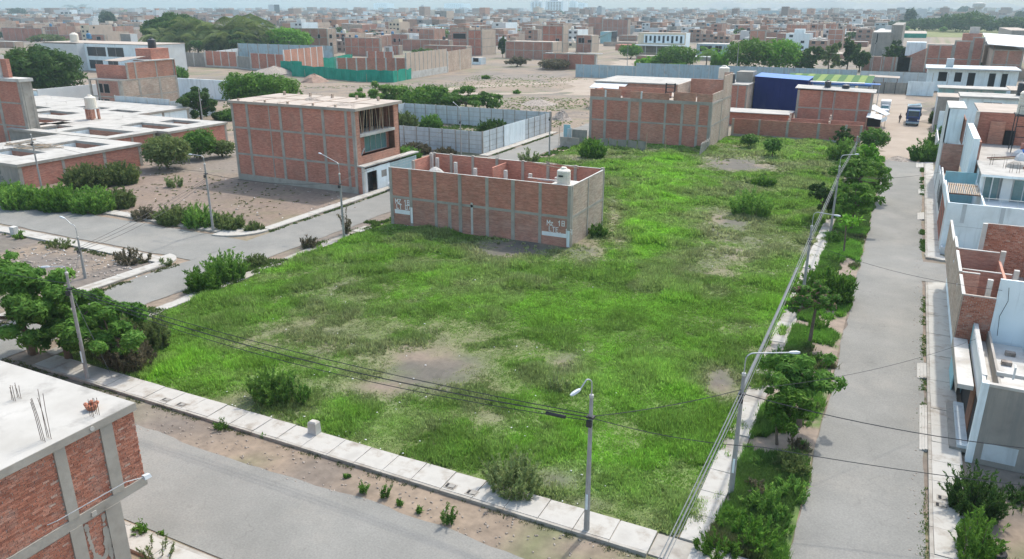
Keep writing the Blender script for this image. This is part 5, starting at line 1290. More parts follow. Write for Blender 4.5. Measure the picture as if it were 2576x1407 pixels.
pole_px('L2', 'street light in the dark triangular lot left of the crossing', 215, 700, 600, (148, 549), 1.2, -0.5)
pole_px('M1', 'street light on the far pavement of the left street before the open lot', 537, 583, 415, (473, 388), 0.9)
pole_px('M2', 'street light at the lot edge before the three-storey building', 866, 602, 440, (800, 386), 1.2, -0.5)
pole_px('M3', 'street light in front of the precast fence', 1160, 392, 290, (1140, 257), 1.1)
pole_px('M4', 'slim pole at the right end of the precast fence pavement', 1382, 392, 282)
pole_px('K1', 'plain leaning pole among the weeds before the low white-roofed houses', 106, 478, 340)
pole_px('K2', 'thin pole beside the dark shrub right of the low white roofs', 511, 312, 225)
pole_px('Y1', 'tall pole rising before the round green trees', 1850, 205, 108)
pole_px('Y2', 'tall thin pole in front of the grey concrete house', 2187, 212, 100)
pole_px('Y3', 'second thin pole in front of the grey concrete house', 2208, 215, 128)
pole_px('Y4', 'thin pole at the mouth of the dust road', 1577, 178, 115, boxes=False)
pole_px('Y5', 'pole with a lamp arm before the low brick rooms beyond the field', 1098, 140, 100, (1110, 101), 0.8)

# ================================================================== CABLES
def cable(label, pts, r=0.018, sag=0.5, m='cable', n=14, group=None):
    path = []
    for a, b in zip(pts[:-1], pts[1:]):
        for k in range(n):
            u = k / n
            path.append((a[0] + (b[0] - a[0]) * u, a[1] + (b[1] - a[1]) * u, a[2] + (b[2] - a[2]) * u - sag * 4 * u * (1 - u)))
    path.append(pts[-1])
    return tag(ob('cable', MB().tube(path, r, 4), M[m]), label, 'cable', group)
def top(k, dz=-0.9, dx=0.0): return (POL[k][0] + dx, POL[k][1], POL[k][2] + dz)
G1 = 'cables strung from the front pole to the left corner pole'
for k, (dz, sg, r) in enumerate(((-0.8, 0.55, 0.022), (-0.95, 0.75, 0.03), (-1.1, 0.95, 0.02))):
    cable('%s of the three black cables slung from the front pole to the left corner pole' % ('topmost', 'middle', 'lowest')[k], [top('L', dz), top('F', dz)], r, sg, group=G1)
G2 = 'cables of the bundle along the right street'
behind = (-4.75, 12.0, 6.3)
for k, (dx, dz, r) in enumerate(((-0.06, -0.72, 0.02), (0.05, -0.80, 0.018), (0.0, -0.92, 0.026), (0.13, -0.86, 0.012))):
    cable('grey cable of the thick bundle running along the poles of the right street', [(behind[0] + dx, behind[1], behind[2] + dz + 0.4), top('R1', dz, dx), top('R2', dz, dx), top('R3', dz, dx), top('R4', dz, dx)], r, 0.12, 'cable_grey', group=G2)
cable('thick grey cable sheath hanging between the first and second poles of the right street', [top('R1', -0.70, -0.03), (POL['R1'][0] - 0.03, (POL['R1'][1] * 0.3 + POL['R2'][1] * 0.7), POL['R2'][2] - 0.78)], 0.06, 0.08, 'cable_grey')
cable('black cable from the front pole to the nearest right street pole', [top('F', -0.9), top('R1', -0.7)], 0.02, 0.15)
cable('slack grey cable pair passing below the right street bundle, first strand', [top('F', -0.95), (-3.2, 30.0, 4.6), (12, 34.0, 4.2)], 0.018, 0.25, 'cable')
cable('black cable crossing the right street from the nearest pole to the grey house', [top('R1', -0.9), (9.5, 36.0, 4.4)], 0.022, 0.45)
cable('thin cable crossing the right street to the white party wall', [top('R2', -1.2), (6.6, 50.15, 6.6)], 0.012, 0.5)
cable('thin cable crossing the right street to the grey house awning', [top('R1', -0.7), (5.6, 48, 4.2)], 0.012, 0.5)
cable('thin cable crossing the right street near the far houses', [top('R3', -1.0), (5.0, 100, 4.4)], 0.014, 0.4)
cable('guy wire from the left corner pole down to the grass', [top('L', -1.0), at(278, 943) + (0.1,)], 0.014, 0.0, 'cable_grey')
G3 = 'cables crossing the left street junction'
for k, (dz, sg) in enumerate(((-0.75, 0.3), (-0.9, 0.5), (-1.05, 0.75))):
    cable('%s of the three black cables crossing the left street junction' % ('topmost', 'middle', 'lowest')[k], [top('L2', dz), top('M1', dz - 0.6)], 0.018, sg, group=G3)
cable('cable from the left corner pole to the triangular lot pole', [top('L', -0.8), top('L2', -0.8)], 0.018, 0.3)
cable('cable from the far pavement pole to the pole by the three-storey building', [top('M1', -0.9), top('M2', -0.8)], 0.018, 0.5)
cable('cable from the pole by the three-storey building to the precast fence pole', [top('M2', -0.7), top('M3', -0.6)], 0.018, 0.6)
cable('cable leaving the left corner pole towards the left edge', [top('L', -0.6), (-75, 27.2, 6.0)], 0.02, 0.4)
cable('cable from the leaning weed pole to the far pavement pole', [top('K1', -0.6), top('M1', -0.7)], 0.016, 0.6)
spl = thing('cable_splice', 'black splice box hanging on the cables left of the front pole', 'splice box', (-11.1, 27.1, POL['F'][2] - 1.15))
ob('case', MB().tube([(-11.9, 27.1, POL['F'][2] - 1.22), (-11.0, 27.1, POL['F'][2] - 1.2)], 0.08, 7), M['cable'], spl)

# ================================================================== VEHICLES, PERSON, YARD THINGS
def wheel(P, x, y, r, w, axis='x'):
    bm = MB().tube([(x - w / 2, y, r), (x + w / 2, y, r)], r, 14)
    o = ob('wheel', bm, M['tyre'], P)
    h = ob('rim', MB().tube([(x - w / 2 - 0.012, y, r), (x + w / 2 + 0.012, y, r)], r * 0.55, 10), M['steel'], P); h.parent = o
# blue truck seen from the front, bundle on its roof
tx, ty = 1.75, 173.2
P = thing('truck', 'dark blue truck with a bundle on its roof parked on the dirt yard', 'truck', (tx, ty, 0))
w_ = 1.18
ob('cab', MB().hexa([(tx - w_, ty, 0.75), (tx + w_, ty, 0.75), (tx + w_, ty + 2.0, 0.75), (tx - w_, ty + 2.0, 0.75)], [(tx - w_ + 0.1, ty + 0.45, 3.0), (tx + w_ - 0.1, ty + 0.45, 3.0), (tx + w_ - 0.1, ty + 2.0, 3.0), (tx - w_ + 0.1, ty + 2.0, 3.0)]), M['truck_blue'], P)
ob('windscreen', MB().hexa([(tx - 0.98, ty + 0.16, 1.8), (tx + 0.98, ty + 0.16, 1.8), (tx + 0.98, ty + 0.3, 1.8), (tx - 0.98, ty + 0.3, 1.8)], [(tx - 0.9, ty + 0.38, 2.8), (tx + 0.9, ty + 0.38, 2.8), (tx + 0.9, ty + 0.5, 2.8), (tx - 0.9, ty + 0.5, 2.8)]), M['glass'], P)
ob('sun_visor', MB().box(tx - 1.0, tx + 1.0, ty + 0.15, ty + 0.5, 2.82, 2.98), M['turquoise'], P)
gl = MB()
for k in range(4): gl.box(tx - 0.8, tx + 0.8, ty - 0.03, ty + 0.01, 0.95 + k * 0.18, 1.05 + k * 0.18)
ob('grille', gl, M['dark_metal'], P)
ob('bumper', MB().box(tx - w_, tx + w_, ty - 0.15, ty + 0.1, 0.45, 0.78), M['precast_dark'], P)
for s in (-1, 1): ob('headlight', MB().box(tx + s * 0.95 - 0.15, tx + s * 0.95 + 0.15, ty - 0.05, ty + 0.01, 1.0, 1.25), M['lamp'], P)
for s in (-1, 1): ob('mirror', MB().box(tx + s * 1.33 - 0.08, tx + s * 1.33 + 0.08, ty + 0.2, ty + 0.3, 1.9, 2.5), M['dark_metal'], P)
ob('cargo_box', MB().box(tx - 1.28, tx + 1.28, ty + 2.1, ty + 8.2, 1.05, 3.35), M['truck_teal'], P)
ob('box_rim', MB().box(tx - 1.33, tx + 1.33, ty + 2.05, ty + 2.3, 3.35, 3.55), M['concrete_pale'], P)
ob('chassis', MB().box(tx - 0.6, tx + 0.6, ty + 0.3, ty + 8.0, 0.55, 1.04), M['dark_metal'], P)
for yy in (1.0, 5.6, 6.9):
    for s in (-1, 1): wheel(P, tx + s * 0.98, ty + yy, 0.5, 0.3)
bt = thing('roof_bundle', 'rolled teal tarpaulin bundle lying on the blue truck roof', 'bundle', (tx, ty + 3.4, 3.55))
for k in range(5): ob('roll', MB().tube([(tx - 1.0 + 0.1 * k, ty + 2.8 + 0.25 * k, 3.55 + 0.1 * (k % 2)), (tx + 1.0, ty + 3.3 + 0.3 * k, 3.68 + 0.12 * (k % 3))], 0.17, 7), M['turquoise'] if k % 2 else M['precast'], bt)
# white pickup with an awning behind the street shade
vx_, vy_ = -3.9, 189.0
P = thing('pickup_truck', 'white pickup truck with a covered load bed behind the street stall', 'pickup truck', (vx_, vy_, 0))
ob('bonnet', MB().hexa([(vx_ - .85, vy_, .45), (vx_ + .85, vy_, .45), (vx_ + .85, vy_ + 1.4, .45), (vx_ - .85, vy_ + 1.4, .45)], [(vx_ - .8, vy_ + .1, 1.05), (vx_ + .8, vy_ + .1, 1.05), (vx_ + .85, vy_ + 1.4, 1.2), (vx_ - .85, vy_ + 1.4, 1.2)]), M['car_white'], P)
ob('cab', MB().hexa([(vx_ - .88, vy_ + 1.4, .45), (vx_ + .88, vy_ + 1.4, .45), (vx_ + .88, vy_ + 3.1, .45), (vx_ - .88, vy_ + 3.1, .45)], [(vx_ - .72, vy_ + 2.0, 1.85), (vx_ + .72, vy_ + 2.0, 1.85), (vx_ + .75, vy_ + 3.0, 1.9), (vx_ - .75, vy_ + 3.0, 1.9)]), M['car_white'], P)
ob('windscreen', MB().hexa([(vx_ - .78, vy_ + 1.42, 1.2), (vx_ + .78, vy_ + 1.42, 1.2), (vx_ + .78, vy_ + 1.6, 1.2), (vx_ - .78, vy_ + 1.6, 1.2)], [(vx_ - .68, vy_ + 1.88, 1.8), (vx_ + .68, vy_ + 1.88, 1.8), (vx_ + .68, vy_ + 2.0, 1.8), (vx_ - .68, vy_ + 2.0, 1.8)]), M['glass_teal'], P)
ob('load_bed', MB().box(vx_ - .95, vx_ + .95, vy_ + 3.15, vy_ + 7.2, .6, 1.7), M['white_blue'], P)
ob('cover', MB().box(vx_ - 1.0, vx_ + 1.0, vy_ + 3.2, vy_ + 7.3, 1.72, 2.6), M['white'], P)
for yy in (0.8, 5.6):
    for s in (-1, 1): wheel(P, vx_ + s * 0.78, vy_ + yy, 0.36, 0.22)
for s in (-1, 1): ob('headlight', MB().box(vx_ + s * .6 - .14, vx_ + s * .6 + .14, vy_ - .02, vy_ + .04, .7, .9), M['lamp'], P)
# street stall with sheet shade and dark mouth
P = thing('street_stall', 'street stall under tilted metal sheets and white tarps at the end of the right street', 'stall', (-4.6, 160, 0))
ob('shade_sheet', MB().hexa([(-6.9, 174, 3.1), (-3.0, 166, 2.5), (-2.4, 169.5, 2.5), (-5.6, 178, 3.2)], [(-6.9, 174, 3.16), (-3.0, 166, 2.56), (-2.4, 169.5, 2.56), (-5.6, 178, 3.26)]), M['precast'], P)
ob('tarp', MB().hexa([(-6.2, 161, 2.6), (-4.9, 161, 2.5), (-4.9, 167, 3.0), (-6.2, 167, 3.0)], [(-6.2, 161, 2.7), (-4.9, 161, 2.6), (-4.9, 167, 3.1), (-6.2, 167, 3.1)]), M['white'], P)
ob('tarp', MB().hexa([(-4.85, 160.5, 2.5), (-3.6, 160.5, 2.35), (-3.6, 165, 2.7), (-4.85, 165, 2.85)], [(-4.85, 160.5, 2.58), (-3.6, 160.5, 2.43), (-3.6, 165, 2.78), (-4.85, 165, 2.93)]), M['white'], P)
ob('dark_interior', MB().box(-6.0, -3.7, 162.5, 165, 0, 2.4), M['inner_shade'], P)
ob('counter', MB().box(-6.0, -3.6, 160.6, 161.4, 0, 0.95), M['wood_dark'], P)
for (x, y) in ((-6.1, 160.8), (-3.5, 160.8), (-3.0, 166.2)): ob('post', MB().tube([(x, y, 0), (x, y, 2.5)], 0.05, 5), M['wood'], P)
ob('banner', MB().hexa([(-3.6, 160.4, 1.9), (-2.7, 162, 2.1), (-2.7, 162.05, 2.1), (-3.6, 160.45, 1.9)], [(-3.6, 160.4, 2.6), (-2.7, 162, 2.9), (-2.7, 162.05, 2.9), (-3.6, 160.45, 2.6)]), M['white_blue'], P)
# small white car half hidden by the centre building
cx_, cy_ = -56.75, 79.6
P = thing('parked_car', 'white car parked by the white garage front, half hidden by the centre building', 'car', (cx_, cy_, 0))
def car_body(P, x, y):
    prof = [(0.0, .45, .72), (0.15, .40, .95), (1.1, .38, 1.05), (1.9, .38, 1.5), (3.3, .38, 1.5), (4.0, .40, 1.08), (4.25, .45, .85)]
    w2 = [.70, .82, .86, .84, .84, .82, .74]; tw = [.62, .74, .78, .60, .60, .70, .64]
    q = []
    for (l, z0, z1), a, b in zip(prof, w2, tw):
        zm = min(z1, 0.95)
        q.append([(x - a, y + l, z0), (x + a, y + l, z0), (x + a, y + l, zm - .01), (x + b, y + l, z1), (x - b, y + l, z1), (x - a, y + l, zm - .01)])
    bm = MB()
    for a, b in zip(q[:-1], q[1:]):
        for i in range(6): bm.quad([a[i], a[(i + 1) % 6], b[(i + 1) % 6], b[i]][::-1])
    bm.quad(q[0]); bm.quad(q[-1][::-1])
    ob('body', bm, M['car_white'], P)
car_body(P, cx_, cy_)
ob('windscreen', MB().hexa([(cx_ - .72, cy_ + 1.12, 1.06), (cx_ + .72, cy_ + 1.12, 1.06), (cx_ + .72, cy_ + 1.3, 1.06), (cx_ - .72, cy_ + 1.3, 1.06)], [(cx_ - .58, cy_ + 1.82, 1.50), (cx_ + .58, cy_ + 1.82, 1.50), (cx_ + .58, cy_ + 1.95, 1.50), (cx_ - .58, cy_ + 1.95, 1.50)]), M['glass'], P)
for s in (-1, 1):
    ob('side_window', MB().hexa([(cx_ + s * .80 - .02, cy_ + 1.7, 1.0), (cx_ + s * .80 + .02, cy_ + 1.7, 1.0), (cx_ + s * .80 + .02, cy_ + 3.7, 1.0), (cx_ + s * .80 - .02, cy_ + 3.7, 1.0)], [(cx_ + s * .66 - .02, cy_ + 2.0, 1.42), (cx_ + s * .66 + .02, cy_ + 2.0, 1.42), (cx_ + s * .66 + .02, cy_ + 3.3, 1.42), (cx_ + s * .66 - .02, cy_ + 3.3, 1.42)]), M['glass'], P)
    for yy in (.85, 3.4): wheel(P, cx_ + s * .76, cy_ + yy, .31, .2)
    ob('headlight', MB().box(cx_ + s * .52 - .15, cx_ + s * .52 + .15, cy_ - .02, cy_ + .1, .62, .8), M['lamp'], P)
ob('grille', MB().box(cx_ - .4, cx_ + .4, cy_ - .03, cy_ + .08, .5, .7), M['dark_metal'], P)
# the person walking beside the truck: one skinned body, hair and clothes
def person(label, x, y, rz):
    t = thing('person', label, 'person', (x, y, 0), 0)
    V = [(0, 0, .95), (0, 0, 1.15), (0, .01, 1.38), (0, 0, 1.5), (0, -.02, 1.62), (0, -.02, 1.74), (-.10, 0, .90), (-.12, -.12, .50), (-.12, -.10, .08), (-.12, -.24, .04), (.10, 0, .90), (.12, .14, .50), (.12, .26, .09), (.12, .14, .04),
         (-.19, .01, 1.40), (-.25, .06, 1.13), (-.23, -.06, .88), (-.23, -.10, .80), (.19, .01, 1.40), (.26, -.05, 1.14), (.27, -.20, .95), (.27, -.25, .88)]
    E = [(0, 1), (1, 2), (2, 3), (3, 4), (4, 5), (0, 6), (6, 7), (7, 8), (8, 9), (0, 10), (10, 11), (11, 12), (12, 13), (2, 14), (14, 15), (15, 16), (16, 17), (2, 18), (18, 19), (19, 20), (20, 21)]
    R = [.15, .14, .17, .065, .085, .085, .095, .065, .045, .04, .095, .065, .045, .04, .07, .05, .038, .04, .07, .05, .038, .04]
    me = bpy.data.meshes.new('person'); me.from_pydata(V, E, [])
    o = bpy.data.objects.new('body', me); COL.objects.link(o); o.parent = t
    sk = o.modifiers.new('skin', 'SKIN'); ss = o.modifiers.new('sub', 'SUBSURF'); ss.levels = ss.render_levels = 1
    for d, r in zip(me.skin_vertices[0].data, R): d.radius = (r, r * .85)
    me.skin_vertices[0].data[0].use_root = True
    me.materials.append(M['cloth_dark'])
    o.rotation_euler = (0, 0, rz)
    h = ob('hair', MB().tube_z(0, -.0, [(.10, 1.66), (.105, 1.75), (.08, 1.82), (.02, 1.845)], 10), M['cloth_dark']); h.parent = t
    s_ = ob('shirt', MB().tube_z(0, 0, [(.20, .88), (.19, 1.1), (.215, 1.38), (.12, 1.5)], 10), M['cloth_brown']); s_.parent = t
    f = ob('face', MB().tube_z(0, -.045, [(.05, 1.56), (.078, 1.62), (.082, 1.70), (.06, 1.75)], 9), M['skin']); f.parent = t
    return t
person('person in a brown top and dark trousers walking beside the blue truck', -0.55, 177.0, 0.4)

# ================================================================== SMALL FIXED THINGS
bx, by = at(792, 1094)
t = thing('bollard', 'squat concrete block marker standing at the back of the front pavement', 'bollard', (bx, by, 0))
ob('body', MB().hexa([(bx - .3, by - .22, 0), (bx + .3, by - .22, 0), (bx + .3, by + .22, 0), (bx - .3, by + .22, 0)], [(bx - .27, by - .2, .78), (bx + .27, by - .2, .78), (bx + .27, by + .2, .78), (bx - .27, by + .2, .78)]), M['concrete_pale'], t)
ob('worn_top', MB().hexa([(bx - .27, by - .2, .78), (bx + .27, by - .2, .78), (bx + .27, by + .2, .78), (bx - .27, by + .2, .78)], [(bx - .18, by - .13, .86), (bx + .2, by - .13, .87), (bx + .2, by + .14, .86), (bx - .18, by + .14, .85)]), M['concrete_pale'], t)
bx, by = at(38, 592)
t = thing('bollard', 'squat concrete block marker on the pavement of the left street at the left edge', 'bollard', (bx, by, 0))
ob('body', MB().box(bx - .35, bx + .35, by - .25, by + .25, 0, .9), M['concrete_pale'], t)
def meter_box(label, x, y, top=.172):
    t = thing('meter_box', label, 'meter box', (x, y, top))
    ob('rim', MB().box(x - .30, x + .30, y - .22, y + .22, top - .05, top + .006), M['kerb'], t)
    ob('hole', MB().box(x - .23, x + .23, y - .15, y + .15, top - .04, top + .012), M['inner_shade'], t)
    ob('lid', MB().hexa([(x - .1, y - .14, top), (x + .22, y - .1, top), (x + .22, y + .12, top), (x - .1, y + .14, top)], [(x - .1, y - .14, top + .018), (x + .22, y - .1, top + .03), (x + .22, y + .12, top + .03), (x - .1, y + .14, top + .018)]), M['stucco_grey'], t)
meter_box('open meter box in the front pavement, left one of the near pair', *at(1133, 1223, .17)); meter_box('open meter box in the front pavement, right one of the near pair', *at(1187, 1240, .17))
meter_box('open meter box in the front pavement, left one of the pair near the left pole', *at(418, 1006, .17)); meter_box('open meter box in the front pavement, right one of the pair near the left pole', *at(456, 1018, .17))
meter_box('meter box with a dark lid on the right pavement before the steps', *at(2374, 1254, .17), .18); meter_box('meter box with a blue-grey lid on the right pavement just below the dark-lidded one', *at(2368, 1272, .17), .18)
tyx, tyy = at(2504, 1395)
tag(ob('old_tyre', MB().tube([(tyx + .34 * math.cos(k * math.pi / 8), tyy + .34 * math.sin(k * math.pi / 8), .1) for k in range(17)], .1, 7, cap=False), M['tyre']), 'old tyre lying in the weeds at the lower right corner', 'tyre')
# heaps in the field
def heap(label, px, py, w_px, h, m, name='earth_heap', cat='heap', seed=0):
    x, y = at(px, py); d = see(x, y, 0)[2]; r = w_px / 2 / (_f / d); n = 14
    bm = MB(); k0 = []
    rr = random.Random(seed)
    rings = [(1.0, -0.03), (.8, .22), (.55, .6), (.3, .88), (.08, 1.0)]
    v = []
    for (a, b) in rings:
        ring = [(x + r * a * rr.uniform(.85, 1.15) * math.cos(2 * math.pi * j / n), y + r * 1.1 * a * rr.uniform(.85, 1.15) * math.sin(2 * math.pi * j / n), h * b * rr.uniform(.85, 1.15)) for j in range(n)]
        v.append(ring)
    for a, b in zip(v[:-1], v[1:]):
        for j in range(n): bm.quad([a[j], a[(j + 1) % n], b[(j + 1) % n], b[j]])
    bm.quad(v[-1])
    return tag(ob(name, bm, M[m]), label, cat)
heap('smooth brown earth heap in front of the green netting', 790, 206, 70, 2.3, 'earth_pile', seed=1)
heap('grey gravel heap at the end of the middle street', 1413, 300, 52, 1.7, 'rubble', 'gravel_heap', seed=2)
heap('wide pile of dry branches and rubble before the netting', 690, 188, 130, 2.6, 'rubble', 'branch_heap', 'pile', seed=3)
heap('small rubble heap by the dirt yard kerb', 2262, 402, 60, 0.5, 'rubble', 'rubble_heap', seed=4)
heap('low rubble heap beside the field track', 1355, 262, 90, 1.0, 'rubble', 'rubble_heap', seed=5)
heap('dark ash heap before the three-storey building', 885, 463, 40, 0.8, 'stucco_grey', 'gravel_heap', seed=6)
# loose litter and stones
def specks(name, label, pts, smin, smax, m):
    v, f = [], []
    for (x, y, z) in pts:
        s = rnd.uniform(smin, smax); a = rnd.uniform(0, 6.3); k = len(v)
        for (dx, dy, dz) in ((-1, -.6, 0), (1, -.6, .05), (1, .6, 0), (-1, .6, .06), (-.6, -.4, .5), (.6, -.3, .45), (.5, .4, .5), (-.6, .4, .4)):
            v.append((x + s * (dx * math.cos(a) - dy * math.sin(a)), y + s * (dx * math.sin(a) + dy * math.cos(a)), z + s * dz))
        f += [(k, k + 1, k + 5, k + 4), (k + 1, k + 2, k + 6, k + 5), (k + 2, k + 3, k + 7, k + 6), (k + 3, k, k + 4, k + 7), (k + 4, k + 5, k + 6, k + 7)]
    me = bpy.data.meshes.new(name); me.from_pydata(v, [], f); me.materials.append(M[m])
    o = bpy.data.objects.new(name, me); COL.objects.link(o); tag(o, label, 'litter', kind='stuff')
    return o
def ground_z(x, y):
    if -48.4 < x < -4.9 and 28.6 < y < 144: return float(lot_z(np.array([x]), np.array([y]))[0])
    return 0.0
pts = []
while len(pts) < 300:
    x, y = rnd.uniform(-48, -6), 28.6 + (rnd.random() ** 1.6) * 100
    if fbm(np.array([x]), np.array([y]), .09, 3)[0] > 0.47 or rnd.random() < .25: pts.append((x, y, ground_z(x, y) + .06))
specks('lot_litter', 'scattered pale litter in the grass of the lot', pts, .03, .065, 'litter')
pts = [(rnd.uniform(-58, -6), rnd.uniform(24.3, 26.6), 0) for _ in range(500)] + [(rnd.uniform(2.9, 3.7), rnd.uniform(20, 130), 0.01) for _ in range(500)] + [(rnd.uniform(-2.2, -1.4), rnd.uniform(28, 130), .02) for _ in range(350)]
specks('roadside_stones', 'small stones and rubbish along the road edges', pts, .02, .07, 'rubble')
pts = [at(rnd.uniform(640, 1540), rnd.uniform(196, 330)) + (0.0,) for _ in range(500)] + [at(rnd.uniform(300, 900), rnd.uniform(380, 560)) + (0.0,) for _ in range(130)] + [at(rnd.uniform(10, 380), rnd.uniform(620, 700)) + (0.0,) for _ in range(260)]
specks('field_rubble', 'scattered rubble stones on the bare ground', pts, .06, .22, 'rubble')
pts = [at(rnd.uniform(640, 1540), rnd.uniform(196, 330)) + (0.0,) for _ in range(120)] + [at(rnd.uniform(300, 900), rnd.uniform(380, 560)) + (0.0,) for _ in range(45)] + [at(rnd.uniform(10, 380), rnd.uniform(620, 700)) + (0.0,) for _ in range(80)]
specks('field_litter', 'scattered pale litter on the bare ground', pts, .04, .10, 'litter')
# green netting round the building site
def netting(label, path, h, m='net_green'):
    bm = MB()
    pts = []
    for a, b in zip(path[:-1], path[1:]):
        n = max(1, int(math.dist(a, b) / 1.5))
        pts += [(a[0] + (b[0] - a[0]) * k / n, a[1] + (b[1] - a[1]) * k / n) for k in range(n)]
    pts.append(path[-1])
    top_ = [h * (0.86 + 0.2 * float(fbm(np.array([p[0]]), np.array([p[1]]), .12, 2)[0])) - (0.5 * abs(math.sin(i * 1.3)) if i % 5 == 2 else 0) for i, p in enumerate(pts)]
    for i in range(len(pts) - 1):
        a, b = pts[i], pts[i + 1]; o1, o2 = 0.25 * math.sin(i * 1.9), 0.25 * math.sin((i + 1) * 1.9)
        bm.quad([(a[0], a[1] + o1, 0), (b[0], b[1] + o2, 0), (b[0], b[1], top_[i + 1]), (a[0], a[1], top_[i])])
    t = thing('netting_fence', label, 'netting', (*path[0], 0))
    ob('netting', bm, M[m], t)
    for i in range(0, len(pts), 4): ob('post', MB().tube([(pts[i][0], pts[i][1] + .12, 0), (pts[i][0], pts[i][1] + .12, top_[i] + .1)], .06, 4), M['wood'], t)
netting('long sagging bright green netting fence round the building site', [at(735, 192), at(800, 196), at(900, 206), at(990, 208), at(1036, 199)], 3.8)
netting('crumpled green netting piece before the brick wall of the building site', [at(708, 186), at(732, 187), at(738, 190), at(762, 190)], 4.8)
netting('green netting strip behind the building site piles', [at(815, 178), at(850, 174), at(888, 168)], 5.0)

# ================================================================== VEGETATION
PAL = {'dark': ((.034, .078, .020), (.075, .145, .034)), 'mid': ((.060, .145, .026), (.135, .275, .05)), 'bright': ((.095, .25, .020), (.17, .38, .04)),
       'olive': ((.095, .14, .045), (.165, .22, .075)), 'dry': ((.095, .088, .055), (.17, .155, .10)), 'weed': ((.085, .19, .035), (.20, .36, .07)),
       'pale': ((.15, .21, .08), (.25, .32, .13)), 'blue': ((.035, .068, .040), (.065, .11, .056)), 'feather': ((.06, .15, .02), (.15, .295, .045)),
       'pink': ((.24, .12, .11), (.34, .20, .19))}
def leaf_quads(C, Nn, S, g, asp=1.7, along=None):
    n = len(C)
    Nn = Nn / (np.linalg.norm(Nn, axis=1, keepdims=True) + 1e-9)
    r = g.normal(size=(n, 3)); T = np.cross(Nn, r) if along is None else along + g.normal(0, .28, (n, 3)); T /= (np.linalg.norm(T, axis=1, keepdims=True) + 1e-9)
    B = np.cross(Nn, T); B /= (np.linalg.norm(B, axis=1, keepdims=True) + 1e-9); s = S[:, None]
    v = np.stack([C - T * s * asp * .5, C - B * s * .42 + Nn * s * .06, C + T * s * asp * .5, C + B * s * .42 + Nn * s * .06], 1).reshape(-1, 3)
    f = np.arange(4 * n, dtype=np.int32).reshape(n, 4)
    return v, f
def pal_tint(g, n, pal, light):
    a, b = np.array(PAL[pal][0]), np.array(PAL[pal][1])
    t = np.clip(light + g.normal(0, .22, n), 0, 1)[:, None]
    return (a + (b - a) * t) * g.uniform(.85, 1.15, (n, 1)) * np.stack([g.uniform(.92, 1.12, n), np.ones(n), g.uniform(.85, 1.1, n)], 1)
def crown_clumps(kind, g):
    out = []
    if kind == 'umbrella':
        k = 30
        for i in range(k):
            r = math.sqrt((i + .5) / k) * .86; a = i * 2.4 + g.uniform(-.3, .3)
            out.append(((r * math.cos(a), r * math.sin(a), .40 + .48 * (1 - r * r) + g.uniform(-.12, .05)), (g.uniform(.20, .30), g.uniform(.20, .30), g.uniform(.10, .15))))
        for i in range(10):
            a = g.uniform(0, 6.28); r = g.uniform(.3, .9)
            out.append(((r * math.cos(a), r * math.sin(a), g.uniform(.12, .40)), (.18, .18, .13)))
    elif kind == 'round':
        for i in range(34):
            z = 1 - 2 * (i + .5) / 34; r = (1 - abs(z) ** 3) ** .5; a = i * 2.39996
            q = g.uniform(.62, .78)
            out.append(((q * r * math.cos(a), q * r * math.sin(a), .5 + .5 * q * z * .95), (g.uniform(.22, .33),) * 2 + (g.uniform(.15, .22),)))
        out.append(((0, 0, .5), (.5, .5, .35)))
    elif kind == 'loose':
        for i in range(34):
            d = g.normal(size=3); d /= np.linalg.norm(d); q = g.uniform(.25, .98)
            out.append(((d[0] * q, d[1] * q, .48 + d[2] * q * .48), (g.uniform(.09, .25), g.uniform(.09, .25), g.uniform(.05, .13))))
    return out
def leaves_on(clumps, n, g, inside=.35):
    w = np.array([c[1][0] * c[1][1] + c[1][0] * c[1][2] for c in clumps]); w /= w.sum()
    idx = g.choice(len(clumps), n, p=w)
    cen = np.array([c[0] for c in clumps])[idx]; rad = np.array([c[1] for c in clumps])[idx]
    d = g.normal(size=(n, 3)); d /= np.linalg.norm(d, axis=1, keepdims=True)
    d[:, 2] = np.where(g.random(n) < .55, np.abs(d[:, 2]), d[:, 2])
    rr = g.uniform(.55, 1.08, (n, 1))
    P = cen + d * rad * rr
    nr = d + g.normal(0, .55, (n, 3)) + np.array([0, 0, .35])
    cl = g.uniform(.15, .85, len(clumps))[idx]
    return P, nr, cl
def trunk_mesh(x, y, z0, zc, w, hc, clumps, g, r0):
    bm = MB()
    jx, jy = g.uniform(-.08, .08, 2) * w
    top_ = Vector((x + jx, y + jy, zc + hc * .30))
    bm.tube([(x, y, z0 - .1), (x + jx * .4, y + jy * .4, z0 + (zc - z0) * .6), tuple(top_)], [r0, r0 * .8, r0 * .55], 7)
    for c in clumps[::max(1, len(clumps) // 8)]:
        p = Vector((x + c[0][0] * w / 2, y + c[0][1] * w / 2, zc + c[0][2] * hc))
        m_ = top_.lerp(p, .5) + Vector((0, 0, -.05 * hc))
        bm.tube([tuple(top_.lerp(p, -.05)), tuple(m_), tuple(p)], [r0 * .42, r0 * .25, r0 * .10], 5)
    return bm
TREE_N = [0]
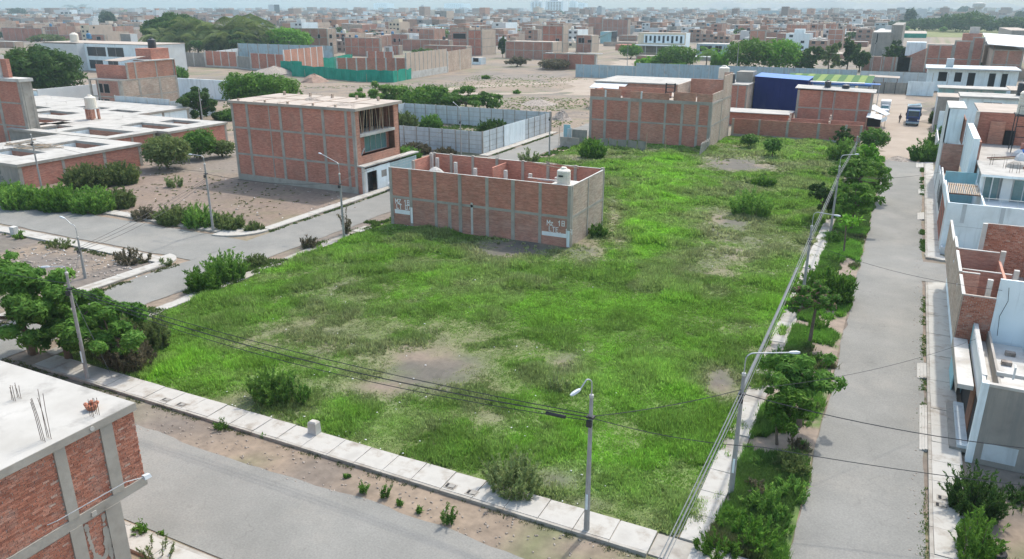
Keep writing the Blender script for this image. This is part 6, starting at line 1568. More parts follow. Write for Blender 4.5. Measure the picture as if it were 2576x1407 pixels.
def tree_at(label, x, y, w, h, kind='round', pal='mid', base=0.28, name='tree', leaf=None, nmax=9000, dens=1.0, z0=0.0, group=None, depthw=1.0, pal2=None, trunk=True):
    TREE_N[0] += 1; g = np.random.default_rng(TREE_N[0] * 7 + 3)
    d = see(x, y, h / 2)[2]; ppm = _f / d / 2.5                                   # render pixels per metre
    if leaf is None: leaf = min(max(.15, 2.0 / ppm), .9)
    zc = z0 + h * base; hc = h * (1 - base)
    cl = crown_clumps(kind, g)
    area = w * hc * .8
    n = int(min(nmax, max(220, dens * 8.5 * area / (leaf * leaf))))
    P_, nr, lt = leaves_on(cl, n, g)
    P_ = P_ * np.array([w / 2, w / 2 * depthw, hc]) + np.array([x, y, zc])
    v, f = leaf_quads(P_, nr, leaf * g.uniform(.6, 1.25, n), g, 2.5)
    t = pal_tint(g, n, pal, lt)
    if pal2: m2 = g.random(n) < .12; t[m2] = pal_tint(g, int(m2.sum()), pal2, .5)
    T = thing(name, label, 'palm' if name == 'palm_tree' else ('shrub' if name == 'shrub' else 'tree'), (x, y, z0), 0, group)
    o = tinted('crown', v - np.array([x, y, z0]), f, np.repeat(t, 4, 0), M['leaf'], T)
    if trunk: ob('trunk', trunk_mesh(x, y, z0, zc, w, hc, cl, g, max(.06, min(.32, w * .035))), M['bark'], T)
    return T
def tree(label, px, by, wpx, ty, kind='round', pal='mid', **kw):
    x, y = at(px, by); d = see(x, y, 0)[2]
    h = height(x, y, ty); w = wpx / (_f / d)
    return tree_at(label, x, y, w, h, kind, pal, **kw)
def weeds_at(label, x, y, w, dp, h, pal='weed', n=None, name='shrub', lean=.55, leaf=None, stems=True, cat='shrub', dens=1.0, group=None):
    TREE_N[0] += 1; g = np.random.default_rng(TREE_N[0] * 7 + 3)
    d = see(x, y, h / 2)[2]; ppm = _f / d / 2.5
    if leaf is None: leaf = min(max(.10, 1.6 / ppm), .5)
    leaf *= .72
    ns = int(np.clip(dens * w * dp * 9, 14, 420)) if n is None else n
    per = int(np.clip(7 * h / leaf * .30, 7, 44))
    a = g.uniform(0, 6.283, ns); r = np.sqrt(g.random(ns))
    bx, by = r * np.cos(a) * w * .42, r * np.sin(a) * dp * .42
    hh = h * (1 - .55 * r ** 2) * g.uniform(.42, 1.1, ns)
    lx = np.cos(a) * r * lean * hh * .6 + g.normal(0, .14, ns) * hh; ly = np.sin(a) * r * lean * hh * .6 + g.normal(0, .14, ns) * hh
    u = g.random((ns, per)) ** .75 * .97 + .03
    X = bx[:, None] + lx[:, None] * u ** 1.5 + g.normal(0, leaf * .55, u.shape); Y = by[:, None] + ly[:, None] * u ** 1.5 + g.normal(0, leaf * .55, u.shape)
    Z = hh[:, None] * u
    P_ = np.stack([X, Y, Z], -1).reshape(-1, 3)
    nn = len(P_)
    nr = g.normal(0, .8, (nn, 3)) + np.array([0, 0, .6])
    al = np.stack([np.repeat(lx / hh, per), np.repeat(ly / hh, per), np.full(nn, .75)], -1) + g.normal(0, .35, (nn, 3))
    v, f = leaf_quads(P_, nr, leaf * g.uniform(.6, 1.2, nn), g, 3.4, al)
    lt = np.repeat(g.uniform(.1, .9, ns), per)
    t = pal_tint(g, nn, pal, lt)
    T = thing(name, label, cat, (x, y, ground_z(x, y) - .02), 0, group)
    tinted('foliage', v, f, np.repeat(t, 4, 0), M['leaf'], T)
    if stems:
        bm = MB()
        for i in range(0, ns, max(1, ns // 18)):
            bm.tube([(bx[i], by[i], 0), (bx[i] + lx[i] * .4, by[i] + ly[i] * .4, hh[i] * .55), (bx[i] + lx[i], by[i] + ly[i], hh[i] * .95)], [.025, .018, .008], 3, cap=False)
        s = ob('stems', bm, M['bark']); s.parent = T
    return T
def weeds(label, px, by, wpx, ty, pal='weed', dp=None, **kw):
    x, y = at(px, by); d = see(x, y, 0)[2]
    w = wpx / (_f / d); h = height(x, y, ty)
    return weeds_at(label, x, y, w, dp or w * .8, h, pal, **kw)
FR = {}
def frond_mesh(seed, pal='olive'):
    g = np.random.default_rng(seed); v, c = [], []
    n = 22
    for i in range(n):
        u = (i + 1) / n
        p = np.array([u * .95, 0, .32 * math.sin(u * 2.1) - .38 * u ** 2.2])
        ll = .30 * math.sin(min(1, u * 1.25) * math.pi * .8 + .3) + .05
        for s in (-1, 1):
            e = p + np.array([.10, s * ll, -.10 - .10 * u]); wd = .03
            v += [p, p + np.array([wd, 0, .004]), e + np.array([.01, 0, 0]), e - np.array([.005, 0, 0.01])]
            c.append(g.uniform(.2, .9))
    v = np.array(v); f = np.arange(len(v)).reshape(-1, 4)
    t = pal_tint(g, len(f), pal, np.array(c))
    o = tinted('frond', v, f, np.repeat(t, 4, 0), M['leaf']); me = o.data
    bpy.data.objects.remove(o)
    return me
def palm(label, px, by, ty, wpx, pal='olive', group=None):
    if pal not in FR: FR[pal] = [frond_mesh(k + 40, pal) for k in range(3)]
    x, y = at(px, by); d = see(x, y, 0)[2]; w = wpx / (_f / d); h = height(x, y, ty)
    g = np.random.default_rng(int(px * 3 + by))
    T = thing('palm_tree', label, 'palm', (x, y, 0), 0, group)
    hz = h - w * .18
    ob('trunk', MB().tube([(x, y, -.1), (x + .02 * h, y, hz * .5), (x + .01 * h, y, hz)], [.035 * w + .05, .03 * w, .028 * w], 7), M['bark'], T)
    for k in range(15):
        shared('frond', FR[pal][k % 3], T, (.01 * h, 0, hz), (g.uniform(-.2, .2), g.uniform(-.75, .55), k * 2.4 + g.uniform(-.2, .2)), (w * .72,) * 3)
    return T

PORD = ['leftmost'] + [q + ' from left' for q in 'second third fourth fifth sixth seventh eighth ninth tenth eleventh'.split()] + ['rightmost', 'rightmost']
# trees and shrubs on the verge of the right street (near to far)
tree('spreading tree with fine bright leaves nearest on the right street verge', 2010, 1075, 225, 878, 'loose', 'mid', base=.38, leaf=.17, nmax=7000, depthw=.9)
tree('dense rounded tree over the broken path behind the nearest street light', 1955, 1120, 130, 945, 'loose', 'feather', base=.2, leaf=.16, nmax=6000)
tree('tree with pinkish new tips and a bare dark trunk on the verge', 2036, 866, 150, 700, 'loose', 'mid', base=.42, leaf=.15, nmax=7000, pal2='pink')
weeds('bright bushy shrub leaning over the right street beyond the pink-tipped tree', 2075, 760, 125, 668, 'feather', dens=2.2, leaf=.17)
tree('very dense dark green tree on the verge, largest of the far group', 2152, 505, 150, 392, 'umbrella', 'feather', base=.22, leaf=.24, nmax=8000)
tree('spreading dark tree in front of the largest far verge tree', 2140, 580, 135, 460, 'loose', 'feather', base=.3, leaf=.22, nmax=6500)
tree('dark leafy tree on the lot side of the far verge group', 2062, 560, 95, 455, 'loose', 'dark', base=.25, leaf=.22, nmax=5000)
tree('slim young tree with a few bright leaves by the third street light', 2122, 640, 72, 540, 'loose', 'bright', base=.72, leaf=.2, nmax=500, dens=.5)
tree('light green rounded tree on the verge before the dirt yard', 2178, 440, 76, 358, 'loose', 'bright', base=.22, leaf=.25, nmax=5000)
tree('dark green rounded tree on the verge at the edge of the dirt yard', 2192, 395, 72, 322, 'round', 'mid', base=.25, leaf=.27, nmax=5000)
tree('thin grey-green tree by the right end of the brick garden wall', 2117, 385, 60, 318, 'loose', 'dark', base=.25, leaf=.27, nmax=3000)
weeds('tall feathery shrub before the right end of the brick garden wall', 2112, 410, 60, 345, 'weed', leaf=.22)
weeds('leafy bush on the right pavement edge at the end of the paved road', 2322, 405, 66, 352, 'mid', leaf=.25)
weeds('taller bush against the house wall at the end of the paved road', 2350, 375, 40, 318, 'mid', leaf=.25)
weeds('cactus-like bush by the leaning timbers of the dirt yard', 2352, 310, 30, 275, 'dark', leaf=.3)
# along the lower verge
for k, (px, by, wpx, ty, pal, lab) in enumerate(((1990, 1250, 100, 1195, 'weed', 'low light scrub by the road edge under the nearest street light'), (1850, 1330, 110, 1275, 'feather', 'low bright scrub left of the road corner'), (2035, 1030, 60, 990, 'olive', 'olive scrub at the road edge under the nearest verge tree'), (2062, 830, 60, 790, 'feather', 'bright scrub right of the pink-tipped tree'), (2100, 610, 60, 575, 'mid', 'low scrub under the third street light'), (2110, 545, 60, 505, 'feather', 'low bright scrub under the spreading dark verge tree'), (1900, 1240, 70, 1200, 'dry', 'dry brown stalks behind the nearest right street light'))):
    weeds(lab, px, by, wpx, ty, pal, leaf=.10, dens=1.6, stems=False)
VORD = 'first second third fourth fifth sixth seventh eighth ninth tenth eleventh twelfth thirteenth'.split()
VG = 'shrubs in the overgrown verge of the right street'
for k, (px, by, wpx, ty, pal) in enumerate(((1985, 1190, 110, 1090, 'olive'), (1930, 1290, 130, 1180, 'weed'), (1900, 1375, 150, 1265, 'feather'), (1960, 1330, 90, 1250, 'mid'), (1800, 1395, 130, 1310, 'feather'), (2000, 1140, 70, 1075, 'dry'), (1960, 905, 70, 850, 'mid'), (2060, 920, 70, 865, 'feather'), (1930, 960, 60, 915, 'mid'), (2095, 660, 60, 615, 'weed'), (2080, 700, 60, 655, 'feather'), (2030, 950, 60, 900, 'feather'), (1905, 1180, 60, 1125, 'weed'))):
    weeds('tangled %s shrub in the right street verge, %s counted from the near end' % ({'olive': 'olive', 'weed': 'light green', 'feather': 'bright green', 'mid': 'green', 'dry': 'dry brown'}[pal], VORD[sorted((1190, 1290, 1375, 1330, 1395, 1140, 905, 920, 960, 660, 700, 950, 1180), reverse=True).index(by)]), px, by, wpx * .9, ty + (by - ty) * .36, pal, leaf=.10, dens=1.7, group=VG, stems=False)
# shrubs standing in the lot
weeds('tall feathery bush in the lower left of the grass lot', 690, 1010, 130, 935, 'weed', leaf=.12, dens=1.6)
weeds('dark thin bush right of the tall feathery lower left one', 755, 1015, 80, 950, 'mid', leaf=.11, dens=.8)
weeds('pale feathery bush overhanging the front pavement', 1290, 1235, 150, 1140, 'pale', leaf=.10, dens=2.2)
weeds('small pale bush in the grass beyond the front pole', 1400, 985, 55, 940, 'pale', leaf=.12)
weeds('broad light bush in the grass before the far brick garden wall', 1885, 545, 110, 475, 'weed', leaf=.17, dens=.8)
weeds('low bright bush in the upper right of the lot', 1920, 470, 70, 443, 'feather', leaf=.2)
weeds('bright green shrub by the corner of the second lot building', 1490, 400, 66, 350, 'feather', leaf=.24, dens=1.4)
weeds('dark shrub at the right rear corner of the centre building', 1505, 600, 60, 565, 'mid', leaf=.18)
weeds('pale twiggy shrub beside the middle street behind the centre building', 1330, 410, 50, 372, 'pale', leaf=.24, dens=.5)
tree('small round tree before the brick garden wall, the left of two', 1882, 375, 46, 338, 'round', 'mid', base=.28, leaf=.26, nmax=2500)
tree('small round tree before the brick garden wall, the right of two', 1942, 398, 48, 345, 'round', 'mid', base=.25, leaf=.26, nmax=2500)
# lot edge along the middle street
weeds('tall leafy weeds with dry tips at the left edge of the grass lot', 570, 700, 110, 628, 'weed', leaf=.15, dens=1.6)
weeds('bright leafy shrub left of the dry-tipped weeds at the lot edge', 515, 730, 90, 665, 'feather', leaf=.15, dens=1.8)
weeds('thin dry weeds by the road between the lot edge and the centre building', 650, 665, 80, 640, 'olive', leaf=.15)
weeds('dry brown brush by the road in front of the lot edge pole', 775, 622, 50, 590, 'dry', leaf=.16)
weeds('dry creeper tangled round the pole at the lot edge', 872, 590, 16, 515, 'dry', leaf=.14, n=14)
# the big tree at the lower left and the brush beneath it
tree('big spreading tree over the front street at the left edge', 85, 890, 330, 650, 'loose', 'mid', base=.18, leaf=.17, nmax=16000, depthw=.8, dens=1.8)
tree('lower tangled tree right of the left corner pole', 275, 910, 270, 735, 'loose', 'mid', base=.10, leaf=.16, nmax=14000, depthw=.8, dens=1.7)
tree('tangled dark branches reaching over the front street at left', 175, 905, 300, 700, 'loose', 'mid', base=.15, leaf=.18, nmax=12000, depthw=.8, dens=1.6)
tree('feathery crown at the top of the left edge thicket', 55, 800, 130, 640, 'loose', 'mid', base=.4, leaf=.2, nmax=5000)
weeds('brown dry thicket under the spreading tree behind the left corner pole', 330, 920, 150, 840, 'dry', leaf=.13, dens=1.2)
weeds('dark green scrub between the left corner pole and the pavement bend', 372, 870, 140, 785, 'olive', leaf=.12, dens=1.2)
weeds('tangled grey-green scrub right of the dark scrub at the left', 300, 860, 120, 770, 'mid', leaf=.15, dens=1.3)
weeds('olive brush between the dry thicket and the grass', 385, 880, 90, 820, 'olive', leaf=.13)
# pavement weeds on the dirt strip
WG = 'weed tufts growing on the dirt strip by the front pavement'
for (px, by, wpx, ty) in ((917, 1240, 20, 1208), (966, 1248, 30, 1210), (1005, 1270, 16, 1252), (1055, 1288, 14, 1270), (1128, 1318, 40, 1268), (873, 1200, 18, 1188), (555, 1080, 36, 1052), (663, 1100, 14, 1090)):
    weeds('small upright weed tuft on the dirt strip by the front pavement, %s' % PORD[sorted((917, 966, 1005, 1055, 1128, 873, 555, 663)).index(px)], px, by, wpx, ty, 'mid', leaf=.08, group=WG, stems=False, dens=2.5)
weeds('weed tuft at the foot of the near house lamp wall', 352, 1345, 40, 1310, 'feather', leaf=.1, stems=False)
weeds('small weed on the kerb of the near pavement', 405, 1348, 22, 1335, 'feather', leaf=.08, stems=False)
weeds('thin dry weeds on the near white pavement at the bottom', 390, 1405, 110, 1350, 'pale', leaf=.08, dens=.4)
# right-hand yard below the grey house
weeds('dense green hedge at the foot of the grey side wall', 2450, 1290, 130, 1180, 'dark', leaf=.11, dens=3.0, dp=2.2)
weeds('bright hedge along the pavement at the lower right corner', 2450, 1407, 80, 1300, 'feather', leaf=.10, dens=2.6, dp=4)
weeds('leafy shrub against the grey side wall at the right edge', 2560, 1260, 60, 1225, 'dark', leaf=.13)
weeds('creeping shrub at the corner of the passage and right pavement', 2448, 735 - 65, 50, 640, 'mid', leaf=.17)
weeds('small shrub in the planter of the white corner house', 2400, 628, 44, 600, 'mid', leaf=.17, dens=2.5)
weeds('grass tuft in the planter beside the brick upper storey', 2402, 770, 20, 742, 'feather', leaf=.15, stems=False)
# weeds and shrubs left of the crossing
LG = 'tall weeds along the pavement before the low brick house'
for k, (px, by, wpx, ty, pal) in enumerate(((60, 520, 130, 460, 'weed'), (150, 525, 130, 462, 'feather'), (235, 530, 130, 470, 'weed'), (300, 520, 90, 470, 'olive'), (20, 505, 90, 455, 'feather'))):
    weeds('tall feathery weed clump before the low brick house, %s' % PORD[sorted((60, 150, 235, 300, 20)).index(px)], px, by, wpx, ty, pal, leaf=.2, dens=1.1, group=LG)
weeds('broad dark shrub against the low brick house wall', 225, 470, 130, 412, 'olive', leaf=.22, dens=1.4)
weeds('broad olive shrub right of the broad dark one by the low brick house', 305, 460, 100, 405, 'olive', leaf=.22, dens=1.4)
tree('dense dark bush at the end of the low white roofs', 425, 425, 130, 340, 'round', 'olive', base=.05, leaf=.25, nmax=6000, name='shrub')
tree('rounded green bush rising behind the dense dark one by the low roofs', 505, 400, 90, 325, 'round', 'mid', base=.05, leaf=.25, nmax=5000, name='shrub')
tree('low olive bush at the right end of the shrub row by the low roofs', 560, 395, 70, 352, 'round', 'olive', base=.05, leaf=.25, nmax=3000, name='shrub')
for (px, by, wpx, ty, pal, lab) in ((440, 560, 110, 515, 'olive', 'low olive shrub on the far pavement edge of the open lot, the left one'), (505, 570, 90, 510, 'weed', 'fresh green shrub beside the far pavement street light'), (575, 575, 90, 530, 'olive', 'thin shrub right of the far pavement street light'), (640, 580, 60, 555, 'olive', 'small dry shrub at the corner apron'), (365, 550, 80, 520, 'dry', 'dry low brush on the open lot behind the far pavement'), (440, 470, 40, 435, 'pale', 'lone pale shrub on the bare lot')):
    weeds(lab, px, by, wpx, ty, pal, leaf=.2, dens=.9)
weeds('weeds by the block marker on the left street pavement', 50, 600, 30, 580, 'weed', leaf=.17)
weeds('dry weeds on the near pavement of the left street', 150, 620, 90, 600, 'olive', leaf=.16, dens=.4)
weeds('thin dry weeds along the pavement corner of the triangular lot', 330, 655, 120, 625, 'dry', leaf=.15, dens=.4)
weeds('low green weeds on the rounded pavement corner', 415, 665, 50, 648, 'olive', leaf=.15)
# big trees of the middle distance
tree('very dense dark round tree behind the white boundary wall at left', 110, 245, 235, 114, 'round', 'dark', base=.0, leaf=.5, nmax=14000, depthw=.8, dens=1.6)
tree('wide flat-topped tree behind the three-storey building', 658, 282, 225, 182, 'round', 'feather', base=.0, leaf=.38, nmax=14000, depthw=.7, dens=1.5)
tree('dark leafy tree between the thin pole and the flat-topped tree', 508, 305, 115, 206, 'loose', 'dark', base=.0, leaf=.34, nmax=9000, dens=1.4)
weeds('green bushes below the flat-topped tree', 590, 300, 110, 275, 'mid', leaf=.35)
weeds('small bush at the grey fence of the half-built house', 438, 298, 40, 272, 'feather', leaf=.3)
weeds('bushes by the white garden wall right of the half-built house', 445, 205, 60, 168, 'mid', leaf=.4)
tree('big bush with pale flowers behind the precast compound, left part', 985, 275, 140, 192, 'loose', 'weed', base=.03, leaf=.36, nmax=5000, pal2='pale')
tree('bright dense bush behind the precast compound, middle part', 1075, 280, 140, 215, 'round', 'feather', base=.02, leaf=.36, nmax=5000)
tree('dark green tree behind the precast compound, right part', 1165, 282, 165, 212, 'loose', 'mid', base=.05, leaf=.36, nmax=6000)
tree('low bush trailing over the back fence of the compound', 1232, 280, 90, 236, 'loose', 'mid', base=.02, leaf=.36, nmax=3000)
weeds('grey-green bush inside the compound beside the three-storey building', 1020, 320, 70, 280, 'olive', leaf=.3)
weeds('dark green bush against the back fence inside the compound', 1085, 322, 60, 288, 'mid', leaf=.3)
weeds('cactus-like dark bush inside the compound by its front corner', 1240, 345, 80, 300, 'dark', leaf=.3, dens=1.4)
weeds('dry dark weeds at the foot of the compound front fence', 1045, 385, 90, 358, 'dry', leaf=.26)
weeds('more dry weeds at the foot of the compound front fence near the lamp', 1120, 388, 60, 370, 'dry', leaf=.26)
weeds('green bush behind the white garage front', 1030, 405, 60, 365, 'mid', leaf=.28)
for (px, by, wpx, ty, lab) in ((1110, 232, 22, 215, 'small shrub on the field before the compound bushes, the left one'), (905, 210 + 20, 16, 220, 'tiny shrub on the field right of the earth heap'), (900, 245, 50, 232, 'bright low shrub on the field behind the three-storey building'), (1222, 208 - 10, 24, 188, 'round green shrub on the field before the tan wall'), (1300, 236, 18, 222, 'small round shrub in the middle of the field'), (1060, 258, 70, 240, 'low bush at the near edge of the field')):
    weeds(lab, px, by, wpx, ty, 'feather', leaf=.35)
tree('huge umbrella-shaped dark tree beyond the large white house', 448, 134, 200, 34, 'umbrella', 'dark', base=.12, leaf=.9, nmax=9000, depthw=.7, dens=1.5)
tree('dark leafy mass filling the space under the umbrella tree', 445, 136, 190, 62, 'round', 'dark', base=.0, leaf=.95, nmax=6000, depthw=.6)
tree('bright green spreading tree beyond the grey and brick enclosure', 722, 140, 150, 68, 'round', 'bright', base=.06, leaf=.75, nmax=8000, depthw=.7)
tree('dark understory tree at the left end of the bright spreading tree', 688, 140, 60, 95, 'round', 'dark', base=.1, leaf=.8, nmax=2500)
for k, (px, by, ty, w) in enumerate(((414, 140, 86, 76), (442, 142, 92, 60), (478, 140, 56, 56), (520, 140, 72, 84), (560, 140, 64, 80), (598, 140, 58, 86), (632, 140, 54, 84), (652, 142, 72, 70), (578, 144, 86, 76), (500, 144, 92, 70), (540, 144, 94, 70), (615, 144, 94, 70))):
    palm('date palm of the dark grove beyond the brick enclosure, %s' % PORD[sorted((414, 442, 478, 520, 560, 598, 632, 652, 578, 500, 540, 615)).index(px)], px, by, ty, w, 'olive', group='palms of the dark grove')
tree('dark undergrowth below the palm grove', 585, 142, 190, 72, 'loose', 'dark', base=.0, leaf=.9, nmax=5000, name='shrub', dens=1.6)
tree('dark rounded tree between the brown walls beyond the field', 1065, 150, 66, 122, 'round', 'dark', base=.05, leaf=.6, nmax=3000)
tree('tall dark palm-like tree at the corner of the tall tan house', 1265, 145, 26, 84, 'loose', 'dark', base=.05, leaf=.6, nmax=1800)
tree('grey leafless brush before the long brick house', 1300, 168, 70, 138, 'loose', 'dry', base=.02, leaf=.5, nmax=2200, name='shrub')
tree('dark leafless brush before the low brick rooms', 1395, 175, 90, 148, 'round', 'dry', base=.02, leaf=.5, nmax=2800, name='shrub')
tree('olive bush at the right end of the low brick rooms', 1470, 172, 60, 150, 'loose', 'olive', base=.02, leaf=.5, nmax=2200, name='shrub')
tree('green tree at the mouth of the dust road', 1585, 148, 62, 112, 'round', 'mid', base=.15, leaf=.6, nmax=3000)
tree('bright lime bush behind the stained precast wall', 1625, 176, 60, 140, 'loose', 'bright', base=.02, leaf=.6, nmax=2000, name='shrub')
tree('dark round tree behind the stained precast wall', 1702, 178, 110, 116, 'round', 'mid', base=.08, leaf=.6, nmax=5000)
tree('green round tree right of the tall pole, the left of the pair', 1878, 182, 120, 95, 'round', 'feather', base=.10, leaf=.6, nmax=6000)
tree('brighter green round tree, the right of the pair beyond the long wall', 1952, 182, 125, 98, 'round', 'bright', base=.08, leaf=.6, nmax=7000)
palm('palm with arching fronds behind the stained precast wall', 1775, 176, 128, 46, 'weed')
palm('low palm on top of the stained wall yard', 1706, 200, 170, 46, 'weed')
weeds('lime shrub between the palm and the round trees', 1808, 176, 36, 130, 'bright', leaf=.6)
tree('dark loose tree behind the long wall, right of the bright round tree', 2040, 182, 60, 105, 'loose', 'dark', base=.05, leaf=.7, nmax=2500)
tree('olive loose tree behind the long wall before the low brown row', 2085, 178, 60, 112, 'loose', 'olive', base=.05, leaf=.6, nmax=2500)
tree('dark bushy tree behind the long wall at the tall thin poles', 2160, 180, 60, 118, 'loose', 'dark', base=.02, leaf=.6, nmax=2500)
tree('dark bush mass behind the long wall beside the brighter round tree', 2015, 182, 50, 128, 'round', 'dark', base=.02, leaf=.6, nmax=2500)
tree('tall dark leafy tree over the brown boundary wall', 2240, 172, 60, 105, 'loose', 'dark', base=.02, leaf=.6, nmax=2500)
tree('small dark tree left of the dark round one behind the stained wall', 1660, 178, 50, 135, 'round', 'mid', base=.02, leaf=.6, nmax=2000)
tree('dark tree left of the grey concrete house', 2130, 176, 66, 95, 'loose', 'dark', base=.05, leaf=.7, nmax=2800)
tree('dark tree right of the grey concrete house', 2265, 172, 70, 95, 'loose', 'blue', base=.05, leaf=.7, nmax=2800)
tree('lime tree before the stepped brick gable', 2290, 170, 34, 118, 'round', 'bright', base=.1, leaf=.7, nmax=1800)
tree('shadowed tree beside the lime tree', 2250, 172, 60, 130, 'loose', 'mid', base=.05, leaf=.7, nmax=2200)
tree('slim green tree right of the stepped brick gable', 2470, 155, 34, 108, 'loose', 'mid', base=.3, leaf=.6, nmax=1600)
weeds('bush at the foot of the slim tree by the gable', 2482, 178, 50, 155, 'mid', leaf=.5)
tree('overgrown dark bush inside the brick yard left of the blue shed', 1860, 265, 60, 232, 'loose', 'olive', base=.02, leaf=.4, nmax=2500, name='shrub')
tree('bright creeper bush in the brick yard by the second lot building', 1868, 308, 70, 278, 'round', 'bright', base=.02, leaf=.34, nmax=3500, name='shrub')
weeds('small bright shrub in front of the low pale-roofed room', 1962, 315, 22, 302, 'bright', leaf=.35)
weeds('green shrub at the right of the low pale-roofed room', 2000, 318, 40, 304, 'feather', leaf=.35)
weeds('dark climbing shrub before the blue shed', 1925, 272, 36, 256, 'mid', leaf=.35)

# ================================================================== MIDDLE DISTANCE: houses placed one by one
RECTS = []
def ysearch(x, z, xp, y0):
    lo, hi = y0 + 1, y0 + 80
    for _ in range(40):
        m = (lo + hi) / 2
        if see(x, m, z)[0] < xp: lo = m
        else: hi = m
    return lo
def mid(label, xl, xc, yb, yt, xr=None, storeys=2, front='brick_far', side='brick_tan', bays=4, sbays=3, frame=True, roof='roof_tan', name='brick_house', wins=(), swins=(), depth=None, parapet=0.0, wframe='white'):
    X1, Y0 = at(xc, yb); h = height(X1, Y0, yt)
    X0 = xat(Y0, xl, h * .5); Y1 = ysearch(X1, h * .5, xr, Y0) if xr else Y0 + (depth or 12)
    P = thing(name, label, 'building', (X1, Y0, 0))
    zs = [h * k / storeys for k in range(storeys + 1)]
    if frame:
        frame_wall(P, 'x', Y0, -1, zs, [X0 + (X1 - X0) * k / bays for k in range(bays + 1)], front, beams=zs[1:], colw=.42, beam_h=.34)
        frame_wall(P, 'y', X1, 1, zs, [Y0 + .35 + (Y1 - Y0 - .35) * k / sbays for k in range(sbays + 1)], side, beams=zs[1:-1], colw=.34, beam_h=.28)
    else:
        plain_wall(P, 'x', Y0, -1, X0, X1, 0, h, front); plain_wall(P, 'y', X1 - .003, 1, Y0 + .16, Y1, 0, h - .01, side)
    plain_wall(P, 'y', X0 + .02, -1, Y0 + .3, Y1, 0, h - .02, side); plain_wall(P, 'x', Y1, 1, X0 + .2, X1 - .2, 0, h - .02, front)
    slab(P, X0 + .1, X1 - .1, Y0 + .1, Y1 - .1, h - .25 - parapet, h + .04 - parapet, roof)
    for (a, b, u, v, n) in wins:
        window(P, 'x', Y0 - (.04 if frame else 0), -1, xat(Y0, a, h * u), xat(Y0, b, h * u), h * u, h * v, n, wframe, 'inner_shade')
    for (a, b, u, v, n) in swins:
        window(P, 'y', X1 + (.04 if frame else 0), 1, Y0 + (Y1 - Y0) * a, Y0 + (Y1 - Y0) * b, h * u, h * v, n, wframe, 'inner_shade')
    RECTS.append((X0 - 2, X1 + 2, Y0 - 2, Y1 + 2))
    return P, X0, X1, Y0, Y1, h
r = mid('three-storey brown brick house with small dark windows right of the bright spreading tree', 740, 827, 137, 73, 847, 3, 'brick_brown', 'brick_tan', 4, 2, wins=((800, 806, .62, .78, 1), (776, 784, .55, .78, 1)), swins=((.2, .5, .62, .78, 1), (.2, .5, .30, .46, 1)))
r = mid('square two-storey brick house with white garage front between the field and the brown houses', 867, 957, 142, 97, 961, 2, 'brick', 'brick_tan', 5, 1)
P, X0, X1, Y0, Y1, h = r
ob('white_front', MB().box(X1 + .1, X1 + 5, Y0 + 3, Y0 + 3.2, 0, h * .55), M['white'], P); ob('garage_door', MB().box(X1 + 1.2, X1 + 3.2, Y0 + 2.93, Y0 + 2.99, 0, h * .48), M['stucco_grey'], P)
mid('low brick yard wall house right of the white garage front', 976, 1004, 138, 115, 1013, 1, 'brick_brown', 'brick_tan', 3, 2)
mid('two-storey house with arched window openings and a flat brown wall', 985, 1026, 118, 87, 1030, 2, 'brick_brown', 'brick_tan', 2, 1, wins=((990, 996, .35, .65, 1), (1003, 1007, .40, .65, 1)))
mid('long low brown brick house with a broken roof edge behind the round tree', 1012, 1130, 130, 102, 1140, 1, 'brick_brown', 'brick_tan', 5, 2)
mid('long brown boundary house wall before the tall tan house', 1066, 1174, 150, 117, 1187, 1, 'brick_brown', 'brick_tan', 3, 2)
r = mid('tall tan brick house with four square panels on its front, highest by the field', 1177, 1212, 140, 77, 1247, 3, 'brick', 'tan', 2, 1, frame=True)
P, X0, X1, Y0, Y1, h = r
ob('roof_shade', MB().box(X0 - 4, X1 - 1, Y0 + 2, Y1 - 1, h + 2.0, h + 2.2), M['stucco_grey'], P)
for x in (X0 - 3.5, X0 + 3, X1 - 1.6): ob('post', MB().box(x, x + .2, Y0 + 2.4, Y0 + 2.6, h, h + 2.0), M['wood_dark'], P)
mid('dark open-fronted upper floor house left of the tall tan house', 1136, 1176, 128, 80, 1180, 2, 'brick_brown', 'brick_tan', 2, 1, wins=((1140, 1172, .62, .9, 1),))
r = mid('long two-storey brown brick house facing the field', 1271, 1389, 150, 107, 1414, 2, 'brick_brown', 'tan', 5, 2)
r = mid('three-storey brick house rising behind the long brown one', 1364, 1415, 132, 66, 1430, 3, 'brick', 'tan', 3, 1, wins=((1398, 1407, .35, .52, 2),))
r = mid('two-storey house with arched white balcony windows and tan corner', 1449, 1487, 132, 90, 1506, 2, 'brick_brown', 'tan', 2, 1, wins=((1455, 1470, .55, .85, 2), (1478, 1488, .58, .75, 1)))
r = mid('low brick rooms with broken white roof slabs at the field edge', 1364, 1497, 176, 138, 1502, 1, 'brick', 'white', 4, 1, roof='roof_white')
P, X0, X1, Y0, Y1, h = r
for (a, b, c, d) in ((.05, .18, .2, .8), (.45, .6, .3, .9), (.68, .8, .1, .6), (.82, 1.1, .2, 1.0)):
    ob('roof_piece', MB().box(X0 + (X1 - X0) * a, X0 + (X1 - X0) * b, Y0 + (Y1 - Y0) * c, Y0 + (Y1 - Y0) * d, h + .1 + .3 * a, h + .25 + .3 * a), M['white'], P)
r = mid('tall brick house with four rusty panels and an open top floor', 1479, 1514, 90, 44, 1516, 3, 'brick_orange', 'brick_tan', 2, 1)
r = mid('broad brown brick house right of the one with rusty panels', 1516, 1578, 92, 50, 1586, 2, 'brick_brown', 'brick_tan', 5, 1)
r = mid('turquoise steep-roofed shed by the dust road', 1510, 1537, 110, 80, 1552, 1, 'turquoise', 'glass', 1, 1, frame=False, name='shed', roof='roof_white')
P, X0, X1, Y0, Y1, h = r
